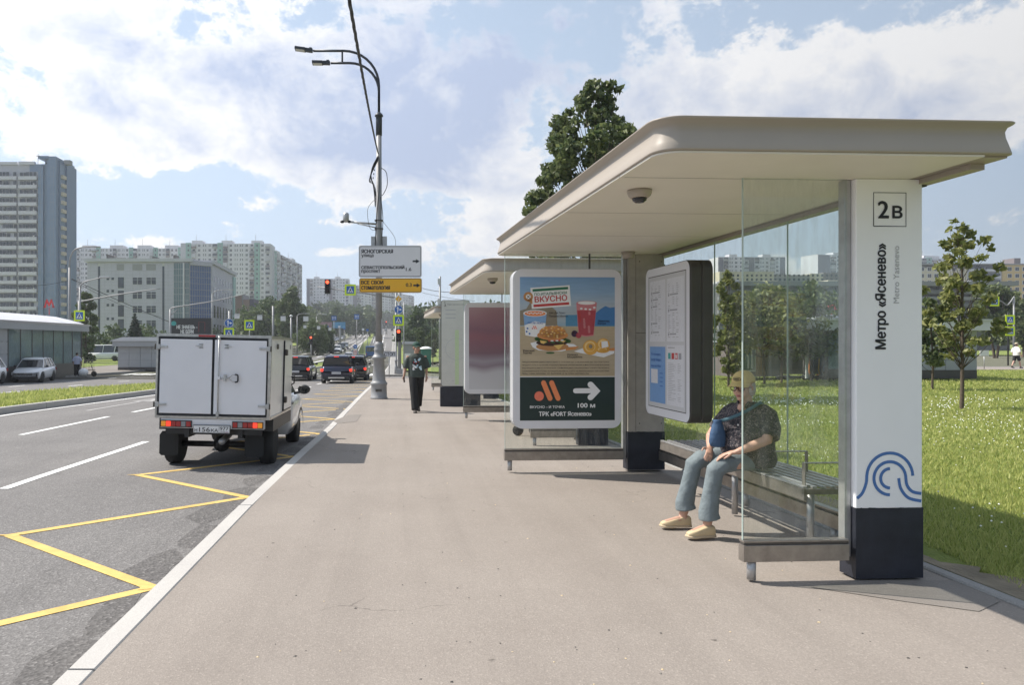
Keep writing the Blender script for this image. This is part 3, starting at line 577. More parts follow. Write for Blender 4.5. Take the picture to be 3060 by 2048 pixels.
def food_poster(parent, loc):
    b = MB(); P = lambda x, z: ((x - 578) / 920 * 1.22, (785 - z) / 1380 * 1.82); k = 1.22 / 920
    pl = lambda pts, l, m: b.poly([P(*p) for p in pts][::-1], l, m)
    b.rect(*P(118, 1050), *P(1038, 95), 0, 'posterbg'); b.rect(*P(118, 1475), *P(1038, 1056), 0, 'pdark'); b.rect(*P(118, 1057), *P(1038, 1050), 1, 'white')
    pl([(118, 420), (180, 400), (240, 300), (300, 330), (420, 380), (470, 420), (480, 560), (118, 560)], 1, 'shadowtan')
    pl([(560, 460), (1038, 450), (1038, 568), (560, 568)], 1, 'sea'); pl([(850, 440), (900, 400), (945, 372), (990, 390), (1038, 382), (1038, 555), (850, 560)], 2, 'mount')
    pl([(218, 200), (598, 172), (612, 372), (232, 402)], 3, 'white'); pl([(238, 213), (582, 188), (584, 212), (240, 237)], 4, 'pgreen'); pl([(247, 361), (592, 336), (594, 360), (249, 385)], 4, 'pred')
    b.text('ПО-ИТАЛЬЯНСКИ', *P(258, 276), width=312 * k, height=26 * k, lay=5, m='pgreen', bold=.02, rot=3.5); b.text('ВКУСНО', *P(262, 340), width=312 * k, height=56 * k, lay=5, m='pred', bold=.035, rot=3.5)
    b.disc(*P(198, 285), 46 * k, 46 * k, 4, 'bun2'); pl([(160, 310), (236, 300), (238, 356)], 4, 'bun2'); b.disc(*P(198, 285), 24 * k, 24 * k, 5, 'white', 10); b.stroke([P(184, 272), P(214, 300)], 5 * k, 6, 'patty'); b.stroke([P(212, 270), P(184, 300)], 5 * k, 6, 'patty')
    # ice cup
    pl([(150, 435), (376, 435), (352, 660), (262, 672), (170, 655)], 3, 'white'); pl([(150, 435), (376, 435), (366, 540), (262, 520), (160, 560)], 4, 'cupblue'); b.disc(*P(263, 445), 114 * k, 32 * k, 5, 'white'); b.disc(*P(263, 447), 102 * k, 25 * k, 6, 'porange')
    for i in range(9): b.disc(*P(190 + i * 18, 440 + (i * 7) % 14), 9 * k, 6 * k, 7, 'white', 8)
    b.text('АЙС ДЕ ЛЮКС', *P(190, 545), width=150 * k, height=22 * k, lay=7, m='signblue', bold=.02, rot=-2); b.disc(*P(250, 580), 38 * k, 38 * k, 6, 'white'); b.disc(*P(238, 590), 7 * k, 7 * k, 7, 'pred', 8); b.stroke([P(245, 565), P(262, 596)], 9 * k, 7, 'porng2'); b.stroke([P(262, 565), P(279, 596)], 9 * k, 7, 'porng2')
    for x, z in ((190, 590), (182, 620), (210, 640), (330, 600)): b.disc(*P(x, z), 9 * k, 9 * k, 7, 'signblue', 8)
    # drink
    pl([(662, 345), (862, 345), (830, 660), (755, 670), (684, 655)], 3, 'drink2'); pl([(671, 415), (853, 415), (828, 650), (755, 658), (688, 645)], 4, 'drink'); b.disc(*P(762, 345), 100 * k, 22 * k, 5, 'drink2'); b.disc(*P(762, 343), 86 * k, 17 * k, 6, 'white', 14)
    for i in range(22): x = 690 + (i * 47) % 140; z = 430 + (i * 71) % 200; b.poly([(P(x, z)[0] + 14 * k * math.cos(t + i), P(x, z)[1] + 13 * k * math.sin(t + i)) for t in (0, 1.5, 3, 4.6)], 5, 'drink2' if i % 3 else 'pred')
    for i in range(8): b.disc(*P(690 + i * 21, 385 + (i * 13) % 22), 14 * k, 10 * k, 6, 'white' if i % 2 else 'drink2', 7)
    for x, z, r, m_ in ((645, 640, 32, 'berry'), (684, 656, 28, 'drink'), (634, 632, 12, 'patty')): b.disc(*P(x, z), r * k, r * k, 7, m_, 12)
    # napkins, burger, rings
    pl([(218, 730), (300, 710), (640, 740), (680, 770), (520, 810), (300, 800), (240, 770)], 3, 'white'); pl([(640, 810), (750, 770), (1034, 795), (1030, 830), (930, 868), (700, 825)], 3, 'white'); pl([(560, 770), (690, 762), (650, 792), (560, 800)], 4, 'bun'); pl([(970, 782), (1036, 775), (1036, 806), (960, 806)], 4, 'bun')
    b.disc(*P(430, 765), 158 * k, 40 * k, 5, 'bun2'); b.disc(*P(425, 727), 152 * k, 32 * k, 6, 'patty'); pl([(440, 752), (545, 740), (490, 795)], 8, 'cheese'); pl([(310, 702), (380, 715), (345, 738), (318, 730)], 8, 'cheese'); pl([(490, 705), (560, 705), (540, 726)], 8, 'cheese')
    for i in range(17): b.disc(*P(282 + i * 19, 690 + (i * 37) % 30), 26 * k, 18 * k, 7, 'lettuce', 7)
    for i in range(7): b.disc(*P(380 + i * 24, 692 + (i * 17) % 18), 18 * k, 8 * k, 8, 'pred' if i % 2 else 'white', 7)
    b.disc(*P(432, 655), 150 * k, 48 * k, 9, 'bun', 20); b.disc(*P(432, 625), 128 * k, 62 * k, 9, 'bun', 20)
    for i in range(46): t = i * 2.4; r_ = 0.17 * math.sqrt(i); b.disc(*P(430 + r_ * 112 * math.cos(t), 622 + r_ * 52 * math.sin(t)), 11 * k, 7 * k, 10 + i % 2, ('gold2', 'bun2', 'gold')[i % 3], 6)
    for x, z, rx, rz, h in ((925, 750, 64, 66, 0), (920, 800, 64, 26, 0), (800, 772, 74, 72, 20)):
        b.disc(*P(x, z), rx * k, rz * k, 6 + (x == 800) * 3, 'gold', 18); b.disc(*P(x - 6, z - 10), rx * .72 * k, rz * .7 * k, 7 + (x == 800) * 3, 'gold2', 16); b.disc(*P(x - 2, z - 4), rx * .55 * k, rz * .55 * k, 8 + (x == 800) * 3, 'gold', 16)
        if h: b.disc(*P(x, z - 10), 18 * k, 20 * k, 13, 'shadowtan', 12)
    pl([(905, 715), (965, 710), (975, 765), (910, 780)], 9, 'white'); b.disc(*P(410, 825), 44 * k, 9 * k, 4, 'lettuce', 8)
    for t, x, z, w, bw in (('Айс Де Люкс', 398, 452, 155, .01), ('Папайя-Манго', 398, 480, 180, .01), ('Лимонад', 870, 530, 112, .01), ('Капри', 870, 556, 78, .01), ('Римский', 148, 812, 108, .01), ('Бургер', 148, 838, 84, .01), ('Колечки', 575, 850, 100, .01), ('Моцарелла', 575, 878, 142, .01)):
        b.text(t, *P(x, z), width=w * k, lay=12, m='ink', bold=bw)
    for i, t in enumerate(('ПРЕДЛОЖЕНИЕ ДЕЙСТВИТЕЛЬНО С 15.05.2024 ДО 21.06.2024 ИЛИ ДО ТЕХ ПОР ПОКА', 'ПРОДУКТ ЕСТЬ В НАЛИЧИИ. ХУДОЖЕСТВЕННОЕ ИЗОБРАЖЕНИЕ И ФАКТИЧЕСКИЙ ВНЕШНИЙ', 'ВИД ПРОДУКТА МОГУТ ОТЛИЧАТЬСЯ. С ИНФОРМАЦИЕЙ О РЕАЛИЗУЕМЫХ ТОВАРАХ ВЫ МОЖЕТЕ', 'ОЗНАКОМИТЬСЯ В УГОЛКЕ ПОТРЕБИТЕЛЯ ИЛИ НА САЙТЕ VKUSNOITOCHKA.RU. ООО «СИСТЕМА', 'ПБО», 115054, МОСКВА, УЛ. ВАЛОВАЯ, Д. 26, ОГРН 1027700251754')):
        b.text(t, *P(138, 921 + i * 28.5), width=(845 if i < 4 else 645) * k, height=17 * k, lay=2, m='ink', bold=.008)
    # lower panel
    b.disc(*P(303, 1240), 46 * k, 46 * k, 2, 'porng2'); 
    for x0 in (346, 424):
        a0 = P(x0, 1112); a1 = P(x0 + 62, 1262); b.stroke([a0, a1], 48 * k, 2, 'porange'); b.disc(*a0, 24 * k, 24 * k, 3, 'porange', 14); b.disc(*a1, 24 * k, 24 * k, 3, 'porange', 14)
    b.stroke([P(655, 1190), P(850, 1190)], 48 * k, 2, 'white'); b.disc(*P(655, 1190), 24 * k, 24 * k, 3, 'white', 12)
    b.stroke([P(800, 1130), P(868, 1192), P(800, 1254)], 58 * k, 3, 'white'); b.disc(*P(800, 1130), 28 * k, 28 * k, 4, 'white', 12); b.disc(*P(800, 1254), 28 * k, 28 * k, 4, 'white', 12)
    b.text('ВКУСНО – И ТОЧКА', *P(215, 1356), width=335 * k, height=24 * k, m='white', bold=.03); b.text('100 м', *P(678, 1352), width=166 * k, height=42 * k, m='white', bold=.04)
    b.text('ТРК «FORT Ясенево»', *P(302, 1432), width=508 * k, height=42 * k, m='white', bold=.035)
    return b.build('poster', parent, loc=loc)
def blur_poster(parent, loc):
    m, nt, N, L, bs = nodes('plum_poster_print'); bs.inputs['Roughness'].default_value = .35
    tc = N.new('ShaderNodeTexCoord'); sp = N.new('ShaderNodeSeparateXYZ'); L.new(tc.outputs['Object'], sp.inputs[0])
    nz = N.new('ShaderNodeTexNoise'); nz.inputs['Scale'].default_value = 1.8; nz.inputs['Detail'].default_value = 0; L.new(tc.outputs['Object'], nz.inputs['Vector'])
    a = N.new('ShaderNodeMath'); a.operation = 'MULTIPLY_ADD'; L.new(nz.outputs['Fac'], a.inputs[0]); a.inputs[1].default_value = .25; L.new(sp.outputs['Z'], a.inputs[2])
    r = N.new('ShaderNodeMapRange'); L.new(a.outputs[0], r.inputs[0]); r.inputs[1].default_value = -.8; r.inputs[2].default_value = 1.03
    cr = N.new('ShaderNodeValToRGB'); L.new(r.outputs[0], cr.inputs[0]); e = cr.color_ramp.elements; e[0].color = (.58, .58, .60, 1); e[1].color = (.42, .27, .30, 1)
    for p, c in ((.22, (.55, .54, .56)), (.31, (.28, .22, .26)), (.38, (.36, .32, .36)), (.46, (.22, .13, .16)), (.62, (.30, .13, .16)), (.72, (.25, .13, .17)), (.9, (.36, .20, .23))):
        q = e.new(p); q.color = c + (1,)
    L.new(cr.outputs[0], bs.inputs['Base Color']); b = MB(); b.rect(-.61, -.91, .61, .91, 0, m); return b.build('poster', parent, loc=loc)
def info_print(parent):
    b = MB()
    b.rect(-.52, -.78, .52, .78, 0, 'ltgrey')
    b.rect(-.48, .0, -.02, .73, 1, 'paper'); b.rect(.02, .0, .48, .73, 1, 'paper'); b.rect(-.48, -.73, -.02, -.06, 1, 'blueposter'); b.rect(.02, -.73, .48, -.04, 1, 'paper')
    for x0 in (-.44, .06):
        z = .66; rr = random.Random(3 + int(x0 * 100))
        while z > .06:
            if rr.random() < .22:
                b.rect(x0, z - .02, x0 + .03, z + .012, 2, 'grey'); b.rect(x0 + .045, z - .008, x0 + .045 + rr.uniform(.12, .24), z + .008, 2, 'grey'); z -= .035
            for c_ in (0, .12, .22): 
                if rr.random() < .8: b.rect(x0 + c_, z - .004, x0 + c_ + rr.uniform(.03, .07), z + .004, 2, 'txtgrey')
            z -= .024
    for i, t in enumerate(('Позвоните,', 'когда поедет', 'ваш автобус')): b.text(t, -.44, -.17 - i * .07, width=.30, height=.034, m='signblue', bold=.01)
    for i in range(4): b.rect(-.18, -.38 - i * .05, -.18 + .09, -.37 - i * .05, 2, 'signblue')
    b.rect(-.44, -.50, -.24, -.33, 2, 'paper')
    for i, m_ in enumerate(('teal', 'pred', 'red', 'grey')): b.rect(.06 + i * .095, -.2, .06 + i * .095 + .07, -.13, 2, m_)
    b.text('М', .262, -.192, width=.044, height=.05, lay=3, m='white', bold=.03)
    z = -.1; rr = random.Random(9)
    b.rect(.06, -.075, .24, -.065, 2, 'grey'); z = -.25
    while z > -.68: b.rect(.06, z - .003, .06 + rr.uniform(.08, .22), z + .003, 2, 'txtgrey'); (rr.random() < .5) and b.rect(.32, z - .003, .32 + rr.uniform(.04, .12), z + .003, 2, 'txtgrey'); z -= .02
    return b.build('timetable_print', parent)
def case_body(w, h, d, r=.13, m='caseframe'):
    b = MB(); ring = []; prof = [(0, .02), (.012, 0), (d / 2 - .012, 0), (d / 2 - .004, .01), (d / 2 + .004, .01), (d / 2 + .012, 0), (d - .012, 0), (d, .02)]
    for y, ins in prof: ring.append([Vector((x, y, z)) for x, z in rrect(-w / 2 + ins, -h / 2 + ins, w / 2 - ins, h / 2 - ins, r - ins * .5)])
    b.loft(ring, m, False); return b
def shelter(name, label, loc, rot, which, panel):
    t = thing(name, label, 'bus shelter', loc, rot, 'bus shelters in a row along the pavement')
    U0, U1, V0, V1 = -1.67, .585, -.64, 4.76; HS = 2.81
    # roof shell: rounded plan, scooped fascia profile
    def plan(ins, rr=.16, n=8):
        out = []
        for cx, cy, a, r in ((U1 - .06, V0 + .06, -90, .06), (U1 - .06, V1 - .06, 0, .06), (U0 + rr, V1 - rr, 90, rr), (U0 + rr, V0 + rr, 180, rr)):
            for k in range(n + 1): tt = R(a + 90 * k / n); q = max(r - ins, .005) if r > .1 else r - ins; out.append((cx + q * math.cos(tt), cy + q * math.sin(tt)))
        return out
    b = MB(); prof = [(.012, 0), (.001, .003), (0, .012), (.014, .06), (.030, .11), (.034, .145), (.022, .172), (-.008, .188), (-.016, .196), (-.008, .203), (.02, .206), (.05, .212)]
    b.loft([[Vector((x, y, HS + z)) for x, y in plan(i)] for i, z in prof], 'cream', True); roof = b.build('roof', t)
    # soffit panels
    sv = [V0 + .012, .06, 1.45, 2.84, 4.23, V1 - .012]
    for a, c in zip(sv[:-1], sv[1:]):
        b = MB(); r = .15
        x0, x1, y0, y1 = U0 + .012, .39, a + .006, c - .006
        if a == sv[0]: pl = [(x1, y0), (x1, y1), (x0, y1)] + [(x0 + r + r * math.cos(R(q)), y0 + r + r * math.sin(R(q))) for q in range(180, 271, 15)]
        elif c == sv[-1]: pl = [(x1, y0), (x1, y1)] + [(x0 + r + r * math.cos(R(q)), y1 - r + r * math.sin(R(q))) for q in range(90, 181, 15)] + [(x0, y0)]
        else: pl = [(x0, y0), (x1, y0), (x1, y1), (x0, y1)]
        if a != sv[0] and c == sv[-1]: pass
        vs = [(x, y, HS - .014) for x, y in pl] + [(x, y, HS - .002) for x, y in pl]; n = len(pl)
        b.add(vs, [tuple(range(n))[::-1], tuple(range(n, 2 * n))] + [(i, (i + 1) % n, n + (i + 1) % n, n + i) for i in range(n)], 'soffit'); b.build('soffit_panel', roof)
    b = MB(); [b.box((U0 + .05, q - .005, HS - .0135), (.39, q + .005, HS - .003), 'trimdark') for q in sv[1:-1]]; jj = b.build('panel_joint', roof); jj['kind'] = 'stuff'
    b = MB(); b.box((.395, V0 + .05, HS - .012), (U1 - .02, V1 - .05, HS - .001), 'cream'); b.box((.455, V0 + .2, HS - .05), (U1 - .035, V1 - .2, HS - .013), 'cream'); b.build('gutter_band', roof)
    b = MB(); b.box((.37, V0 + .06, HS - .0015), (.396, V1 - .06, HS - .0005), 'trimdark'); b.build('soffit_joint', roof)
    # columns
    for v in (0, 4.42):
        b = MB(); b.box((0, v, .49), (.48, v + .17, HS - .015), 'whitepanel' if v == 0 and which != 3 else 'stone'); col = b.build('column', t, bevel=.006)
        if v == 0: col['label'] = 'near column with white printed panel'
        else: col['label'] = 'far column of bare beige stone'
        b = MB()
        n = 24; top = [(-.004 + .488 * i / n, .49 + random.uniform(-.006, .006)) for i in range(n + 1)]
        b.prism([(-.004, 0), (.484, 0)] + top[::-1], v - .004, v + .174, 'navy'); b.build('column_base', col)
        b = MB(); b.box((-.05, v + .05, .14), (-.002, v + .12, HS - .015), 'steel2'); b.build('glazing_channel', t, bevel=.004)
        if v > 1:
            b = MB(); b.box((.10, v - .0015, .50), (.104, v - .0005, HS - .02), 'trimdark'); b.box((.104, v - .0015, 1.77), (.478, v - .0005, 1.775), 'trimdark')
            for zz_ in (.60, 2.7): 
                for xx in (.15, .44): b.cyl((xx, v - .004, zz_), (xx, v, zz_), .008, 'dkmetal', 8)
            b.build('stone_joint', col)
    if which == 1:
        b = MB(); k = .6885 * .002333; P = lambda x, y: ((x - 57) * k, .478 + (1522 - y) * k)
        # local front print: x from the column's left edge, z up
        b.stroke([(.125, 2.463), (.36, 2.463), (.36, 2.698), (.125, 2.698), (.125, 2.463)], .006, 1, 'ink')
        b.text('2', .158, 2.52, height=.118, m='ink', bold=.03); b.text('в', .262, 2.52, height=.086, m='ink', bold=.03)
        b.text('Метро «Ясенево»', .232, 1.605, width=.735, height=.095, m='ink', rot=90, bold=.03); b.text('Metro Yasenevo', .31, 1.925, width=.40, height=.042, m='txtgrey', rot=90)
        cp = [c for c in t.children if c.name.startswith('column')][0]; b.build('stop_name', cp, loc=(0, -.0012, 0))['kind'] = 'stuff'; b = MB(); w = .0215
        b.stroke(spline([P(60, 1470), P(84, 1447), P(101, 1405), P(104, 1372)], 8)[:-1] + path_arc(*P(208, 1378), 104 * k, 176, 2), w, 1, 'wave')
        b.stroke(path_arc(*P(208, 1384), 72 * k, 270, 0, 28)[:-1] + spline([P(280, 1384), P(286, 1416), P(310, 1443), P(350, 1452)], 8), w, 2, 'wave')
        b.stroke(path_arc(*P(208, 1384), 42 * k, 270, 90, 20), w, 3, 'wave'); b.stroke(spline([P(248, 1384), P(258, 1430), P(292, 1470), P(350, 1485)], 8), w, 1, 'wave')
        b.build('logo', cp, loc=(0, -.0012, 0))['kind'] = 'stuff'
    # end glass screens with rails
    def screen(v, u0, u1):
        b = MB(); b.box((u0, v, .275), (u1, v + .012, HS - .016), 'glass'); gl = b.build('glass_pane', t)
        b = MB(); b.box((u0 - .003, v - .0005, .275), (u0 + .003, v + .0125, HS - .016), 'glassedge'); b.build('glass_edge', gl)
        b = MB(); b.box((u0 - .01, v - .03, .13), (u1 - .002, v + .045, .245), 'steel'); b.box((u0 - .005, v - .022, .2455), (u1 - .002, v + .035, .262), 'dkmetal'); b.box((u0 - .008, v - .026, .2625), (u1 - .002, v + .04, .278), 'steel'); rl = b.build('base_rail', t, bevel=.003)
        b = MB(); b.cyl((u0 + .065, v + .01, 0), (u0 + .065, v + .01, .13), .03, 'steel2', 14); b.build('rail_leg', rl)
    screen(.02, -.80, -.052); GU = 1.60 if which == 1 else 1.37
    screen(4.46, -GU, -.052)
    # rear glass screens, three panes
    gv = [.19, 1.58, 2.98, 4.40]
    for a, c in zip(gv[:-1], gv[1:]):
        b = MB(); b.box((.44, a + .004, .275), (.452, c - .004, HS - .051), 'glass'); gl = b.build('glass_pane', t)
        b = MB(); b.box((.4395, a + .001, .275), (.4525, a + .006, HS - .051), 'glassedge'); b.build('glass_edge', gl)
    b = MB(); b.box((.40, .18, .13), (.48, 4.41, .245), 'steel'); b.box((.41, .18, .2455), (.47, 4.41, .262), 'dkmetal'); b.box((.405, .18, .2625), (.475, 4.41, .278), 'steel'); rl = b.build('base_rail', t, bevel=.003)
    for v in (.9, 2.3, 3.7):
        b = MB(); b.cyl((.44, v, 0), (.44, v, .13), .032, 'steel2', 14); b.build('rail_leg', rl)
    # bench
    B0, B1, BZ = .45, 3.15, .55
    bn = MB(); bn.box((-.10, B0, BZ - .10), (-.075, B1, BZ - .012), 'steel'); bn.box((.36, B0, BZ - .10), (.385, B1, BZ - .012), 'steel')
    for v in (B0, 1.35, 2.25, B1 - .03): bn.box((-.10, v, BZ - .055), (.385, v + .03, BZ - .0125), 'steel')
    bench = bn.build('bench', t, bevel=.003)
    sl = MB(); sl.box((-.018, B0 + .01, -.008), (.018, B1 - .01, .006), 'steel2'); slm = None
    for i in range(7):
        u = -.082 + i * .0745
        if slm is None: o = sl.build('slat', bench, bevel=.002); slm = o.data; o.location = (u, 0, BZ)
        else: o = piece(slm, 'slat', bench, (u, 0, BZ))
    for v in (.75, 1.95, 2.9):
        b = MB(); b.cyl((.14, v, 0), (.14, v, BZ - .05), .028, 'steel2', 12); b.build('bench_leg', bench)
    for v in (.52, 1.12):
        b = MB(); b.tube([(-.06, v, BZ), (-.06, v, BZ + .15), (-.045, v, BZ + .175), (.32, v, BZ + .175), (.335, v, BZ + .15), (.335, v, BZ)], (.005, .02), 'steel2', 4, False, up=(0, 0, 1)) if False else None
        for a, c in (((-.06, v - .02, BZ), (-.052, v + .02, BZ + .17)), ((-.06, v - .02, BZ + .17), (.34, v + .02, BZ + .178)), ((.332, v - .02, BZ), (.34, v + .02, BZ + .17))): b.box(a, c, 'steel')
        b.build('armrest', bench, bevel=.002)
    # poster case on the far screen
    if panel != 'none':
        b = case_body(1.40, 2.03, .20); cs = b.build('poster_case', t); cs.location = (-.835 if which == 1 else -.66, 4.28, 1.57)
        b = MB(); ring = rrect(-.695, -1.01, .695, 1.01, .12); inn = [(max(-.61, min(.61, x)), max(-.91, min(.91, z))) for x, z in ring]
        n = len(ring); b.add([(x, -.004, z) for x, z in ring] + [(x, -.004, z) for x, z in inn], [(i, (i + 1) % n, n + (i + 1) % n, n + i) for i in range(n)], 'case_white'); b.build('case_border', cs)
        (food_poster if panel == 'food' else blur_poster)(cs, (0, -.005, 0))
    b = MB(); b.box((-.52, 4.40, 2.60), (-.50, 4.42, HS - .016), 'dkmetal'); b.build('hanger', t)
    # timetable case on the rear glass, facing the road
    b = case_body(1.25, 1.79, .26, .11, 'dkmetal'); cs = b.build('timetable_case', t); cs.location = (.10, 3.45, 1.66); cs.rotation_euler = (0, 0, R(-90))  # frame darkened to paint in its shade; sunlit poster case stays grey
    b = MB(); ring = rrect(-.615, -.885, .615, .885, .10); inn = [(max(-.53, min(.53, x)), max(-.79, min(.79, z))) for x, z in ring]; n = len(ring)
    b.add([(x, -.004, z) for x, z in ring] + [(x, -.004, z) for x, z in inn], [(i, (i + 1) % n, n + (i + 1) % n, n + i) for i in range(n)], 'case_white'); b.build('case_border', cs)
    ip = info_print(cs); ip.location = (0, -.005, 0)
    # dome camera and small lamp under the soffit
    for (u, v, q) in ((-1.36, .47, 1),):
        b = MB(); b.lathe([(.0, 0), (.088, 0), (.09, -.02), (.08, -.045), (.062, -.06), (.0, -.06)], 'cream', 24, (u, v, HS - .015)); dm = b.build('dome_camera', t)
        b = MB(); b.lathe([(.055, -.0605), (.05, -.08), (.03, -.094), (.0, -.098)], 'pilldark', 18, (u, v, HS - .015)); b.build('dome', dm)
    b = MB(); b.lathe([(0, 0), (.085, 0), (.06, -.08), (0, -.08)], 'cream', 16, (-.08, 4.2, HS - .015)); b.build('speaker', t)
    b = MB(); b.box((.485, .02, HS - .06), (.53, .09, HS - .02), 'poledark'); b.build('bracket', t)
    return t
sh1 = shelter('bus_shelter', 'nearest bus shelter with cream roof, seated woman and burger advertisement', (3.17, 5.157, 0), R(3.1), 1, 'food')
sh2 = shelter('bus_shelter', 'second bus shelter behind the first, with blurred plum coloured poster', (2.93, 12.2, -.05), R(2.2), 2, 'plum')
sh3 = shelter('bus_shelter', 'third bus shelter, mostly hidden behind the other two', (2.70, 24.2, -.2), R(2.2), 3, 'none')
# ================================================================== VEHICLES
for k, c, r_, mt in (('paint_white', (.78, .78, .80), .25, 0), ('paint_black', (.015, .016, .02), .18, .2), ('paint_navy', (.018, .022, .05), .16, .3), ('paint_silver', (.42, .43, .45), .25, .6), ('paint_grey', (.12, .125, .135), .22, .4), ('paint_blue', (.02, .05, .16), .2, .3), ('paint_red', (.22, .02, .02), .25, .1), ('paint_beige', (.40, .36, .30), .3, .3)):
    M[k] = mat(k, c, r_, mt, var=.02, scale=2, coat=.6)
M['carglass'] = mat('car_window_glass', (.02, .025, .03), .05, var=.2, scale=1, spec=1.)
M['rim'] = mat('wheel_rim', (.35, .35, .36), .3, .8)
M['chrome'] = mat('chrome', (.6, .6, .6), .15, 1)
M['taillit'] = mat('tail_lamp_lit', (.7, .03, .02), .2, emit=.9, ecol=(1, .06, .03))
M['tailoff'] = mat('tail_lamp_red', (.35, .015, .015), .15, spec=.8)
M['amber'] = mat('indicator_amber', (.8, .30, .03), .2, emit=.15, ecol=(1, .4, .05))
M['amberoff'] = mat('reversing_lamp_grey', (.25, .26, .27), .2)
M['headl'] = mat('headlamp', (.55, .57, .6), .08, .4, spec=1)
M['plate'] = mat('plate_white', (.75, .75, .75), .4, var=.01)
WHEELS = {}
def wheel(parent, x, y, r, w, name='wheel'):
    key = (r, w)
    if key not in WHEELS:
        b = MB(); s = w / 2
        prof = [(r * .62, -s), (r * .93, -s), (r, -s * .7), (r, s * .7), (r * .93, s), (r * .62, s)]
        b.loft([[Vector((z, q * math.cos(2 * math.pi * k / 24), q * math.sin(2 * math.pi * k / 24))) for k in range(24)] for q, z in prof], 'rubber', True); ty = b.build('tyre'); me = ty.data
        b = MB()
        for sg in (-1, 1):
            b.loft([[Vector((sg * z, q * math.cos(2 * math.pi * k / 20), q * math.sin(2 * math.pi * k / 20))) for k in range(20)][::sg] for q, z in ((r * .63, s * .95), (r * .58, s * .7), (.03, s * .62))], 'dkmetal', True)
            for k in range(5):
                a = 2 * math.pi * k / 5; d = Vector((0, math.cos(a), math.sin(a))); n = Vector((0, -math.sin(a), math.cos(a)))
                vs = [Vector((sg * s * (.97 if q > .1 else .9), 0, 0)) + d * q + n * ww for q, ww in ((.03, -.028), (.03, .028), (r * .62, .05), (r * .62, -.05))]
                b.add(vs, [(0, 1, 2, 3) if sg < 0 else (3, 2, 1, 0)], 'rim')
        ri = b.build('rim'); WHEELS[key] = (me, ri.data); bpy.data.objects.remove(ty); bpy.data.objects.remove(ri)
    o = piece(WHEELS[key][0], name, parent, (x, y, r)); piece(WHEELS[key][1], 'rim', o); return o
KIND = {'suv': dict(L=4.65, W=1.86, Hh=1.66, r=.36, belt=1.02, hood=1.0, tail=1.05, rf=(-2.05, .55), ra=(-1.95, 1.0), wb=(-1.35, 1.40)),
        'hatch': dict(L=4.1, W=1.75, Hh=1.56, r=.32, belt=.95, hood=.92, tail=1.0, rf=(-1.35, .22), ra=(-1.92, 1.02), wb=(-1.2, 1.3)),
        'sedan': dict(L=4.55, W=1.80, Hh=1.46, r=.32, belt=.92, hood=.88, tail=1.0, rf=(-1.15, .45), ra=(-1.75, 1.15), wb=(-1.3, 1.40)),
        'van': dict(L=5.2, W=1.95, Hh=2.1, r=.34, belt=1.15, hood=1.1, tail=1.15, rf=(-2.5, 1.3), ra=(-2.55, 1.95), wb=(-1.5, 1.65))}
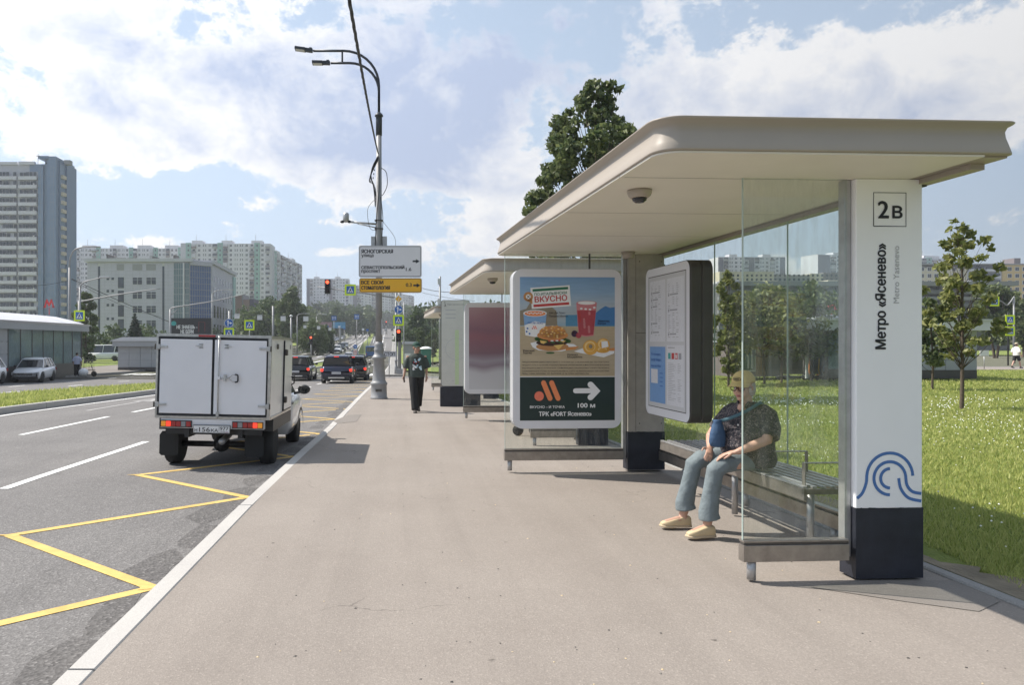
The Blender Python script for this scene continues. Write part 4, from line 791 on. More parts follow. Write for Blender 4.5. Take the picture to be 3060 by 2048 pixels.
def car(label, cat, kind, paint, loc, rot, group, lit=False, name=None, plate='', rails=False, parts=True, grille=False):
    k = KIND[kind]; L_, Wd, Hh, r = k['L'], k['W'], k['Hh'], k['r']; hw = Wd / 2; lx = L_ / 2
    t = thing(name or 'car', label, cat, loc, rot, group)
    # lower body loft along y
    st = [(-lx, .48, k['tail'] * .86, .80), (-lx + .06, .33, k['tail'] * .98, .90), (-lx + .30, .26, k['tail'], .98), (k['wb'][0] - .45, .22, k['belt'] + .03, 1.), (0, .22, k['belt'], 1.), (k['ra'][1], .22, k['hood'] + .02, 1.), (lx - .75, .22, k['hood'] - .02, .985), (lx - .25, .24, k['hood'] - .12, .93), (lx - .05, .28, k['hood'] - .26, .86), (lx, .36, k['hood'] - .36, .78)]
    b = MB(); rg = []
    for y, z0, z1, s in st:
        w = hw * s; pts = [(-w * .86, z0), (-w * .97, z0 + .09), (-w, z0 + .28), (-w * .99, z1 - .22), (-w * .93, z1 - .05), (-w * .80, z1), (0, z1 + .025), (w * .80, z1), (w * .93, z1 - .05), (w * .99, z1 - .22), (w, z0 + .28), (w * .97, z0 + .09), (w * .86, z0)]
        rg.append([Vector((x, y, z)) for x, z in pts])
    b.loft(rg, paint, True); body = b.build('body', t)
    # cabin: glass house
    yb0, yb1 = k['ra']; yr0, yr1 = k['rf']; zb = k['belt'] - .03
    def hsec(y, f, inset=0, zt=None):   # f: 0 at belt,1 at roof
        w = hw * (.90 - .17 * f) - inset; return [(-w, f), (w, f)]
    b = MB(); wb_, wr = hw * .90, hw * .70; zr = Hh - .06
    A = [Vector((-wb_, yb0, zb)), Vector((wb_, yb0, zb)), Vector((wb_, yb1, zb)), Vector((-wb_, yb1, zb))]; B = [Vector((-wr, yr0, zr)), Vector((wr, yr0, zr)), Vector((wr, yr1, zr)), Vector((-wr, yr1, zr))]
    b.loft([A, B], 'carglass', False); b.build('windows', t, bevel=.03)
    b = MB(); rg = []
    for y, e in ((yr0 - .10, -.05), (yr0, .0), ((yr0 + yr1) / 2, .03), (yr1, .0), (yr1 + .10, -.06)):
        rg.append([Vector((x, y, Hh - .045 + e + z)) for x, z in ((-wr * 1.05, -.04), (-wr * 1.03, 0), (-wr * .85, .03), (0, .045), (wr * .85, .03), (wr * 1.03, 0), (wr * 1.05, -.04))])
    b.loft(rg, paint, True); b.build('roof', t)
    b = MB()
    for sx in (-1, 1):
        for (ya, yc, wd) in ((yb0, yr0, .13), (yb1, yr1, .07), (-.05 + .1, -.05, .06), (yb0 * .55, yr0 * .62, .09)):
            a = Vector((sx * wb_ * 1.005, ya, zb)); c = Vector((sx * wr * 1.03, yc, zr + .01)); d = Vector((0, wd / 2, 0)); o_ = Vector((sx * .012, 0, 0))
            for p, q in ((a, c),): b.add([p - d + o_, p + d + o_, q + d + o_, q - d + o_, p - d - o_, p + d - o_, q + d - o_, q - d - o_], [(0, 1, 2, 3), (7, 6, 5, 4), (0, 4, 5, 1), (1, 5, 6, 2), (2, 6, 7, 3), (3, 7, 4, 0)], paint)
    b.build('pillar', t)['kind'] = 'stuff'
    if not parts: 
        for x in (-hw + .12, hw - .12):
            for y in k['wb']: wheel(t, x, y, r, .22)
        b = MB(); b.box((-hw * .8, lx - .12, .55), (-hw * .45, lx - .02, .68), 'headl'); b.build('headlight', t); b = MB(); b.box((hw * .45, lx - .12, .55), (hw * .8, lx - .02, .68), 'headl'); b.build('headlight', t)
        b = MB(); b.box((-.45, lx - .06, .42), (.45, lx - .005, .62), 'black'); b.build('grille', t)
        return t
    for x in (-hw + .115, hw - .115):
        for y in k['wb']:
            wheel(t, x, y, r, .23)
            b = MB(); sx = 1 if x > 0 else -1; n = 16; X = sx * (hw * 1.004)
            ring = [(y + (r + .07) * math.cos(math.pi * i / n), r + (r + .07) * math.sin(math.pi * i / n)) for i in range(n + 1)]; ri = [(y + (r - .0) * math.cos(math.pi * i / n), r + r * math.sin(math.pi * i / n)) for i in range(n + 1)]
            b.add([(X, p, z) for p, z in ring] + [(X, p, z) for p, z in ri] + [(X - sx * .18, p, z) for p, z in ring], [(i, i + 1, n + 2 + i, n + 1 + i) for i in range(n)] + [(i, 2 * n + 2 + i, 2 * n + 3 + i, i + 1) for i in range(n)], 'black'); b.build('wheel_arch', t)
    b = MB(); b.box((-hw * .84, -lx - .02, .30), (hw * .84, -lx + .15, .50), 'black'); b.box((-hw * .5, -lx - .03, .36), (hw * .5, -lx - .018, .44), 'chrome'); b.build('rear_bumper', t, bevel=.02)
    b = MB(); b.box((-hw * .84, lx - .2, .24), (hw * .84, lx + .01, .42), 'black'); b.build('front_bumper', t, bevel=.03)
    b = MB(); b.box((-.42, lx - .12, .50), (.42, lx + .005, .64), 'black'); b.box((-.42, lx - .01, .565), (.42, lx + .012, .585), 'chrome'); gr = b.build('grille', t, bevel=.01)
    if grille: b = MB(); b.stroke([(0, -.055), (-.035, 0), (0, .055), (.035, 0), (0, -.055)], .018, 1, 'chrome'); e_ = b.build('emblem', gr, loc=(0, lx + .016, .575)); e_.rotation_euler = (0, 0, R(180))
    for sx in (-1, 1):
        tz = k['tail'] - .25
        b = MB(); b.prism([(sx * hw * x_, z_) for x_, z_ in ((.97, tz - .05), (.97, tz + .12), (.55, tz + .07), (.48, tz - .02), (.7, tz - .06))], -lx + .02, -lx + .12, 'taillit' if lit else 'tailoff'); b.build('tail_light', t, bevel=.01)
        b = MB(); b.prism([(sx * hw * x_, z_) for x_, z_ in ((.90, k['hood'] - .40), (.90, k['hood'] - .22), (.55, k['hood'] - .30), (.50, k['hood'] - .40))], lx - .22, lx - .015, 'headl'); b.build('headlight', t, bevel=.01)
        b = MB(); b.ell((sx * (hw + .09), yb1 - .25, k['belt'] + .08), (.10, .05, .075), 'black' if paint != 'paint_white' else 'black'); b.cyl((sx * (hw - .05), yb1 - .25, k['belt'] + .03), (sx * (hw + .06), yb1 - .25, k['belt'] + .06), .02, 'black', 6); b.build('mirror', t)
    b = MB(); b.box((-.26, -lx - .03, .62), (.26, -lx - .012, .735), 'plate'); b.box((-.24, -lx - .034, .65), (.24, -lx - .031, .70), 'txtgrey'); b.build('number_plate', t)
    if lit: b = MB(); b.box((-.14, yr0 - .12, Hh - .075), (.14, yr0 - .08, Hh - .045), 'taillit'); b.build('brake_light', t)
    if rails:
        for sx in (-1, 1): b = MB(); b.tube([(sx * wr * .95, yr0 + .05, Hh - .02), (sx * wr * .95, yr0 + .2, Hh + .045), (sx * wr * .95, yr1 - .2, Hh + .045), (sx * wr * .95, yr1 - .02, Hh - .02)], .016, 'dkmetal', 6); b.build('roof_rail', t)
    return t
# ---- the box truck
def truck():
    yd = 10.72; x0 = -2.765; road = H(x0, yd + 1.5) - .15
    t = thing('box_truck', 'small white pickup truck with an insulated box body and closed rear doors', 'truck', (x0, yd, road + .0), 0)
    t.rotation_euler = (R(-.7), R(1.3), 0)
    Hb, Ht, w = .74, 1.965, .835; Ln = 2.05
    b = MB(); b.box((-w + .012, .03, Hb + .01), (w - .012, Ln - .01, Ht - .01), 'boxwhite'); cargo = b.build('cargo_box', t)
    b = MB()   # aluminium corner frame
    for x in (-w, w - .045): b.box((x, 0, Hb), (x + .045, .045, Ht), 'alu'); b.box((x, Ln - .03, Hb), (x + .045, Ln, Ht), 'alu')
    for z in (Hb, Ht - .035): b.box((-w + .0455, .001, z), (w - .0455, .044, z + .035), 'alu')
    for sx in (-1, 1):
        xa, xb = sorted((sx * (w + .004), sx * (w - .04)))
        b.box((xa, .0455, Hb - .002), (xb, Ln - .0305, Hb + .035), 'alu'); b.box((xa, .0455, Ht - .035), (xb, Ln - .0305, Ht + .002), 'alu')
    b.build('box_frame', cargo)
    b = MB(); b.box((-w + .01, .01, Ht - .02), (w - .01, Ln - .01, Ht + .004), 'alu'); b.build('box_roof', cargo)
    for nm, xa, xb in (('rear_door', -.770, -.018), ('rear_door', .018, .770)):
        b = MB(); b.box((xa, -.022, Hb + .075), (xb, .02, Ht - .075), 'doorwhite'); d = b.build('rear_door', t, bevel=.004); d['label'] = 'left rear door' if xa < -.5 else 'right rear door with lever handle'
        b = MB(); g = .034
        for a, c in (((xa - g, -.012, Hb + .042), (xb + g * .4, .01, Hb + .0745)), ((xa - g, -.012, Ht - .0745), (xb + g * .4, .01, Ht - .042)), ((xa - g, -.012, Hb + .075), (xa - .0005, .01, Ht - .075)), ((xb + .0005, -.012, Hb + .075), (xb + g * .5, .01, Ht - .075))):
            b.box(a, c, 'gasket')
        b.build('door_seal', d)
        for z in (Hb + .20, Ht - .19):
            sx = -1 if xa < -.5 else 1; xe = sx * .80
            b = MB(); xs_ = sorted((xe + sx * .03, xe - sx * .135)); b.box((xs_[0], -.042, z - .012), (xs_[1], -.0225, z + .018), 'alu2'); b.box((min(xe + sx * .04, xe - sx * .03), -.048, z - .035), (max(xe + sx * .04, xe - sx * .03), -.02, z + .035), 'alu2')
            b.cyl((xe + sx * .036, -.05, z - .04), (xe + sx * .036, -.05, z + .04), .012, 'dkmetal', 8); b.build('hinge', d, bevel=.003)
        cx = -.18 if xa < -.5 else .19
        b = MB(); b.box((cx - .03, -.03, Ht - .145), (cx + .03, -.0225, Ht - .139), 'black'); b.box((cx - .03, -.03, Ht - .195), (cx + .03, -.0225, Ht - .189), 'black'); b.box((cx - .016, -.036, Ht - .189), (cx + .016, -.0225, Ht - .145), 'alu2'); xs_ = sorted((cx, cx + (-.08 if cx < 0 else .08))); b.box((xs_[0], -.034, Ht - .17), (xs_[1], -.0225, Ht - .162), 'alu2'); b.build('door_catch', d)
    b = MB(); b.cyl((.088, -.045, Hb + .02), (.082, -.045, Ht - .02), .009, 'alu2', 8)
    for z in (Hb + .06, Ht - .06, Hb + .09): b.box((.065, -.06, z - .015), (.105, -.0225, z + .02), 'alu2')
    b.box((.03, -.03, Hb + .03), (.14, -.0225, Hb + .04), 'alu2'); b.box((.03, -.03, Ht - .035), (.14, -.0225, Ht - .025), 'alu2'); b.build('locking_bar', t)
    b = MB(); zc = Hb + .60
    b.box((.07, -.065, zc - .022), (.115, -.024, zc + .022), 'doorwhite'); b.cyl((.11, -.06, zc), (.24, -.06, zc), .008, 'alu2', 8); b.box((.165, -.07, zc - .045), (.195, -.0225, zc + .055), 'alu2')
    b.tube([(.24, -.06, zc), (.29, -.06, zc + .05), (.345, -.06, zc + .052)], .006, 'alu2', 6); b.tube([(.24, -.06, zc), (.29, -.06, zc - .045), (.345, -.06, zc - .052)], .006, 'alu2', 6)
    b.tube([(.33, -.06, zc + .056), (.365, -.06, zc + .05), (.372, -.06, zc + .03), (.372, -.06, zc - .03), (.365, -.06, zc - .05), (.33, -.06, zc - .056)], .012, 'black', 8); b.build('door_handle', t)
    # side door on the kerb side
    b = MB(); b.box((w - .011, 1.22, Hb + .06), (w + .012, Ln - .06, Ht - .07), 'boxwhite'); sd_ = b.build('side_door', t)
    b = MB()
    for a, c in (((w - .011, 1.185, Hb + .04), (w + .010, 1.2195, Ht - .05)), ((w - .011, 1.22, Hb + .04), (w + .008, Ln - .06, Hb + .0595))): b.box(a, c, 'gasket')
    b.build('door_seal', sd_)
    for z in (Hb + .22, Ht - .24): b = MB(); b.box((w + .008, 1.20, z - .05), (w + .05, 1.30, z + .05), 'dkmetal'); b.build('hinge', sd_, bevel=.01)
    b = MB(); b.tube([(w + .012, 1.95, 1.3), (w + .06, 1.95, 1.33), (w + .06, 1.95, 1.20), (w + .012, 1.95, 1.17)], .012, 'black', 8); b.build('door_handle', sd_)
    for y in (.55, 1.75): b = MB(); b.box((w + .0, y - .05, Ht - .19), (w + .014, y + .05, Ht - .11), 'dkmetal'); b.build('vent', cargo, bevel=.01)
    b = MB(); b.box((-.22, -.03, Ht - .034), (.02, -.001, Ht - .004), 'tailoff'); b.build('high_brake_light', t)
    # lamp beam and clusters
    b = MB(); b.box((-.75, .01, .60), (.755, .10, .735), 'doorwhite'); beam = b.build('lamp_panel', t, bevel=.004)
    for sx in (-1, 1):
        xa = -.745 if sx < 0 else .293; b = MB(); b.box((xa, -.012, .612), (xa + .452, .0095, .712), 'black'); cl = b.build('light_cluster', t)
        cols = ['amber', 'taillit', 'tailoff', 'tailoff', 'amberoff', 'tailoff']
        if sx > 0: cols = cols[::-1]
        for i, m_ in enumerate(cols):
            q = MB(); q.box((xa + .012 + i * .0725, -.024, .625), (xa + .012 + i * .0725 + .066, -.0125, .70), m_); q.lathe([(.0, 0), (.02, 0), (.026, .004)], m_, 10); q.v = q.v[:8]; q.f = q.f[:6]; q.m = q.m[:6]; q.sm = q.sm[:6]; q.build('lamp', cl, bevel=.004)
    b = MB(); b.box((-.268, -.02, .535), (.268, .005, .655), 'black'); pf = b.build('plate_holder', t)
    b = MB(); b.box((-.262, -.024, .541), (.262, -.0205, .649), 'plate'); pf2 = b.build('number_plate', t)
    b = MB(); b.text('Н', -.242, .556, height=.046, m='ink', bold=.015); b.text('156', -.178, .556, width=.155, height=.064, m='ink', bold=.01); b.text('КА', -.005, .556, width=.10, height=.046, m='ink', bold=.015)
    b.text('977', .122, .582, width=.125, height=.050, m='ink', bold=.01); b.text('RUS', .135, .553, width=.06, height=.018, m='ink'); b.rect(.108, .541, .112, .649, 3, 'ink'); b.rect(.205, .553, .24, .561, 3, 'signblue'); b.rect(.205, .553, .24, .557, 4, 'red')
    b.stroke([(-.257, .546), (.257, .546), (.257, .644), (-.257, .644), (-.257, .546)], .003, 2, 'ink'); b.build('plate_lettering', pf2, loc=(0, -.0245, 0))
    # chassis, axle, wheels, mudflaps
    b = MB(); 
    for sx in (-.42, .36): b.box((sx, .08, .46), (sx + .07, 4.0, .60), 'black')
    b.box((-.7, .12, .50), (.7, .18, .58), 'black'); b.box((-.6, 1.2, .40), (-.1, 1.9, .62), 'black'); b.box((.25, .9, .36), (.7, 1.6, .62), 'black'); b.build('chassis', t)
    b = MB(); b.cyl((-.66, .62, .30), (.66, .62, .30), .045, 'black', 10); b.ell((0, .62, .31), (.13, .13, .13), 'black'); b.build('rear_axle', t)
    b = MB(); b.tube([(.05, .9, .42), (.1, .3, .40), (.12, .12, .40)], .05, 'steel2', 10); b.build('silencer', t)
    for x in (-.70, .72): wheel(t, x, .62, .32, .20)
    for x in (-.68, .70): wheel(t, x, 3.30, .32, .20)
    for x in (-.82, .44):
        b = MB(); b.prism([(x + .03, .17), (x + .25, .17), (x + .28, .20), (x + .28, .46), (x + .22, .53), (x + .04, .53), (x, .47), (x, .20)], .20, .215, 'rubber'); b.build('mudflap', t)
    # cab
    b = MB(); rg = []
    for y, z0, z1, s in ((2.07, .30, .98, .97), (2.3, .28, .99, 1.0), (3.0, .28, .98, 1.0), (3.30, .34, .96, 1.0), (3.7, .30, .90, .97), (3.98, .32, .78, .90), (4.08, .36, .66, .80)):
        ww = .84 * s; rg.append([Vector((x, y, z)) for x, z in ((-ww * .9, z0), (-ww, z0 + .2), (-ww, z1 - .15), (-ww * .92, z1), (0, z1 + .03), (ww * .92, z1), (ww, z1 - .15), (ww, z0 + .2), (ww * .9, z0))])
    b.loft(rg, 'paint_white', True); b.build('cab_body', t)
    b = MB(); b.loft([[Vector((-.77, 2.07, .95)), Vector((.77, 2.07, .95)), Vector((.77, 3.15, .95)), Vector((-.77, 3.15, .95))], [Vector((-.62, 2.09, 1.42)), Vector((.62, 2.09, 1.42)), Vector((.62, 2.55, 1.42)), Vector((-.62, 2.55, 1.42))]], 'carglass', False); b.build('windows', t)
    b = MB(); b.box((-.64, 2.07, 1.42), (.64, 2.6, 1.47), 'paint_white'); b.build('cab_roof', t, bevel=.02)
    for sx in (-1, 1):
        n = 16; rr = .37; b = MB(); X = sx * .843
        ring = [(3.30 + rr * math.cos(math.pi * i / n), .32 + rr * math.sin(math.pi * i / n)) for i in range(n + 1)]; ri = [(3.30 + .31 * math.cos(math.pi * i / n), .32 + .31 * math.sin(math.pi * i / n)) for i in range(n + 1)]
        b.add([(X, p, z) for p, z in ring] + [(X, p, z) for p, z in ri], [(i, i + 1, n + 2 + i, n + 1 + i) for i in range(n)], 'black'); b.build('wheel_arch', t)
        b = MB(); b.ell((sx * .98, 2.62, 1.06), (.115, .06, .085), 'black', n=12, k=8); b.box((sx * .98 - .08, 2.565, 1.0), (sx * .98 + .08, 2.585, 1.12), 'carglass'); b.cyl((sx * .80, 2.65, .98), (sx * .95, 2.63, 1.02), .02, 'black', 6); b.build('mirror', t)
        b = MB(); b.box((sx * .845 - .004, 2.12, .82), (sx * .845 + .004, 2.30, .85), 'black'); b.build('cab_door_handle', t)
        b = MB(); b.box((min(sx * .66, sx * .845), .25, .55), (max(sx * .66, sx * .845), 2.0, .735), 'black') ; b.build('side_skirt', t)
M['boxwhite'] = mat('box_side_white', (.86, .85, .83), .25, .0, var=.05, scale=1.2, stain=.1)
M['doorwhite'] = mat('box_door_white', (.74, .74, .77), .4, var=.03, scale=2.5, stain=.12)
M['cabside'] = M['boxwhite']
M['alu'] = mat('aluminium_profile', (.50, .48, .45), .28, .85, var=.2, scale=14, stain=.35)
M['alu2'] = mat('zinc_fitting', (.48, .48, .47), .4, .7, var=.15, scale=20)
M['gasket'] = mat('rubber_gasket', (.012, .013, .018), .6)
truck()
def gr(px, py): return onroad(px, py)
def put(label, cat, kind, paint, px, z, rotdeg, group='cars on the road', off=-.15, **kw):
    X = (px - CX) / F * z; return car(label, cat, kind, paint, (X, z, H(X, z) + off), R(rotdeg), group, **kw)
G1 = 'cars stopped ahead at the traffic lights'
put('black SUV with lit brake lights just right of the white box truck', 'car', 'suv', 'paint_black', 897, 50.0, 0, G1, lit=True)
put('dark navy SUV with lit brake lights, centre lane, largest car ahead', 'car', 'suv', 'paint_navy', 1015, 44.5, 0, G1, lit=True, rails=True)
put('dark grey crossover half hidden behind the navy SUV', 'car', 'suv', 'paint_black', 1060, 51.0, 0, G1, lit=True)
put('silver sedan in front of the black SUV beside the truck', 'car', 'sedan', 'paint_silver', 893, 60, 0, G1)
G2 = 'cars driving away up the right carriageway'
put('small dark sedan beside the blue bus', 'car', 'sedan', 'paint_black', 1078, 118, 0, G2, parts=False)
G3 = 'oncoming cars waiting on the opposite carriageway'
for i, (px, z, pt, kd, lb) in enumerate(((977, 140, 'paint_grey', 'hatch', 'dark grey oncoming car, leftmost of the front row'), (1007, 141, 'paint_white', 'hatch', 'white oncoming car in the middle of the front row'), (1043, 143, 'paint_white', 'sedan', 'white oncoming sedan nearest the striped post'),
                                 (993, 152, 'paint_silver', 'sedan', 'silver oncoming car in the second row on the left'), (1019, 156, 'paint_black', 'suv', 'black oncoming SUV behind the white ones'), (1030, 175, 'paint_silver', 'hatch', 'pale oncoming car farthest back beside the railing'), (1059, 166, 'paint_grey', 'sedan', 'grey oncoming car beside the chevron post'))):
    put(lb, 'car', kd, pt, px, z, 180, G3, parts=False)
G4 = 'cars parked along the kerb up the hill'
cols = ['paint_black', 'paint_grey', 'paint_silver', 'paint_silver', 'paint_navy', 'paint_white', 'paint_silver', 'paint_black']
for i in range(8):
    y = 232 + i * 13.5; X = XOf(y) - 1.8
    car('parked ' + ('black', 'dark grey', 'silver', 'pale silver', 'navy', 'white', 'light grey', 'small black')[i] + ' car, number ' + ('one', 'two', 'three', 'four', 'five', 'six', 'seven', 'eight')[i] + ' up the hill row', 'car', 'hatch' if i % 2 else 'sedan', cols[i], (X, y, H(X, y)), R(184), G4, parts=False)
# junction traffic at the crest
for i, (px, z, pt, lb) in enumerate(((1112, 520, 'paint_black', 'black car crossing at the hill crest'), (1153, 500, 'paint_silver', 'silver car at the crest of the right carriageway'), (1172, 505, 'paint_black', 'dark car at the crest beside the silver one'))):
    put(lb, 'car', 'suv', pt, px, z, 0 if i else 75, 'distant cars at the crest', parts=False)
# white hatchback left and its neighbour
wc = onroad(75, 1144)
car('white raised hatchback with black wheel arches on the opposite road', 'car', 'hatch', 'paint_white', (wc.x, wc.y + 1.2, wc.z), R(180 + 11), 'cars on the opposite road', rails=True, grille=True)
car('white car cut off by the left picture edge', 'car', 'hatch', 'paint_white', (-23.6, 41.2, H(-23.6, 41) - .15), R(180 + 8), 'cars on the opposite road')
car('dark blue sedan parked behind the green toilet cabin', 'car', 'sedan', 'paint_blue', (7.5, 90, H(7.5, 90)), R(70), 'vehicles parked beyond the junction')
car('white van parked beyond the railings by the office', 'van', 'van', 'paint_white', (-38.5, 96, H(-38, 96)), R(95), 'vehicles parked beyond the junction', name='van')
def bus():
    z = 172; X = (1108 - CX) / F * z; t = thing('bus', 'blue city bus driving away beside the lamp post', 'bus', (X, z, H(X, z) - .15), 0)
    b = MB(); b.box((-1.2, 0, .35), (1.2, 9, 2.85), 'busblue'); b.build('body', t, bevel=.08); b = MB(); b.box((-1.0, -.02, 1.55), (1.0, .03, 2.55), 'carglass'); b.build('rear_window', t)
    b = MB(); b.box((-1.0, -.03, .40), (1.0, .02, .62), 'black'); b.build('bumper', t)
    for sx in (-1, 1):
        b = MB(); b.box((sx * 1.21 - .02, .5, 1.5), (sx * 1.21 + .02, 8.5, 2.4), 'carglass'); b.build('side_windows', t)
        b = MB(); b.box((sx * 1.02 - .1, -.03, .8), (sx * 1.02 + .1, .02, 1.15), 'tailoff'); b.build('tail_light', t)
        for y in (1.8, 6.9): wheel(t, sx * 1.05, y, .46, .28)
M['busblue'] = mat('bus_blue', (.02, .10, .30), .3, var=.03, coat=.3)
bus()
b = MB(); b.box((-3, -1.2, .2), (3, 1.2, 2.7), 'busblue')
for x in np.arange(-2.9, 3, .35): b.box((x, -1.24, .3), (x + .12, -1.2005, 2.6), 'signblue')
cb = b.build('container', loc=(-34.5, 104, H(-34, 104))); tag(cb, 'blue shipping container left of the small pavilion', 'container')
# ================================================================== LAMP POST, SIGNS, LIGHTS
def g0(X, Y): return H(X, Y)
def crosswalk_print(parent, s=.6, loc=(0, 0, 0), fig=True, name='sign_print'):
    b = MB(); h = s / 2; b.rect(-h, -h, h, h, 1, 'signblue'); b.poly([(-h * .82, -h * .72), (h * .82, -h * .72), (0, h * .82)], 2, 'white')
    b.disc(0, h * .38, h * .10, h * .10, 3, 'ink', 10); b.stroke([(0, h * .26), (.02 * s, -h * .12)], .13 * s, 3, 'ink'); b.stroke([(0, -h * .08), (-h * .26, -h * .42), (-h * .30, -h * .66)], .08 * s, 3, 'ink'); b.stroke([(0, -h * .08), (h * .22, -h * .38), (h * .36, -h * .60)], .08 * s, 4, 'ink')
    b.stroke([(0, h * .18), (-h * .28, -h * .02)], .06 * s, 3, 'ink'); b.stroke([(0, h * .18), (h * .26, -h * .06)], .06 * s, 3, 'ink')
    for i in range(4): b.stroke([(-h * .62 + i * h * .36, -h * .70), (-h * .50 + i * h * .34, -h * .56)], .06 * s, 3, 'ink')
    return b.build(name, parent, loc=loc)
def crosswalk_sign(label, px, py, z, size, group='pedestrian crossing signs', rotz=0, double=False, face=-1):
    c = at(px, py, z); t = thing('crosswalk_sign', label, 'road sign', c, rotz, group); h = size / 2
    b = MB(); b.prism(rrect(-h, -h, h, h, size * .05), 0, .02, 'fluo'); b.build('panel', t); crosswalk_print(t, size * .68, (0, -.003, 0)); return t
def arrow_sign(parent, loc, r):
    b = MB(); b.disc(0, 0, r, r, 0, 'white', 24); b.disc(0, 0, r * .93, r * .93, 1, 'signblue', 24); b.stroke([(-r * .2, -r * .7), (-r * .2, r * .35)], r * .2, 2, 'white'); b.poly([(-r * .5, r * .25), (r * .1, r * .25), (-r * .2, r * .75)], 3, 'white')
    b.stroke([(-r * .2, 0), (r * .35, 0)], r * .18, 3, 'white'); b.poly([(r * .3, -r * .28), (r * .78, 0), (r * .3, r * .28)], 4, 'white'); return b.build('sign_print', parent, loc=loc)
def signal(parent, loc, s=1.0, lit=True, red_on_top=True):
    b = MB(); b.box((-.17 * s, 0, -.48 * s), (.17 * s, .18 * s, .48 * s), 'black'); hd = b.build('signal_head', parent, loc=loc, bevel=.02)
    b = MB(); b.box((-.21 * s, .19 * s, -.52 * s), (.21 * s, .2 * s, .52 * s), 'black'); b.build('backboard', hd)
    for i, m_ in enumerate(('lampred', 'lampoff', 'lampoff')):
        q = MB(); q.ell((0, 0, .31 * s - .31 * s * i), (.125 * s, .05 * s, .125 * s), m_, n=14, k=7); q.build('lens', hd)
        q = MB(); q.tube([(0, -.14 * s, .31 * s - .31 * s * i), (0, 0, .31 * s - .31 * s * i)], .15 * s, 'black', 14, caps=False); 
        q.build('visor', hd)
    return hd
def lamp_post():
    X, Y = -.74, 24.2; z0 = g0(X, Y); t = thing('lamp_post', 'tall grey lamp post with flared cast base and double curved arms beside the kerb', 'lamp post', (X, Y, z0), 0)
    b = MB(); b.lathe([(.285, 0), (.285, .05), (.262, .07), (.255, .45), (.275, .47), (.275, .53), (.235, .56), (.215, .62), (.175, 1.28), (.23, 1.32), (.235, 1.36), (.2, 1.40), (.155, 1.46), (.15, 1.55), (.165, 1.58), (.165, 1.63), (.14, 1.68), (.155, 1.74), (.15, 1.80), (.118, 1.84), (.11, 1.86)], 'polegrey', 28); b.build('cast_base', t)
    b = MB(); b.box((-.1, -.262, .25), (.1, -.25, .33), 'dkmetal'); b.build('access_slot', t)
    b = MB(); b.tube([(0, 0, 1.84), (0, 0, 8.9)], [.108, .085], 'polegrey', 20); b.build('pole', t)
    b = MB(); b.lathe([(.10, 8.62), (.105, 9.1), (.10, 9.24), (.14, 9.25), (.13, 9.30), (.06, 9.38)], 'poledark', 18); b.build('collar', t)
    def arm(zt, rad, xe, side):
        pts = [(0, 0, 9.3), (0, 0, zt - rad)] + [(-rad + rad * math.cos(R(a)), 0, zt - rad + rad * math.sin(R(a))) for a in range(10, 91, 10)] + [(xe, 0, zt)]
        b = MB(); b.tube(pts, .042, 'poledark', 10); return b.build('arm', t)
    arm(11.40, 1.15, -2.15, 0); arm(11.0, .95, -1.58, 1)
    b = MB(); b.tube([(-1.20, 0, 11.0), (-1.20, 0, 11.40)], .03, 'poledark', 8); b.build('arm_brace', t)
    for xe, ze, tilt in ((-2.17, 11.40, 8), (-1.60, 11.0, 1)):
        b = MB(); T = Matrix.Translation((xe, 0, ze)) @ Matrix.Rotation(R(tilt), 4, 'Y')
        b.box((-.24, -.08, -.05), (0, .08, .05), 'poledark', T); b.box((-.58, -.13, -.045), (-.2401, .13, .04), 'poledark', T); b.box((-.55, -.11, -.055), (-.26, .11, -.0455), 'ltgrey', T); b.box((-.12, -.05, .0505), (-.03, .05, .09), 'poledark', T); b.build('luminaire', t, bevel=.012)
    # camera bracket
    b = MB(); b.cyl((-.08, 0, 5.72), (-1.02, 0, 5.80), .035, 'steel2', 8); b.cyl((-.08, 0, 5.60), (-.7, 0, 5.74), .02, 'steel2', 6)
    for z in (5.55, 5.82): b.box((-.14, -.12, z), (.14, .12, z + .03), 'dkmetal')
    b.build('bracket', t); b = MB(); b.lathe([(0, 0), (.05, 0), (.1, .08), (.1, .26), (.07, .31), (0, .33)], 'steel2', 14, (-1.08, 0, 5.78)); b.ell((-1.2, 0, 5.8), (.07, .05, .05), 'black'); b.ell((-.97, 0, 5.80), (.06, .05, .05), 'black'); b.build('camera', t)
    # junction box behind the board
    b = MB(); b.box((-.26, -.02, 4.78), (.26, .2, 5.32), 'steel2'); b.build('control_box', t, bevel=.01)
    b = MB()
    for k in range(9): a = -.12 - .012 * k; b.tube(spline([(-.02, -.12, 7.95 - k * .02), (a - .1, -.1, 7.55 - k * .05), (a - .12 + .02 * k, -.1, 7.2 - .03 * k), (-.12, -.1, 6.9 - .08 * k), (-.09, -.09, 6.6)], 4), .009, 'cable', 4)
    for k in range(8): b.box((-.3 + .02 * k, -.14, 7.05 + .13 * (k % 4)), (-.27 + .02 * k, -.1, 7.10 + .13 * (k % 4)), 'cable')
    b.tube(spline([(.08, -.05, 7.55), (.24, -.05, 7.4), (.27, -.05, 7.0), (.16, -.05, 6.72), (.09, -.05, 6.65)], 5), .012, 'cable', 5)
    b.tube(spline([(.06, -.1, 6.6), (.13, -.1, 5.9), (.10, -.1, 5.2), (.14, -.1, 4.9)], 5), .012, 'cable', 5); b.tube(spline([(0, -.12, 7.9), (.0, -.12, 6.8), (-.08, -.12, 5.9), (-.12, -.12, 5.0)], 5), .014, 'cable', 5); b.tube(spline([(.12, -.1, 5.8), (.5, -.1, 5.3), (.55, -.08, 4.98)], 5), .006, 'cable', 4)
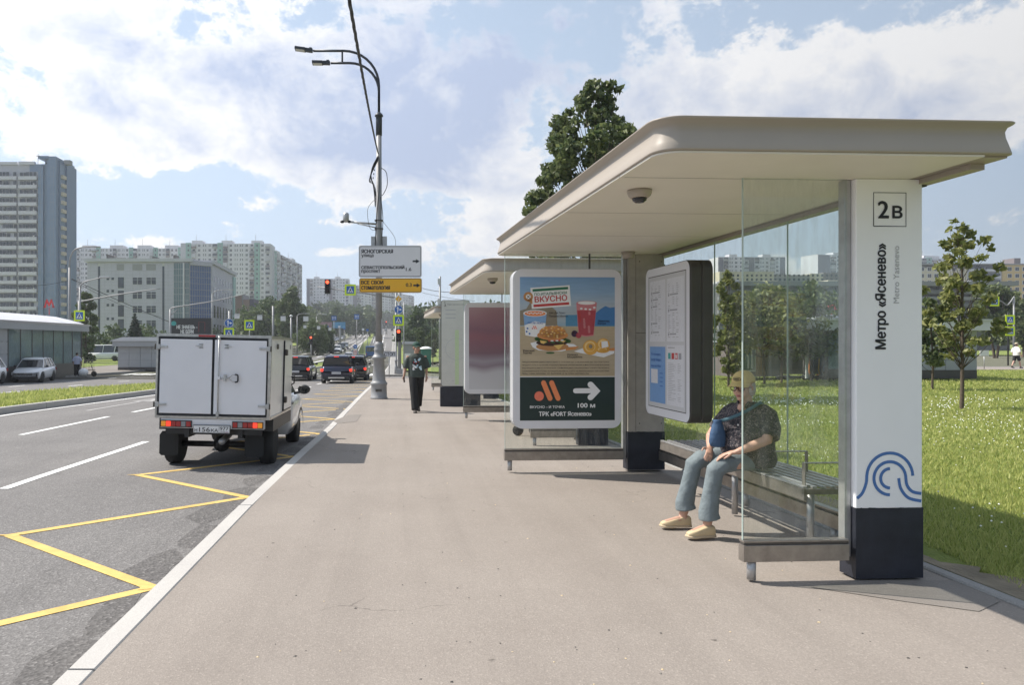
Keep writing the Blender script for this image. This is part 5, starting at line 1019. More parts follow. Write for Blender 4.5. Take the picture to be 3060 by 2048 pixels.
    b.tube(spline([(-.09, -.1, 6.55), (-.36, -.1, 6.2), (-.30, -.1, 5.6), (-.1, -.1, 5.5)], 5), .007, 'cable', 4); b.build('cables', t)['kind'] = 'stuff'
    # stickers
    b = MB(); b.box((.085, -.09, 2.1), (.11, .02, 2.62), 'ltgrey'); b.build('sticker', t)
    return t
lamp_post()
def board(name, label, px0, px1, py0, py1, z, m, fr, texts):
    a = at(px0, py1, z); c = at(px1, py0, z); w = c.x - a.x; h = c.z - a.z; t = thing(name, label, 'direction sign', ((a.x + c.x) / 2, z, (a.z + c.z) / 2), 0)
    b = MB(); b.prism(rrect(-w / 2, -h / 2, w / 2, h / 2, .07), 0, .04, 'steel2'); b.build('frame', t)
    b = MB(); ring = rrect(-w / 2 + .015, -h / 2 + .015, w / 2 - .015, h / 2 - .015, .06); b.poly(ring, 1, m); b.build('panel', t)
    b = MB(); b.stroke(rrect(-w / 2 + .035, -h / 2 + .035, w / 2 - .035, h / 2 - .035, .05) + [rrect(-w / 2 + .035, -h / 2 + .035, w / 2 - .035, h / 2 - .035, .05)[0]], .012, 2, 'ink')
    k = z / F
    for tx, x, y, wd, hg, bw in texts: b.text(tx, (x - (px0 + px1) / 2) * k, ((py0 + py1) / 2 - y) * k, width=wd * k, height=hg * k, m='ink', bold=bw)
    return t, b, k
t, b, k = board('street_sign', 'white direction board with two street names and a right arrow on the lamp post', 1072, 1260, 734, 829, 24.0, 'signwhite', 1, [('ЯСНОГОРСКАЯ', 1080, 757, 94, 11.5, .055), ('улица', 1080, 771, 36, 11, .04), ('СЕВАСТОПОЛЬСКИЙ', 1080, 804, 128, 11.5, .055), ('проспект', 1080, 818, 56, 11, .04), ('1.6', 1213, 810, 16, 10, .04)])
ax = (1233 - 1166) * k; az = (781.5 - 781) * k
b.stroke([(ax, az), (ax + 12 * k, az)], 5 * k, 3, 'ink'); b.poly([(ax + 10 * k, az - 6.5 * k), (ax + 21 * k, az), (ax + 10 * k, az + 6.5 * k)], 4, 'ink'); b.build('lettering', t)
t, b, k = board('clinic_sign', 'orange direction board of a dental clinic below the white one', 1073, 1261, 831, 875.5, 24.0, 'signyellow', 1, [('ВСЕ СВОИ', 1080, 850, 65, 11.5, .055), ('стоматология', 1080, 866, 85, 11, .055), ('0.3', 1213, 857, 17, 10.5, .04)])
ax = (1235 - 1167) * k; az = 0
b.stroke([(ax, az), (ax + 12 * k, az)], 5 * k, 3, 'ink'); b.poly([(ax + 10 * k, az - 6.5 * k), (ax + 21 * k, az), (ax + 10 * k, az + 6.5 * k)], 4, 'ink'); b.build('lettering', t)
# overhead cable coming towards the camera
b = MB(); p0 = Vector((-.76, 24.1, g0(-.7, 24) + 8.0)); p1 = at(1042, -10, 8.0); p2 = Vector((-.95, -1, 6.5))
def sag(a, c, s, n=30): return [a + (c - a) * (i / n) + Vector((0, 0, -4 * s * (i / n) * (1 - i / n))) for i in range(n + 1)]
pp = sag(p0, p1, .12, 60)
for ph in (0, 2.1, 4.2): b.tube([p + Vector((math.cos(i * 1.3 + ph), 0, math.sin(i * 1.3 + ph))) * .011 for i, p in enumerate(pp)], .014, 'cable', 5)
b.tube([p1, p1 + (p1 - p0).normalized() * 1.2], .02, 'cable', 6); tag(b.build('overhead_cable'), 'twisted black overhead cable running from the lamp post towards the viewer', 'cable')
# distant wires
def wire(label, a, c, s=.6, r=.02):
    b = MB(); b.tube(sag(a, c, s, 16), r, 'cable', 4); tag(b.build('overhead_wire'), label, 'cable')
wire('thin wire right of the boards running to the utility pole', at(1262, 862, 60), at(1366, 874, 60), .1, .02); wire('lowest thin wire between lamp post and shelter', at(1232, 920, 75), at(1420, 918, 75), .1, .02); wire('second thin wire sloping down to the right', at(1262, 875, 70), at(1420, 900, 70), .1, .015)
wire('wire sloping down across the office from the double lamp', at(214, 833, 70), at(505, 962, 76), .1, .03); wire('upper wire across the office facade', at(214, 835, 70), at(480, 947, 90), .5, .02)
wire('wire from the left edge to the double lamp', at(0, 850, 60), at(206, 838, 70), .3, .02)
# traffic light pole group at the pavement corner
def corner_signals():
    z = 59; X = (1194 - CX) / F * z; g = H(X, z); k = z / F
    t = thing('traffic_light', 'grey traffic light post with red lamp, round blue and yellow diamond signs', 'traffic light', (X, z, g), 0)
    b = MB(); b.cyl((0, 0, 0), (0, 0, 6.6), .14, 'polegrey', 14, .11); b.build('pole', t); b = MB(); b.box((-.25, -.22, 0), (.25, .22, .42), 'polegrey'); b.build('foot', t, bevel=.02)
    b = MB(); b.lathe([(.13, 0), (.13, .6), (.09, .66), (.09, 1.0), (.12, 1.02), (.12, 1.1), (.07, 1.15), (.07, 6.5)], 'polegrey', 12, (-.28, .1, 0)); b.build('second_pole', t)
    Z = lambda py: EYE + (CY - py) * k - g
    def hd(px, py, size): return ((px - 1194) * k, -.2, Z(py))
    signal(t, ((1191 - 1194) * k, -.32, Z(1003)), 1.0)
    b = MB(); b.prism(rrect(-.43, -.43, .43, .43, .04), 0, .02, 'fluo'); p = b.build('crosswalk_panel', t, loc=hd(1191, 958, 0)); crosswalk_print(p, .58, (0, -.003, 0))
    b = MB(); b.disc(0, 0, .35, .35, 0, 'steel2'); p = b.build('arrow_panel', t, loc=hd(1191, 926, 0)); arrow_sign(p, (0, -.003, 0), .34)
    b = MB(); q = .40; b.poly([(0, -q), (q, 0), (0, q), (-q, 0)], 0, 'white'); q = .27; b.poly([(0, -q), (q, 0), (0, q), (-q, 0)], 1, 'signyellow'); b.stroke([(-.03, -.22), (.07, .22)], .03, 2, 'white'); b.build('priority_panel', t, loc=hd(1191, 894, 0))
    # horizontal arm to the left with a second signal and crosswalk sign
    b = MB(); b.cyl((0, 0, Z(892)), ((948 - 1194) * k, 0, Z(857)), .06, 'polegrey', 8, .035); b.build('mast_arm', t)
    signal(t, ((979 - 1194) * k, -.2, Z(857)), 1.12)
    b = MB(); b.prism(rrect(-.44, -.44, .44, .44, .04), 0, .02, 'fluo'); p = b.build('crosswalk_panel', t, loc=((1047 - 1194) * k, -.12, Z(867))); crosswalk_print(p, .60, (0, -.003, 0))
corner_signals()
z = 66; X = (1207 - CX) / F * z; b = MB(); b.cyl((0, 0, 0), (0, 0, EYE + (CY - 903) * z / F - H(X, z)), .05, 'polegrey', 8); tag(b.build('signal_pole', loc=(X, z, H(X, z))), 'thin dark pole right behind the traffic light post', 'pole')
def stop_sign():
    z = 52; X = (1158 - CX) / F * z; g = H(X, z); t = thing('stop_line_sign', 'small white STOP line plate on a thin post behind the lamp base', 'road sign', (X, z, g), 0); k = z / F; Z = lambda py: EYE + (CY - py) * k - g
    b = MB(); b.cyl((.12, .02, 0), (.12, .02, Z(1062)), .03, 'steel2', 8); b.build('post', t); b = MB(); b.box((-.5, -.02, Z(1067)), (.60, 0, Z(1051)), 'signwhite'); p = b.build('plate', t); b = MB(); b.text('СТОП', -.22, Z(1064), width=.74, height=.24, m='ink', bold=.05); b.stroke([(-.48, Z(1066)), (.58, Z(1066)), (.58, Z(1052)), (-.48, Z(1052)), (-.48, Z(1066))], .015, 2, 'ink'); b.build('lettering', p, loc=(0, -.021, 0))
stop_sign()
crosswalk_sign('crosswalk sign above the right edge of the truck roof', 745, 972, 62, .86); crosswalk_sign('crosswalk sign cut off by the truck roof, under the round blue arrow sign', 684, 996, 62, .86); crosswalk_sign('crosswalk sign behind the glass pavilion roof at left', 237, 944, 60, .88)
for (px, py, z_, hgt, lb) in ((745, 972, 62.1, 0, 'post of the crosswalk sign by the truck'), (684, 930, 62.1, 0, 'post of the round arrow sign by the truck')):
    X = (px - CX) / F * z_; b = MB(); b.cyl((0, .05, 0), (0, .05, EYE + (CY - py) * z_ / F - H(X, z_)), .04, 'steel2', 8); tag(b.build('sign_post', loc=(X, z_, H(X, z_))), lb, 'pole', 'sign posts by the truck')
t = thing('arrow_sign', 'round blue straight or right arrow sign above the truck roof', 'road sign', at(684, 966, 62)); b = MB(); b.disc(0, 0, .38, .38, -8, 'steel2'); b.build('backing', t); arrow_sign(t, (0, 0, 0), .37)
# cantilever posts and lamps on the left
def cantilever(label, px, z, top, arm, lampy=None, m='polegrey', extra=None, r=.12, brace=False):
    X = (px - CX) / F * z; g = H(X, z); k = z / F; t = thing('street_light' if extra else 'cantilever_pole', label, 'street light' if extra else 'pole', (X, z, g), 0); Z = lambda py: EYE + (CY - py) * k - g
    b = MB(); b.cyl((0, 0, 0), (0, 0, Z(top)), r, m, 10, r * .6); b.build('pole', t)
    pts = [((x - px) * k, 0, Z(y)) for x, y in arm]; b = MB(); b.tube(spline(pts, 5), [r * .55 - r * .3 * i / (len(pts) * 5) for i in range((len(pts) - 1) * 5 + 1)], m, 8); b.build('arm', t)
    if brace: b = MB(); b.tube([(0, 0, Z(top + 18)), ((arm[1][0] + 20 - px) * k, 0, Z(arm[1][1] + 2))], r * .3, m, 6); b.build('brace', t)
    if extra:
        for x, y in extra: b = MB(); b.box((-.45, -.13, -.06), (.45, .13, .06), 'steel2'); b.build('luminaire', t, loc=((x - px) * k, 0, Z(y)), bevel=.03)
    return t
cantilever('tall double armed street light behind the glass pavilion', 208, 70, 800, [(208, 810), (209, 775), (222, 748), (250, 739), (290, 739)], extra=[(286, 738), (278, 750)], r=.17)
cantilever('single armed street light in front of the office left side', 239, 62, 858, [(239, 860), (244, 850), (262, 840), (310, 829)], extra=[(313, 829)], r=.13)
cantilever('long sloping signal mast crossing the office facade', 236, 63, 900, [(236, 902), (250, 900), (360, 880), (479, 863)], r=.14)
cantilever('curved cantilever mast behind the truck roof', 509, 78, 925, [(509, 935), (514, 921), (560, 913), (640, 900), (735, 879)], r=.15, brace=True)
cantilever('double street light before the office right wing', 634, 120, 878, [(634, 890), (637, 876), (650, 869), (690, 866)], extra=[(692, 866), (672, 874)], r=.13)
cantilever('street light among trees left of the dark SUV', 888, 125, 945, [(888, 950), (890, 942), (900, 938), (918, 938)], extra=[(918, 938)], r=.12)
cantilever('street light left of the two lane signs', 946, 140, 945, [(946, 950), (948, 942), (956, 939), (970, 939)], extra=[(970, 940)], r=.12)
b = MB(); X = at(816, 1000, 92).x; b.cyl((0, 0, 0), (0, 0, EYE + (CY - 915) * 92 / F - H(X, 92)), .13, 'polegrey', 10); tag(b.build('utility_pole', loc=(X, 92, H(X, 92))), 'plain grey pole behind the truck box, left of the tall poplar', 'pole', 'plain poles')
b = MB(); X = at(870, 1000, 88).x; b.cyl((0, 0, 0), (0, 0, EYE + (CY - 948) * 88 / F - H(X, 88)), .11, 'polegrey', 10); b.ell((0, 0, EYE + (CY - 945) * 88 / F - H(X, 88)), (.2, .2, .15), 'ltgrey'); tag(b.build('utility_pole', loc=(X, 88, H(X, 88))), 'pole with small camera head above the black SUV', 'pole', 'plain poles')
b = MB(); X = at(1315, 1000, 46).x; b.cyl((0, 0, 0), (0, 0, EYE + (CY - 826) * 46 / F - H(X, 46)), .085, 'polegrey', 10, .06); 
for q in (.15, 1.4): b.box((-.15, -.1, EYE + (CY - 826) * 46 / F - H(X, 46) - q - .35), (.02, .1, EYE + (CY - 826) * 46 / F - H(X, 46) - q), 'ltgrey')
tag(b.build('utility_pole', loc=(X, 46, H(X, 46))), 'pole with white cameras left of the shelter roofs', 'pole')
# white lane sign backs hung over the far crossing
for i, (px, py, s, lb) in enumerate(((708, 945, .62, 'blank white hanging sign above the truck, leftmost'), (776, 949, .62, 'blank white hanging sign before the dark trees'), (846, 952, .62, 'blank white hanging sign left of the poplar trunk'), (914, 953, .62, 'blank white hanging sign over the bushes'), (911, 977, .36, 'small blank white sign below the larger one'), (952, 980, .4, 'small blank white sign left of the pink billboard'), (986, 984, .36, 'small blank white sign under the blue billboard'))):
    b = MB(); b.box((-s / 2, 0, -s / 2), (s / 2, .03, s / 2), 'signwhite'); b.cyl((0, .02, s / 2), (0, .02, s / 2 + .35), .015, 'cable', 4); tag(b.build('hanging_sign', loc=at(px, py, 90)), lb, 'sign', 'blank signs hung on a wire over the road')
wire('wire carrying the blank white signs over the road', at(560, 928, 90), at(1010, 945, 90), .3, .02)
for px, lb in ((998, 'left blue lane sign with white arrow'), (1066, 'right blue lane sign with white arrow')):
    z = 150; p = at(px, 951 if px < 1000 else 947, z); t = thing('lane_sign', lb, 'road sign', p, 0, 'blue lane signs'); b = MB(); b.box((-.5, 0, -.5), (.5, .04, .5), 'signblue'); b.build('panel', t); b = MB()
    for o_ in (-.28, 0, .28): b.stroke([(o_, -.35), (o_, .1)], .07, 1, 'white'); b.poly([(o_ - .1, .08), (o_ + .1, .08), (o_, .34)], 2, 'white')
    b.build('sign_print', t, loc=(0, -.003, 0)); b = MB(); b.cyl((0, .06, -.5), (0, .06, H(p.x, z) - p.z), .06, 'polegrey', 6); b.build('post', t)
# chevron bollard at the median nose
p = onroad(1067, 1044); t = thing('median_bollard', 'red and white striped bollard with round blue sign at the median nose', 'bollard', (-9.4, 150, H(-9.4, 150)), 0)
b = MB()
for i in range(6): b.box((-.35, -.02, .15 + i * .32), (.35, .02, .31 + i * .32), 'red'); b.box((-.35, -.019, .31 + i * .32), (.35, .019, .47 + i * .32), 'white')
b.build('striped_board', t); b = MB(); b.disc(0, 2.6, .42, .42, 0, 'signblue'); b.stroke([(-.15, 2.75), (.15, 2.45)], .08, 1, 'white'); b.build('round_sign', t); b = MB(); b.cyl((0, .05, 0), (0, .05, 2.9), .05, 'steel2', 6); b.build('post', t)
for i, (px, py, z, lb) in enumerate(((1083, 966, 420, 'left red traffic light on the hill'), (1110, 964, 430, 'middle red traffic light on the hill'), (1105, 972, 410, 'lower red traffic light on the hill'), (1154, 966, 420, 'red traffic light over the right carriageway crest'), (929, 1017, 120, 'red traffic light by the bushes at the left kerb'))):
    p = at(px, py, z); t = thing('traffic_light', lb, 'traffic light', p, 0, 'distant red traffic lights'); s = 1 + z / 330; signal(t, (0, 0, 0), s); b = MB(); b.cyl((0, .25 * s, -.5), (0, .25 * s, H(p.x, z) - p.z), .08 * s, 'polegrey', 6); b.build('pole', t)
# billboards
def billboard(label, px0, px1, py0, py1, z, m, post=True):
    a, c = at(px0, py1, z), at(px1, py0, z); w, h = c.x - a.x, c.z - a.z; t = thing('billboard', label, 'billboard', ((a.x + c.x) / 2, z, a.z), 0)
    b = MB(); b.box((-w / 2, 0, 0), (w / 2, .4, h), m); b.build('panel', t); b = MB(); b.cyl((w * .1, .25, H((a.x + c.x) / 2, z) - a.z), (w * .1, .25, 0), .2, 'polegrey', 8); b.build('post', t); return t, w, h
t, w, h = billboard('black billboard with white lettering behind the truck roof', 506, 630, 951, 1016, 95, 'ink'); k = 95 / F
b = MB(); b.text('НЕ ЗНАЕШЬ –', (528 - 568) * k, (1016 - 983) * k, width=62 * k, height=11 * k, m='white', bold=.03); b.text('НЕ БЕРИ', (540 - 568) * k, (1016 - 997) * k, width=38 * k, height=11 * k, m='white', bold=.03)
b.disc((519 - 568) * k, (1016 - 967) * k, 8 * k, 7 * k, 2, 'teal'); b.stroke([((594 - 568) * k, (1016 - 992) * k), ((594 - 568) * k, (1016 - 963) * k), ((612 - 568) * k, (1016 - 963) * k), ((612 - 568) * k, (1016 - 992) * k)], .03, 2, 'pred'); b.build('lettering', t, loc=(0, -.003, 0))
t, w, h = billboard('pink billboard behind the bushes at the far junction', 940, 990, 964, 985, 210, 'lilac') if False else (None, 0, 0)
M['lilac'] = mat('billboard_pink', (.32, .20, .22), .6, var=.3, scale=1.5); M['skyblue'] = mat('billboard_blue', (.10, .30, .52), .6, var=.25, scale=1.5)
billboard('dull pink billboard left of the light blue one', 939, 991, 963, 990, 205, 'lilac'); billboard('light blue billboard at the far junction', 995, 1032, 963, 981, 200, 'skyblue'); billboard('grey billboard back among the low bushes', 974, 1001, 996, 1020, 190, 'grey')
# ================================================================== PEOPLE
M['skin'] = mat('skin', (.50, .30, .22), .5, var=.06, scale=20)
M['skin2'] = mat('skin_tan', (.40, .235, .165), .5, var=.06, scale=20)
M['lips'] = mat('lips', (.36, .12, .11), .45); M['hairgrey'] = mat('hair_grey', (.46, .42, .37), .8, var=.25, scale=60, bump=.5); M['hairdark'] = mat('hair_dark', (.02, .016, .014), .7)
M['capyellow'] = mat('cap_yellow_cloth', (.58, .45, .19), .85, var=.05, scale=20, bump=.2); M['capgreen'] = mat('cap_dark_green', (.018, .055, .04), .85)
M['slacks'] = mat('blue_grey_trousers', (.175, .21, .225), .85, var=.12, scale=14, bump=.9, bscale=11); M['shoe'] = mat('beige_leather', (.56, .44, .27), .55, var=.06, scale=20); M['sole'] = mat('shoe_sole', (.50, .40, .27), .7)
M['bagblue'] = mat('bag_blue_cloth', (.038, .085, .17), .75, var=.15, scale=18, bump=.4, bscale=25); M['strap'] = mat('strap_teal', (.055, .12, .15), .8)
M['tee'] = mat('dark_green_tee', (.045, .058, .052), .9, var=.1, scale=10, bump=.3, bscale=12); M['trackpants'] = mat('black_trousers', (.010, .010, .011), .85); M['shoedark'] = mat('dark_shoes', (.05, .04, .035), .6)
M['glasses'] = mat('glasses_frame', (.05, .015, .012), .3); M['tan'] = mat('tan_cap_cloth', (.5, .42, .3), .8); M['shirtlilac'] = mat('pale_lilac_shirt', (.45, .48, .62), .85); M['shirtwhite'] = mat('white_top', (.75, .73, .68), .85)
M['tealprint'] = mat('pale_blue_print', (.50, .66, .74), .7)
def blouse_mat():
    m, nt, N, L, b = nodes('patterned_blouse'); b.inputs['Roughness'].default_value = .8; tc = N.new('ShaderNodeTexCoord')
    n1 = N.new('ShaderNodeTexNoise'); n1.inputs['Scale'].default_value = 38; n1.inputs['Detail'].default_value = 5; n1.inputs['Distortion'].default_value = 2.2; L.new(tc.outputs['Object'], n1.inputs['Vector'])
    cr = N.new('ShaderNodeValToRGB'); L.new(n1.outputs['Fac'], cr.inputs[0]); e = cr.color_ramp.elements; e[0].position = .42; e[0].color = (.012, .013, .02, 1); e[1].position = .66; e[1].color = (.22, .20, .19, 1)
    q = e.new(.52); q.color = (.03, .032, .04, 1); q = e.new(.57); q.color = (.10, .07, .075, 1)
    L.new(cr.outputs[0], b.inputs['Base Color']); return m
M['blouse'] = blouse_mat()
def organic(b, name, parent, voxel=.008, smooth=6, fac=.5):
    o = b.build(name, parent, smooth=True); r = o.modifiers.new('remesh', 'REMESH'); r.mode = 'VOXEL'; r.voxel_size = voxel; r.use_smooth_shade = True
    s_ = o.modifiers.new('smooth', 'SMOOTH'); s_.iterations = smooth; s_.factor = fac; return o
def V(*a): return Vector(a)
def hand(b, wrist, palm, fdir, nrm, side, m, s=1.0, curl=.6):
    """wrist->palm centre, fdir finger direction, nrm palm normal (curl direction)"""
    wrist, palm, f, n = Vector(wrist), Vector(palm), Vector(fdir).normalized(), Vector(nrm).normalized(); x = f.cross(n).normalized() * side
    b.tube([wrist, palm - f * .03 * s, palm + f * .035 * s], [(.022 * s, .027 * s), (.019 * s, .038 * s), (.015 * s, .038 * s)], m, 12, up=n)
    for i, (o_, l) in enumerate(((-.029, .062), (-.0095, .078), (.0105, .082), (.0295, .070))):
        p0 = palm + f * .03 * s + x * o_ * s; d1 = (f * math.cos(curl * .5) + n * math.sin(curl * .5)); d2 = (f * math.cos(curl * 1.3) + n * math.sin(curl * 1.3)); d3 = (f * math.cos(curl * 2.1) + n * math.sin(curl * 2.1))
        p1 = p0 + d1 * l * .42 * s; p2 = p1 + d2 * l * .33 * s; p3 = p2 + d3 * l * .25 * s
        b.tube([p0 - f * .02 * s, p0, p1, p2, p3], [.0095 * s, .0095 * s, .0092 * s, .0082 * s, .0065 * s], m, 8)
    p0 = palm - f * .035 * s + x * .034 * s; p1 = p0 + (f * .6 + x * .8).normalized() * .034 * s; p2 = p1 + (f * .95 + x * .25 + n * .2).normalized() * .032 * s; p3 = p2 + (f + n * .3).normalized() * .022 * s
    b.tube([p0 - x * .02 * s, p0, p1, p2, p3], [.014 * s, .013 * s, .011 * s, .0098 * s, .008 * s], m, 8)
def head(b, c, rot, m, s=1.0):
    """head centred at c; local: -y is face, z up"""
    def P(x, y, z): return c + rot @ (Vector((x, y, z)) * s)
    b.ell(P(0, .012, .035), (.076 * s, .095 * s, .088 * s), m, rot, 18, 12)
    b.ell(P(0, -.018, -.035), (.060 * s, .072 * s, .080 * s), m, rot, 16, 10); b.ell(P(0, -.055, -.09), (.030 * s, .028 * s, .024 * s), m, rot)
    b.ell(P(-.034, -.052, -.035), (.028 * s, .03 * s, .032 * s), m, rot); b.ell(P(.034, -.052, -.035), (.028 * s, .03 * s, .032 * s), m, rot)
    b.tube([P(0, -.078, .012), P(0, -.098, -.018), P(0, -.104, -.032)], [.009 * s, .013 * s, .016 * s], m, 10); b.ell(P(-.014, -.092, -.034), (.010 * s,) * 3, m); b.ell(P(.014, -.092, -.034), (.010 * s,) * 3, m)
    b.ell(P(0, -.08, -.062), (.026 * s, .014 * s, .014 * s), m, rot); b.ell(P(0, -.078, .03), (.05 * s, .014 * s, .012 * s), m, rot)
    for sx in (-1, 1): b.ell(P(sx * .078, .012, -.012), (.010 * s, .020 * s, .032 * s), m, rot)
def face_bits(t, c, rot, s=1.0, glasses=False):
    def P(x, y, z): return c + rot @ (Vector((x, y, z)) * s)
    for sx in (-1, 1):
        b = MB(); b.ell(P(sx * .031, -.072, .005), (.013 * s,) * 3, 'white', n=10, k=8); e = b.build('eye', t); b = MB(); b.ell(P(sx * .032, -.0815, .004), (.0062 * s,) * 3, 'ink', n=8, k=6); b.build('pupil', e)
        b = MB(); b.tube([P(sx * .014, -.087, .024), P(sx * .032, -.087, .031), P(sx * .050, -.078, .026)], .0038 * s, 'hairdark' if not glasses else 'hairgrey', 6); b.build('eyebrow', t)
    b = MB(); b.ell(P(0, -.0905, -.059), (.023 * s, .008 * s, .005 * s), 'lips', rot, 12, 6); b.ell(P(0, -.0895, -.067), (.019 * s, .008 * s, .006 * s), 'lips', rot, 12, 6); b.build('lips', t)
    if glasses:
        b = MB()
        for sx in (-1, 1):
            q = [P(sx * .034 + .028 * math.cos(a) * (1 if True else 1), -.098 + abs(math.cos(a)) * .004, .002 + .021 * math.sin(a)) for a in [2 * math.pi * k / 16 for k in range(17)]]; b.tube(q, .0036 * s, 'glasses', 6)
            b.tube([P(sx * .062, -.094, .010), P(sx * .078, -.05, .008), P(sx * .080, .01, .002)], .003 * s, 'glasses', 6)
        b.tube([P(-.008, -.100, .006), P(.008, -.100, .006)], .003 * s, 'glasses', 6); b.build('glasses', t)
def cap(t, c, rot, m, s=1.0, logo=None):
    def P(x, y, z): return c + rot @ (Vector((x, y, z)) * s)
    b = MB(); rings = []
    for i in range(9):
        a = math.pi / 2 * i / 8; rr = math.cos(a) ** .8 if i < 8 else .01; rings.append([P(.088 * rr * math.cos(q), .012 + .108 * rr * math.sin(q), .042 + .098 * math.sin(a)) for q in [2 * math.pi * k / 24 for k in range(24)]])
    b.loft(rings, m, True); n = 14; top = []; bot = []
    ob = b.build('cap', t, smooth=True)
    b = MB(); inner = []; outer = []
    for k in range(n + 1):
        a = R(200 + 140 * k / n); inner.append((.086 * math.cos(a), .012 + .106 * math.sin(a))); q = R(190 + 160 * k / n); outer.append((.082 * math.cos(q), -.045 + .118 * math.sin(q)))
    def row(pts, z, dz): return [P(x, y, z - dz * (x / .08) ** 2) for x, y in pts]
    vs = row(inner, .050, .004) + row(outer, .036, .022) + row(inner, .044, .004) + row(outer, .031, .022); N_ = n + 1
    b.add(vs, [(i, i + 1, N_ + i + 1, N_ + i) for i in range(n)] + [(2 * N_ + i + 1, 2 * N_ + i, 3 * N_ + i, 3 * N_ + i + 1) for i in range(n)] + [(N_ + i, N_ + i + 1, 3 * N_ + i + 1, 3 * N_ + i) for i in range(n)], m, True); b.build('brim', ob)
    if logo:
        b = MB(); q = [P(.034 * math.cos(a), -.0965 + .024 * abs(math.cos(a)) ** 2 * .4, .082 + .014 * math.sin(a)) for a in [2 * math.pi * k / 16 for k in range(17)]]; b.tube(q, .002 * s, 'ink', 5)
        for x in (-.018, -.008, .002, .012): b.box((0, 0, 0), (.006, .004, .012), 'ink', Matrix.Translation(P(x, -.0985, .076)) @ rot.to_4x4())
        b.build('emblem', ob)
def seated_woman():
    O = Vector((3.0, 6.4, 0)); t = thing('person', 'older woman sitting on the bench in yellow cap, glasses and patterned dark blouse', 'person', O, 0)
    w = lambda x, y, z: Vector((x, y, z)) - O
    hr = Matrix.Rotation(math.atan2(-.60, -.80) + R(90), 3, 'Z') @ Matrix.Rotation(R(6), 3, 'X'); hc = w(2.955, 6.40, 1.262)
    # body (skin)
    b = MB(); head(b, hc, hr, 'skin', .98)
    b.tube([w(3.0, 6.42, 1.05), w(2.985, 6.415, 1.13), w(2.975, 6.41, 1.22)], [.07, .056, .054], 'skin', 14)
    b.tube([w(3.02, 6.43, .72), w(3.03, 6.44, .85), w(3.02, 6.43, 1.08)], [(.06, .08), (.11, .13), (.08, .11)], 'skin', 14)
    EL, WL, PL = w(3.035, 6.14, .84), w(2.80, 6.17, .735), w(2.735, 6.215, .712)
    b.tube([w(3.09, 6.29, 1.06), w(3.075, 6.20, .95), EL, (EL + WL) / 2 + V(0, 0, -.002), WL], [.052, .048, .045, .040, .026], 'skin', 14)
    ER, WR, PR = w(2.80, 6.70, .80), w(2.735, 6.56, .715), w(2.70, 6.485, .685)
    b.tube([w(2.95, 6.60, 1.06), w(2.87, 6.68, .93), ER, (ER + WR) / 2, WR], [.05, .046, .042, .037, .025], 'skin', 14)
    hand(b, WL, PL, (-.80, .38, -.38), (-.15, .25, -.9), 1, 'skin', .95, .55); hand(b, WR, PR, (-.35, -.75, -.35), (-.5, .2, -.8), -1, 'skin', .95, .6)
    for kx, ky, kz, ax_, ay, tx, ty, ty2 in ((2.66, 6.26, .575, 2.60, 6.29, 2.42, 6.25, 0), (2.60, 6.56, .575, 2.52, 6.62, 2.32, 6.60, 0)):
        b.tube([w(2.86, ky, .625), w(kx, ky, kz), w((kx + ax_) / 2 + .02, (ky + ay) / 2, .34), w(ax_, ay, .11), w(ax_ + .01, ay, .06)], [.05, .045, .045, .037, .038], 'skin', 12)
        b.tube([w(ax_ + .03, ay, .055), w(ax_ - .05, ay - .01, .06), w(tx + .03, ty, .035)], [.036, .038, .03], 'skin', 10)
    organic(b, 'body', t, .0065, 4)
    face_bits(t, hc, hr, .98, True); cap(t, hc, hr, 'capyellow', 1.03, True)
    b = MB(); P = lambda x, y, z: hc + hr @ Vector((x, y, z))
    b.ell(P(0, .05, .0), (.082, .068, .085), 'hairgrey', hr); b.ell(P(.062, .03, -.02), (.026, .05, .062), 'hairgrey', hr); b.ell(P(-.062, .03, -.02), (.026, .05, .062), 'hairgrey', hr); b.ell(P(0, .07, -.05), (.06, .045, .05), 'hairgrey', hr); organic(b, 'hair', t, .008, 3)
    # blouse
    b = MB(); hf = Vector((-.80, -.60, 0)); sd_ = Vector((-.6, .8, 0))
    def tor(x, y, z, ra, rb): return [w(x, y, z) + (hf * math.cos(q) * ra + sd_ * math.sin(q) * rb) for q in [2 * math.pi * k / 22 for k in range(22)]]
    b.loft([tor(3.04, 6.45, .575, .17, .20), tor(3.03, 6.44, .64, .20, .225), tor(2.995, 6.42, .76, .215, .225), tor(3.0, 6.42, .88, .195, .215), tor(3.015, 6.43, .98, .165, .205), tor(3.02, 6.43, 1.05, .13, .195), tor(3.02, 6.43, 1.10, .09, .145), tor(3.005, 6.42, 1.135, .066, .085)], 'blouse', True)
    b.tube([w(3.07, 6.33, 1.075), w(3.105, 6.27, 1.03), w(3.095, 6.20, .93), w(3.06, 6.155, .855)], [.066, .078, .080, .082], 'blouse', 16); b.tube([w(2.97, 6.56, 1.07), w(2.935, 6.62, 1.02), w(2.88, 6.67, .92), w(2.845, 6.69, .86)], [.064, .074, .076, .076], 'blouse', 16)
    organic(b, 'blouse', t, .011, 5, .4)
    b = MB()
    for i in range(5): p = w(3.015, 6.42, 1.04 - i * .095) + hf * (.145, .178, .197, .212, .218)[i] ; b.ell(p, (.008,) * 3, 'white', n=8, k=6)
    b.build('button', t)['kind'] = 'stuff'
    b = MB(); b.tube([w(3.0, 6.42, 1.14) + hf * .06 + sd_ * .05, w(3.01, 6.42, 1.03) + hf * .155, w(3.0, 6.42, 1.14) + hf * .06 - sd_ * .05], .012, 'blouse', 8); b.ell(w(3.005, 6.42, 1.085) + hf * .10, (.035, .035, .045), 'skin'); b.build('collar', t)
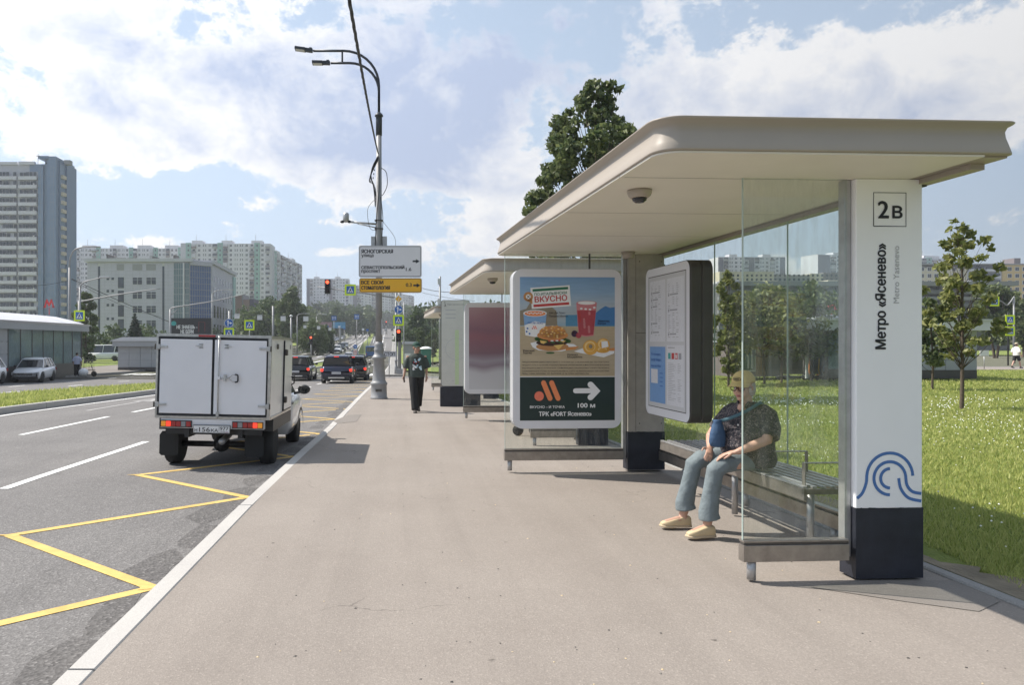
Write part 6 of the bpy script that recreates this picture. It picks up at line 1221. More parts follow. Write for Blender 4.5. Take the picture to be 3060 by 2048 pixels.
    # trousers
    b = MB(); b.ell(w(3.045, 6.45, .635), (.17, .20, .105), 'slacks', n=18, k=10)
    for hy, kx, ky, kz, ax_, ay, hem in ((6.36, 2.665, 6.26, .585, 2.605, 6.29, .145), (6.56, 2.60, 6.56, .585, 2.53, 6.62, .155)):
        b.tube([w(3.04, hy, .64), w(2.86, (hy + ky) / 2, .645), w(kx + .05, ky, .615), w(kx - .012, ky, .565), w(kx - .02, ky + .005, .50), w((kx + ax_) / 2 - .01, (ky + ay) / 2, .36), w(ax_ + .005, ay, hem + .06), w(ax_ + .015, ay, hem)], [.098, .090, .078, .074, .070, .070, .082, .090], 'slacks', 18)
    tr = organic(b, 'trousers', t, .010, 5, .4)
    # shoes
    for ax_, ay, tx, ty in ((2.60, 6.28, 2.405, 6.235), (2.53, 6.62, 2.31, 6.60)):
        d = Vector((tx - ax_ - .055, ty - ay, 0)); l = d.length; d.normalize(); n = Vector((-d.y, d.x, 0)); h0 = w(ax_ + .055, ay, 0)
        def sec(s_, hw_, z0, z1, tilt=0): return [h0 + d * (s_ * l) + n * (hw_ * x_) + V(0, 0, z0 + (z1 - z0) * z_) for x_, z_ in ((-1, 0), (-1, .45), (-.82, .85), (-.35, 1), (.35, 1), (.82, .85), (1, .45), (1, 0))]
        b = MB(); b.loft([sec(0, .024, .022, .085), sec(.06, .033, .022, .098), sec(.25, .036, .022, .10), sec(.45, .040, .022, .088), (sec(.7, .045, .022, .068)), sec(.88, .040, .022, .055), sec(.98, .024, .022, .042)], 'shoe', True); sh = b.build('shoe', t, bevel=.002)
        b = MB(); b.loft([sec(-.01, .028, 0, .026), sec(.1, .038, 0, .026), sec(.5, .043, .004, .026), sec(.72, .049, 0, .026), sec(.9, .044, .001, .026), sec(1.01, .026, .008, .026)], 'sole', True); b.build('sole', sh)
    # bag and strap
    b = MB(); bc = w(2.735, 6.40, .86); 
    b.loft([[bc + V((rx * math.cos(q)), ry * math.sin(q), z) for q in [2 * math.pi * k / 16 for k in range(16)]] for rx, ry, z in ((.03, .03, -.115), (.062, .045, -.108), (.074, .05, -.07), (.066, .048, .0), (.046, .04, .075), (.034, .03, .10), (.044, .036, .118), (.02, .02, .12))], 'bagblue', True); bag = b.build('shoulder_bag', t); bag['label'] = 'blue drawstring shoulder bag'
    b = MB(); pts = [bc + V(.02, 0, .11), w(2.80, 6.32, 1.0), w(2.865, 6.255, 1.045), w(2.94, 6.235, 1.09), w(3.02, 6.265, 1.128), w(3.09, 6.33, 1.13), w(3.14, 6.37, 1.07)]; b.tube(spline([tuple(p) for p in pts], 6), (.004, .018), 'strap', 8) if False else b.tube([Vector(p) for p in spline([tuple(p) for p in pts], 6)], [(.014, .005)] * (len(pts) * 6 - 5), 'strap', 8, up=(0, 0, 1)); b.build('strap', bag)
seated_woman()
def walker(label, loc, rot, top, pants, skin='skin2', pose=None, cap_m=None, shorts=False, hair='hairdark', sc=1.0, hd=0.0, detail=True, printm=False):
    """standing/walking figure facing -y, 1.72 m tall"""
    t = thing('person', label, 'person', loc, rot); t.scale = (sc,) * 3
    lf = pose or ((-.04, -.22), (.05, .26))       # feet x,y
    hc = V(0, -.02, 1.60); hr = Matrix.Rotation(hd, 3, 'Z')
    b = MB(); head(b, hc, hr, skin, 1.1); b.tube([V(0, 0, 1.38), V(0, -.01, 1.46), V(0, -.015, 1.54)], [.07, .058, .056], skin, 12); b.tube([V(0, 0, .95), V(0, 0, 1.2), V(0, 0, 1.40)], [(.10, .14), (.10, .15), (.09, .16)], skin, 12, up=(0, 1, 0))
    arms = (((-.20, 0, 1.40), (-.27, .03, 1.13), (-.31, -.02, .92), (-.315, -.04, .84), 1), ((.20, 0, 1.40), (.245, .05, 1.13), (.25, -.02, .92), (.245, -.05, .84), -1))
    for s0, e, wv, p, sg in arms:
        b.tube([V(*s0), V(*e), V(*wv)], [.052, .043, .027], skin, 12); hand(b, V(*wv), V(*p), (0, -.15, -1), (-.5 * (1 if sg > 0 else -1) * -1, -.4, 0), sg, skin, 1.0, .5)
    for (fx, fy), hx in ((lf[0], -.10), (lf[1], .10)):
        lift = .06 if fy > .1 else 0
        b.tube([V(hx, 0, .92), V((hx + fx) / 2 * 1.05, fy * .42 - .03, .50), V(fx, fy, .10 + lift)], [.08, .055, .04], skin, 12)
    organic(b, 'body', t, .010 if detail else .016, 3)
    if detail: face_bits(t, hc, hr, 1.1)
    if cap_m: cap(t, hc, hr, cap_m, 1.1)
    b = MB(); b.ell(hc + hr @ V(0, .03, .04 if not cap_m else .0), (.083, .09, .09 if not cap_m else .07), hair, n=14); organic(b, 'hair', t, .012, 2)
    b = MB()
    def ring(z, ra, rb, y=0, x=0): return [V(x + rb * math.cos(q), y + ra * math.sin(q), z) for q in [2 * math.pi * k / 20 for k in range(20)]]
    b.loft([ring(.86, .145, .205), ring(.92, .15, .21), ring(1.1, .14, .205), ring(1.28, .135, .21), ring(1.38, .115, .205), ring(1.43, .085, .15), ring(1.465, .065, .08)], top, True)
    for sx in (-1, 1): b.tube([V(sx * .13, 0, 1.375), V(sx * .19, .01, 1.335), V(sx * .235, .03, 1.22), V(sx * .265, .03, 1.09)], [.055, .075, .082, .088], top, 14)
    organic(b, 'shirt', t, .014, 4, .4)
    b = MB(); b.loft([ring(.84, .13, .165), ring(.90, .13, .17), ring(.97, .12, .16)], pants, True)
    for (fx, fy), hx in ((lf[0], -.085), (lf[1], .085)):
        lift = .06 if fy > .1 else 0; kn = V((hx + fx) / 2 * 1.05, fy * .42 - .035, .50)
        if shorts: b.tube([V(hx, 0, .90), kn + V(0, 0, .02)], [.10, .10], pants, 12)
        else: b.tube([V(hx, 0, .90), V((hx + kn.x) / 2, kn.y / 2, .72), kn, V((kn.x + fx) / 2, (kn.y + fy) / 2, .32), V(fx, fy, .10 + lift), V(fx, fy, .06 + lift)], [.115, .11, .098, .092, .092, .088], pants, 14)
    organic(b, 'trousers', t, .013, 3, .4)
    for fx, fy in lf:
        lift = .05 if fy > .1 else 0; b = MB(); b.loft([[V(fx + x_ * hw_, fy + y, lift * (1.5 if y > 0 else .3) + z_) for x_, z_ in ((-1, 0), (-1, h * .5), (-.5, h), (.5, h), (1, h * .5), (1, 0))] for y, hw_, h in ((.07, .03, .07), (.03, .04, .10), (-.06, .043, .085), (-.14, .048, .055), (-.19, .035, .035))], 'shoedark', True); b.build('shoe', t, bevel=.006)
    if printm:
        b = MB(); rr = random.Random(4)
        for i in range(34): 
            x = rr.uniform(-.105, .10); z = 1.06 + rr.random() * .27; 
            if abs(z - 1.215) < .03: m_ = rr.choice(('ink', 'ink', 'pred'))
            else: m_ = rr.choice(('tealprint', 'white', 'tealprint', 'ink'))
            s_ = rr.uniform(.018, .036); yy = -.139 - (.0 if z < 1.3 else -.01) + abs(x) ** 2 * 1.9; b.add([(x + .02 + s_ * math.cos(a + i), yy - .014 - .0006 * i + (s_ * math.cos(a + i) + x) * x * .8, z + s_ * 1.1 * math.sin(a + i)) for a in (0, 1.2, 2.4, 3.8, 5)], [(0, 1, 2, 3, 4)], m_)
        b.build('shirt_print', t)
        b = MB(); b.box((-.325, -.10, .74), (-.295, -.088, .87), 'ink'); b.build('phone', t)
    return t
walker('man in dark green cap, printed dark tee and black trousers walking towards the viewer', (.38, 18.8, H(.4, 18.8)), 0, 'tee', 'trackpants', cap_m='capgreen', hd=R(28), printm=True, sc=1.02)
p = at(230, 1000, 54); walker('person in pale lilac shirt holding a phone by the glass pavilion corner', (p.x, 54, H(p.x, 54)), R(200), 'shirtlilac', 'trackpants', detail=False, pose=((-.1, 0), (.1, .05)))
p = at(3037, 1000, 49); walker('woman in white top, cap and black shorts walking on the far path at right', (p.x, 49, H(p.x, 49) + .02), R(100), 'shirtwhite', 'trackpants', skin='skin', cap_m='tan', shorts=True, detail=False, pose=((-.06, -.28), (.06, .28)), sc=.97)
# ================================================================== TREES AND PLANTS
def leaves(n, centers, radii, size, seed, mname, aspect=1.6, droop=0.):
    r = np.random.default_rng(seed); k = len(centers); w = np.array([a[0] * a[1] * a[2] for a in radii]) ** .8; w /= w.sum(); idx = r.choice(k, n, p=w)
    c = np.array(centers)[idx]; ra = np.array(radii)[idx]; d = r.normal(size=(n, 3)); d /= np.linalg.norm(d, axis=1)[:, None]; rad = r.random(n) ** (1 / 2.2); pos = c + d * ra * rad[:, None]
    a = r.normal(size=(n, 3)); a[:, 2] -= droop; a /= np.linalg.norm(a, axis=1)[:, None]; b_ = np.cross(a, r.normal(size=(n, 3))); b_ /= np.linalg.norm(b_, axis=1)[:, None]
    s = size * (.6 + .8 * r.random(n))[:, None]; A = a * s * aspect * .5; B = b_ * s * .5
    v = np.stack([pos - A, pos + B * .9 - A * .1, pos + A, pos - B * .9 - A * .1], 1).reshape(-1, 3)
    me = bpy.data.meshes.new('crown'); me.vertices.add(len(v)); me.vertices.foreach_set('co', v.ravel()); me.loops.add(4 * n); me.loops.foreach_set('vertex_index', np.arange(4 * n)); me.polygons.add(n); me.polygons.foreach_set('loop_start', np.arange(n) * 4); me.polygons.foreach_set('loop_total', np.full(n, 4)); me.update(calc_edges=True); me.materials.append(M[mname]); return me
def make_tree(label, loc, h, cw, base, seed, mname='leaf', nclump=26, nleaf=6000, lsize=.12, trunk=.12, shape='oval', group=None, cat='tree', name='tree', clr=.22, multi=1, lean=0):
    rr = random.Random(seed); t = thing(name, label, cat, loc, 0, group); cen = []; rad = []; tips = []
    for i in range(nclump):
        f = (i + .5) / nclump; z = base + (h - base) * f
        if shape == 'oval': prof = math.sin(math.pi * min(1, .12 + .86 * f)) ** .7
        elif shape == 'cone': prof = (1 - f) ** .8
        elif shape == 'flame': prof = math.sin(math.pi * (.18 + .80 * f)) ** .9 * (1 - .35 * f)
        else: prof = 1
        a = i * 2.4 + rr.uniform(-.5, .5); q = cw / 2 * prof * rr.uniform(.25, .95); cs = clr * cw * rr.uniform(.55, 1.15) * (.55 + .6 * prof)
        p = (q * math.cos(a) + lean * f, q * math.sin(a), z + rr.uniform(-.1, .1) * (h - base) * .3); cen.append(p); rad.append((cs, cs, cs * rr.uniform(.6, .95))); tips.append(p)
    b = MB(); tz = h * .9
    for mstem in range(multi):
        ang = 2 * math.pi * mstem / max(multi, 1); ox = .0 if multi == 1 else .35 * math.cos(ang); oy = 0 if multi == 1 else .35 * math.sin(ang)
        pts = [(ox * .4, oy * .4, -.3), (ox + .02, oy, h * .12), (ox * 2 + rr.uniform(-.06, .06), oy * 2, h * .35), (ox * 3 + rr.uniform(-.1, .1) + lean * .5, oy * 3, h * .65), (ox * 3 + lean, oy * 3, tz)]
        b.tube([Vector(p) for p in spline(pts, 4)], [trunk * (1 - .9 * i / 16) ** .8 + .004 for i in range(17)], 'bark', 10)
    tk = b.build('trunk', t); b = MB()
    for p in tips:
        z0 = max(base * .75, p[2] - rr.uniform(.18, .32) * (h - base) - .2); f = z0 / h; s0 = Vector((lean * f * .8, 0, z0)); e = Vector(p); m_ = (s0 + e) / 2 + Vector((0, 0, -.06 * (e - s0).length)); rb = trunk * .32 * (1 - .6 * f)
        b.tube([s0, m_, e], [rb, rb * .6, rb * .2], 'bark', 5)
    b.build('branches', t)['kind'] = 'stuff'
    me = leaves(nleaf, cen, rad, lsize, seed, mname); o = bpy.data.objects.new('crown', me); C.objects.link(o); o.parent = t; return t
bt = at(1740, 1000, 25); make_tree('tall dense green tree rising behind the first shelter roof', (6.55, 25, 0), 10.3, 5.4, 1.2, 12, 'leaf', 170, 27000, .125, .16, 'oval', clr=.072)
def tr(label, px, z, top, wpx, seed, **kw):
    X = (px - CX) / F * z; g = H(X, z); h = EYE + (CY - top) * z / F - g; w = wpx * z / F; kw.setdefault('base', h * .2); return make_tree(label, (X, z, g), h, w, seed=seed, **kw)
tr('young sparse yellowish green tree on the lawn right of the white column', 2873, 19.4, 664, 235, 31, base=1.35, mname='leaf2', nclump=60, nleaf=2600, lsize=.10, trunk=.05, shape='oval', clr=.085)
GT = 'young trees on the lawn seen through the glass'
tr('young tree right beside the dark timetable case', 2176, 31, 812, 120, 3, base=.6, mname='leaf2', nclump=40, nleaf=2600, lsize=.13, trunk=.05, shape='oval', group=GT, clr=.13)
tr('wide young tree in front of the stone kiosk', 2283, 32, 862, 260, 4, base=1.5, mname='leaf2', nclump=44, nleaf=4200, lsize=.13, trunk=.055, group=GT, clr=.18)
tr('young tree between kiosk and scooters', 2335, 33, 870, 170, 5, base=1.3, mname='leaf', nclump=34, nleaf=2800, lsize=.13, trunk=.05, group=GT)
tr('young tree beside the row of scooters', 2424, 34, 858, 190, 6, base=1.2, mname='leaf', nclump=36, nleaf=3000, lsize=.13, trunk=.05, group=GT)
tr('bushy young tree just left of the white column', 2535, 36, 900, 150, 8, base=1.2, mname='leaf', nclump=34, nleaf=2600, lsize=.14, trunk=.05, group=GT)
tr('low leafy sapling half hidden by the white column edge', 2785, 27, 900, 120, 9, base=.8, mname='leaf', nclump=18, nleaf=1800, lsize=.13, trunk=.04, group=GT)
tr('multi stemmed dark tree beyond the path at right', 2975, 92, 855, 120, 10, base=2.2, mname='leaf', nclump=34, nleaf=5000, lsize=.30, trunk=.14, multi=4, clr=.24)
tr('dark tree cut off by the right picture edge', 3058, 98, 900, 90, 11, base=1.5, mname='leaf', nclump=22, nleaf=3500, lsize=.3, trunk=.16)
GF = 'trees along the far road'
tr('dark broad tree behind the crosswalk sign right of the truck', 800, 175, 905, 150, 20, mname='leaf3', nclump=40, nleaf=7000, lsize=.42, trunk=.3, group=GF, base=3)
tr('pale green tree behind the truck roof corner', 772, 160, 928, 110, 21, mname='leaf4', nclump=30, nleaf=5000, lsize=.36, trunk=.25, group=GF, base=2)
tr('tall pale poplar like tree above the black SUV', 870, 150, 866, 108, 22, mname='leaf4', nclump=44, nleaf=8000, lsize=.36, trunk=.28, shape='flame', group=GF, base=2)
tr('low bushy tree right of the poplar at the left kerb', 935, 128, 962, 105, 23, mname='leaf4', nclump=30, nleaf=5000, lsize=.26, trunk=.18, group=GF, base=.6)
tr('shrubby tree above the railing left of the oncoming cars', 972, 138, 975, 70, 24, mname='leaf3', nclump=24, nleaf=3500, lsize=.26, trunk=.15, group=GF, base=.5)
tr('dark tree right of the traffic light diamond sign', 1246, 150, 924, 76, 25, mname='leaf3', nclump=36, nleaf=6500, lsize=.34, trunk=.25, group=GF, base=2)
tr('light young tree between toilet cabin and traffic light', 1255, 98, 978, 36, 26, mname='leaf4', nclump=18, nleaf=2200, lsize=.18, trunk=.07, group=GF, base=1.6)
tr('broad dark tree above the man in the cap', 1300, 190, 928, 95, 27, mname='leaf3', nclump=36, nleaf=6000, lsize=.42, trunk=.3, group=GF, base=2.5)
tr('small tree right of the man with the cap', 1293, 100, 986, 42, 28, mname='leaf4', nclump=18, nleaf=2200, lsize=.18, trunk=.07, group=GF, base=1.2)
tr('tree hidden behind the map totem', 1350, 140, 935, 90, 29, mname='leaf3', nclump=30, nleaf=4500, lsize=.32, trunk=.2, group=GF, base=2)
tr('green tree behind the glass pavilion corner', 255, 88, 880, 75, 33, mname='leaf4', nclump=26, nleaf=4000, lsize=.26, trunk=.18, group=GF, base=.6)
tr('rounded tree left of the lane signs', 1005, 320, 922, 70, 34, mname='leaf3', nclump=30, nleaf=4500, lsize=.7, trunk=.4, group=GF, base=2)
tr('rounded tree behind the right lane sign', 1062, 340, 926, 80, 35, mname='leaf3', nclump=30, nleaf=4500, lsize=.7, trunk=.4, group=GF, base=2)
tr('pale rounded tree left of the lamp post', 1105, 360, 938, 70, 36, mname='leaf4', nclump=28, nleaf=4000, lsize=.7, trunk=.4, group=GF, base=2)
def spruce():
    z = 100; X = (403 - CX) / F * z; g = H(X, z); h = EYE + (CY - 940) * z / F - g; t = thing('spruce_tree', 'dark pointed spruce in front of the office building', 'tree', (X, z, g)); b = MB(); b.cyl((0, 0, -.3), (0, 0, h), .16, 'bark', 8, .02); b.build('trunk', t); cen = []; rad = []
    for i in range(16):
        f = i / 15; zz_ = .8 + (h - .9) * f; rr_ = 1.75 * (1 - f) ** .9 + .12
        for k in range(7): a = k * .9 + i; cen.append((rr_ * .55 * math.cos(a), rr_ * .55 * math.sin(a), zz_ - rr_ * .12)); rad.append((rr_ * .48, rr_ * .48, .14))
    o = bpy.data.objects.new('crown', leaves(6000, cen, rad, .22, 44, 'needle', 2.0)); C.objects.link(o); o.parent = t
spruce()
def wood(name, spots, seed, mname, size):
    cen = []; rad = []; rr = random.Random(seed)
    for x, y, h, w in spots:
        g = H(x, y)
        for k in range(7): f = (k + .5) / 7; a = k * 2.4 + rr.random(); q = w * .28 * math.sin(math.pi * (.2 + .7 * f)); cen.append((x + q * math.cos(a), y + q * math.sin(a), g + h * (.12 + .8 * f))); s_ = w * rr.uniform(.22, .34); rad.append((s_, s_, s_ * .8))
    me = leaves(min(60000, len(cen) * 85), cen, rad, size, seed, mname, 1.3); me.name = name; o = bpy.data.objects.new(name, me); C.objects.link(o); o['kind'] = 'stuff'; return o
rr = random.Random(5)
tag(wood('wood', [((px - CX) / F * z, z, rr.uniform(13, 20), rr.uniform(11, 16)) for px in range(740, 1240, 9) for z in (rr.uniform(440, 520), rr.uniform(600, 700)) if not (1115 < px < 1215 and z < 640)], 51, 'leaf3', 1.6), 'distant green wood across the top of the hill below the tower blocks', 'wood')
tag(wood('wood', [((px - CX) / F * z, z, rr.uniform(11, 15), rr.uniform(10, 14)) for px in range(690, 1000, 10) for z in (rr.uniform(240, 330),) if (px - CX) / F * z < XOf(z) - 14], 52, 'leaf4', 1.0), 'green trees on the slope left of the road', 'wood')
tag(wood('wood', [((px - CX) / F * z, z, rr.uniform(9, 15), rr.uniform(10, 14)) for px in range(1225, 1560, 10) for z in (rr.uniform(220, 330),)], 53, 'leaf3', 1.0), 'green trees on the slope right of the road', 'wood')
tag(wood('wood', [(x + rr.uniform(-8, 8), rr.uniform(640, 760), rr.uniform(14, 20), rr.uniform(16, 22)) for x in range(-620, 900, 14) if not -150 < x < 20], 54, 'leaf3', 2.2), 'faraway tree belt on the horizon', 'wood')
tag(wood('hedge', [(px / 10., 128 + rr.uniform(-3, 3), rr.uniform(1.6, 3), rr.uniform(3, 5)) for px in range(120, 900, 22)], 55, 'leaf', .35), 'dark hedges and bushes beyond the right lawn', 'hedge')
tag(wood('hedge', [(-48 + rr.uniform(-4, 4), y, rr.uniform(3, 6), rr.uniform(4, 6)) for y in range(85, 200, 6)], 56, 'leaf3', .45), 'bushes along the far side of the opposite road', 'hedge')
# grass blades
def blades(name, label, n, area, hmin, hmax, seed, mname='blade', wd=.006, cat='grass'):
    r = np.random.default_rng(seed); P = area(r, n); n = len(P); a = r.random(n) * 6.283; h = (hmin + (hmax - hmin) * r.random(n)) * (.6 + .8 * r.random(n)); dist = np.hypot(P[:, 0], P[:, 1]); w = wd * (.7 + .6 * r.random(n)) * np.clip(dist / 7, 1, 5); ln = (r.random((n, 2)) - .5) * h[:, None] * 1.1
    v = np.empty((n, 3, 3)); v[:, 0] = P; v[:, 1] = P; v[:, 2] = P; v[:, 0, 0] -= np.cos(a) * w; v[:, 0, 1] -= np.sin(a) * w; v[:, 1, 0] += np.cos(a) * w; v[:, 1, 1] += np.sin(a) * w; v[:, 2, :2] += ln; v[:, 2, 2] += h
    me = bpy.data.meshes.new(name); me.vertices.add(3 * n); me.vertices.foreach_set('co', v.ravel()); me.loops.add(3 * n); me.loops.foreach_set('vertex_index', np.arange(3 * n)); me.polygons.add(n); me.polygons.foreach_set('loop_start', np.arange(n) * 3); me.polygons.foreach_set('loop_total', np.full(n, 3)); me.update(calc_edges=True); me.materials.append(M[mname])
    o = bpy.data.objects.new(name, me); C.objects.link(o); tag(o, label, cat, None, 'stuff'); return o
def lawn_area(z0, z1, pw=1.6, off=.55, xmax=1.05):
    def f(r, n):
        y = z0 + (z1 - z0) * r.random(n) ** pw; xl = np.array([XG0(q) for q in y]) + off + .12 * np.sin(y * 2.3); xr = y * xmax + 2; x = xl + (xr - xl) * r.random(n); ok = x > xl
        x, y = x[ok], y[ok]; return np.stack([x, y, np.array([H(a, b_) - .02 for a, b_ in zip(x, y)])], 1)
    return f
blades('grass', 'mown bright green lawn grass right of the shelter', 150000, lawn_area(3.2, 24, off=.42), .025, .07, 61)
blades('grass', 'farther lawn grass around the young trees', 60000, lawn_area(22, 46, 1.0), .04, .09, 62, wd=.007)
def med(r, n):
    y = 12 + 60 * r.random(n) ** 1.5; a = np.array([XNf(q) for q in y]) + .25; b_ = np.array([XMf(q) for q in y]) - .25; x = a + (b_ - a) * r.random(n); return np.stack([x, y, np.array([H(p, q) for p, q in zip(x, y)])], 1)
blades('grass', 'rough grass on the median strip', 45000, med, .04, .14, 63, wd=.007)
def strip(r, n):
    y = 3.0 + 8 * r.random(n); c = np.floor(y * 2.2); ok = (np.sin(c * 12.9) > -.1); y = y[ok]; x = np.array([XG0(q) for q in y]) + .13 + np.abs(r.normal(size=len(y))) * .13; return np.stack([x, y, np.zeros(len(y))], 1)
blades('weeds', 'tufts of weeds on the bare soil beside the kerb', 5000, strip, .03, .13, 64, 'bladedry', .008, 'weeds')
def clover():
    r = np.random.default_rng(65); cs = [(r.uniform(4.8, 20), r.uniform(6.5, 24)) for _ in range(60)]; b = MB()
    pts = []
    for cx, cy in cs:
        for _ in range(r.integers(10, 45)): pts.append((cx + r.normal() * .75, cy + r.normal() * .5))
    for x, y in pts:
        if x < XG0(y) + .8: continue
        z = H(x, y) + r.uniform(.05, .085); s = r.uniform(.008, .013) * max(1, y / 11); b.add([(x - s, y, z), (x, y - s, z), (x + s, y, z), (x, y + s, z), (x, y, z + s * .9), (x, y, z - s * .6)], [(0, 1, 4), (1, 2, 4), (2, 3, 4), (3, 0, 4), (1, 0, 5), (2, 1, 5), (3, 2, 5), (0, 3, 5)], 'flower')
    tag(b.build('clover_flowers'), 'white clover flowers scattered over the lawn', 'flowers', None, 'stuff')
clover()
b = MB(); rr = random.Random(8)
for _ in range(220):
    X = rr.uniform(-1.2, 3.2); Y = 3.4 + 12 * rr.random() ** 1.6; s = rr.uniform(.004, .011); a = rr.random() * 6; z = H(X, Y) + .001
    b.add([(X + s * math.cos(a + q) * rr.uniform(.6, 1.3), Y + s * math.sin(a + q), z) for q in (0, 1.6, 3.1, 4.7)] + [(X, Y, z + s * .5)], [(0, 1, 4), (1, 2, 4), (2, 3, 4), (3, 0, 4)], 'shoe' if rr.random() < .25 else 'dkmetal')
tag(b.build('pavement_grit'), 'tiny bits of grit and dry leaves on the pavement', 'grit', None, 'stuff')
# ================================================================== BUILDINGS
for k, c, r_ in (('bwhite', (.58, .57, .60), .8), ('bwhite2', (.46, .46, .50), .8), ('bgreen', (.20, .36, .32), .8), ('bgrey', (.28, .28, .29), .8), ('bbrown', (.17, .14, .14), .8), ('bbeige', (.50, .44, .36), .8), ('byellow', (.58, .42, .18), .8), ('bcream', (.56, .50, .38), .8), ('tblue', (.09, .15, .25), .5), ('tblue2', (.15, .22, .33), .5), ('winfr', (.5, .5, .5), .5), ('officew', (.45, .44, .51), .6), ('officejoint', (.30, .30, .32), .7), ('louvre', (.13, .13, .135), .6), ('louvre2', (.22, .22, .23), .6), ('granite', (.075, .07, .07), .35), ('panelgrey', (.36, .37, .39), .4), ('roofmetal', (.60, .60, .63), .35), ('pinkbrown', (.30, .21, .18), .8), ('violet', (.10, .09, .13), .8), ('turq', (.28, .45, .45), .6)):
    M[k] = mat(k, c, r_, var=.05, scale=.6, stain=.06)
class Face:
    """local frame of a facade: s along the wall, z up, d outward"""
    def __init__(f, a, c):
        f.o = Vector((a[0], a[1], 0)); e = Vector((c[0], c[1], 0)); f.L = (e - f.o).length; f.x = (e - f.o).normalized(); f.n = Vector((f.x.y, -f.x.x, 0))
        f.T = Matrix.Translation(f.o) @ Matrix(((f.x.x, -f.n.x, 0), (f.x.y, -f.n.y, 0), (0, 0, 1))).to_4x4()   # box coords: (s, depth inward, z)
    def box(f, b, s0, s1, z0, z1, d0, d1, m): b.box((s0, -d1, z0), (s1, -d0, z1), m, f.T)
def tower_block(name, label, a, c, depth, zb, zt, fl, cols, cw, wall='bwhite', group=None, roofbits=3, seed=1, flank=None):
    """panel block: cols is a string per column: w window, b balcony stack, s small pair, g green blank, p plain, d dark strip"""
    t = thing(name, label, 'apartment building', (a[0], a[1], zb), 0, group); f = Face((0, 0), (c[0] - a[0], c[1] - a[1])); h = zt - zb; rr = random.Random(seed)
    b = MB(); f.box(b, 0, f.L, 0, h, -depth, 0, wall); b.build('wall', t)
    n = len(cols); cw = f.L / n; W_ = MB(); B_ = MB(); G_ = MB(); nf = int(h / fl)
    for i, ch in enumerate(cols):
        s0 = i * cw
        if ch == 'g': f.box(G_, s0, s0 + cw, 0, h + .4, .003, .5, 'bgreen')
        elif ch == 'd': f.box(G_, s0, s0 + cw, 0, h - .5, .003, .3, 'violet')
        elif ch == 'p': f.box(G_, s0, s0 + cw, 0, h + .2, .003, .35, 'bwhite2')
        for k in range(nf):
            z = h - fl * (k + 1) + .9
            if z < h * .02: continue
            wm = 'bg_glass' if rr.random() < .8 else 'bgrey'
            if ch == 'w': f.box(W_, s0 + cw * .3, s0 + cw * .7, z, z + 1.35, .002, .06, wm); f.box(W_, s0 + cw * .48, s0 + cw * .52, z, z + 1.35, .061, .1, 'winfr')
            elif ch == 's':
                for q in (.22, .62): f.box(W_, s0 + cw * q, s0 + cw * (q + .2), z + .1, z + .6, .002, .06, wm); f.box(W_, s0 + cw * q, s0 + cw * (q + .2), z + .8, z + 1.3, .002, .06, wm)
            elif ch == 'b':
                f.box(B_, s0 + cw * .1, s0 + cw * .9, z - .9, z + .15, .003, 1.1, rr.choice(('bgrey', 'bwhite2', 'bbrown', 'bgrey'))); 
                if rr.random() < .6: f.box(B_, s0 + cw * .12, s0 + cw * .88, z + .151, z + 1.5, .003, 1.0, 'bg_glass' if rr.random() < .6 else 'bwhite2')
                else: f.box(W_, s0 + cw * .25, s0 + cw * .75, z + .15, z + 1.4, .002, .05, 'bg_glass')
            elif ch == 'g': f.box(W_, s0 + cw * .35, s0 + cw * .65, z, z + 1.2, .501, .55, wm)
    for q, nm in ((W_, 'window'), (B_, 'balcony'), (G_, 'panel')):
        if q.v: q.build(nm, t)['kind'] = 'stuff'
    for i in range(roofbits):
        s0 = f.L * (i + .35) / roofbits; b = MB(); f.box(b, s0, s0 + f.L * .12, h, h + 1.9, -8, -1, 'bwhite'); r_ = b.build('roof_house', t); b = MB(); p = f.T @ Vector((s0 + 2, 4, h)); b.cyl(p, p + Vector((0, 0, 6)), .09, 'dkmetal', 4); b.build('antenna', r_)
    if flank: b = MB(); f.box(b, -.01, .3, 0, h, -depth, .01, flank); f.box(b, f.L - .3, f.L + .02, 0, h, -depth, .02, flank); b.build('flank', t)
    return t
def XZ(px, z): return ((px - CX) / F * z, z)
def top(py, z): return EYE + (CY - py) / F * z
GB = 'white and green panel tower blocks'
tower_block('tower_block', 'long white and green panel block behind the office building', XZ(215, 448), XZ(545, 448), 14, 2, top(742, 448), 2.8, 'gbswwbgswwbsswgbwswbgwsbwwg', 0, group=GB, roofbits=4, seed=1)
tower_block('tower_block', 'taller white panel block with green strips, right end of the long row', XZ(540, 440), XZ(808, 440), 16, 2, top(728, 440), 2.8, 'pgbwswbgbwsswbgpg'[:15] + 'wb', 0, group=GB, roofbits=3, seed=2)
tower_block('tower_block', 'receding white block with dense dark balconies stepping down to the right', XZ(812, 444), XZ(903, 530), 14, 2, top(748, 444), 2.8, 'pgbwbbsbbwbbsbbw', 0, group=GB, roofbits=2, seed=3)
tower_block('tower_block', 'white block with dark violet edge left of the crosswalk sign', XZ(916, 700), XZ(1042, 700), 16, 8, top(833, 700), 2.8, 'dbwsswbdbwswb', 0, group=GB, roofbits=2, seed=4)
tower_block('tower_block', 'far pale block behind the lamp post and orange board', XZ(1042, 715), XZ(1236, 900), 16, 8, top(846, 715) - 1, 2.8, 'pdbwswbdbwswbgbwswbb', 0, group=GB, roofbits=2, seed=5)
tower_block('tower_block', 'blue grey tower block seen through the glass above the mall, left one', XZ(2146, 514), XZ(2346, 514), 16, 2, top(768, 514), 2.8, 'dbswwbdbswbwd', 0, group=GB, roofbits=2, seed=6)
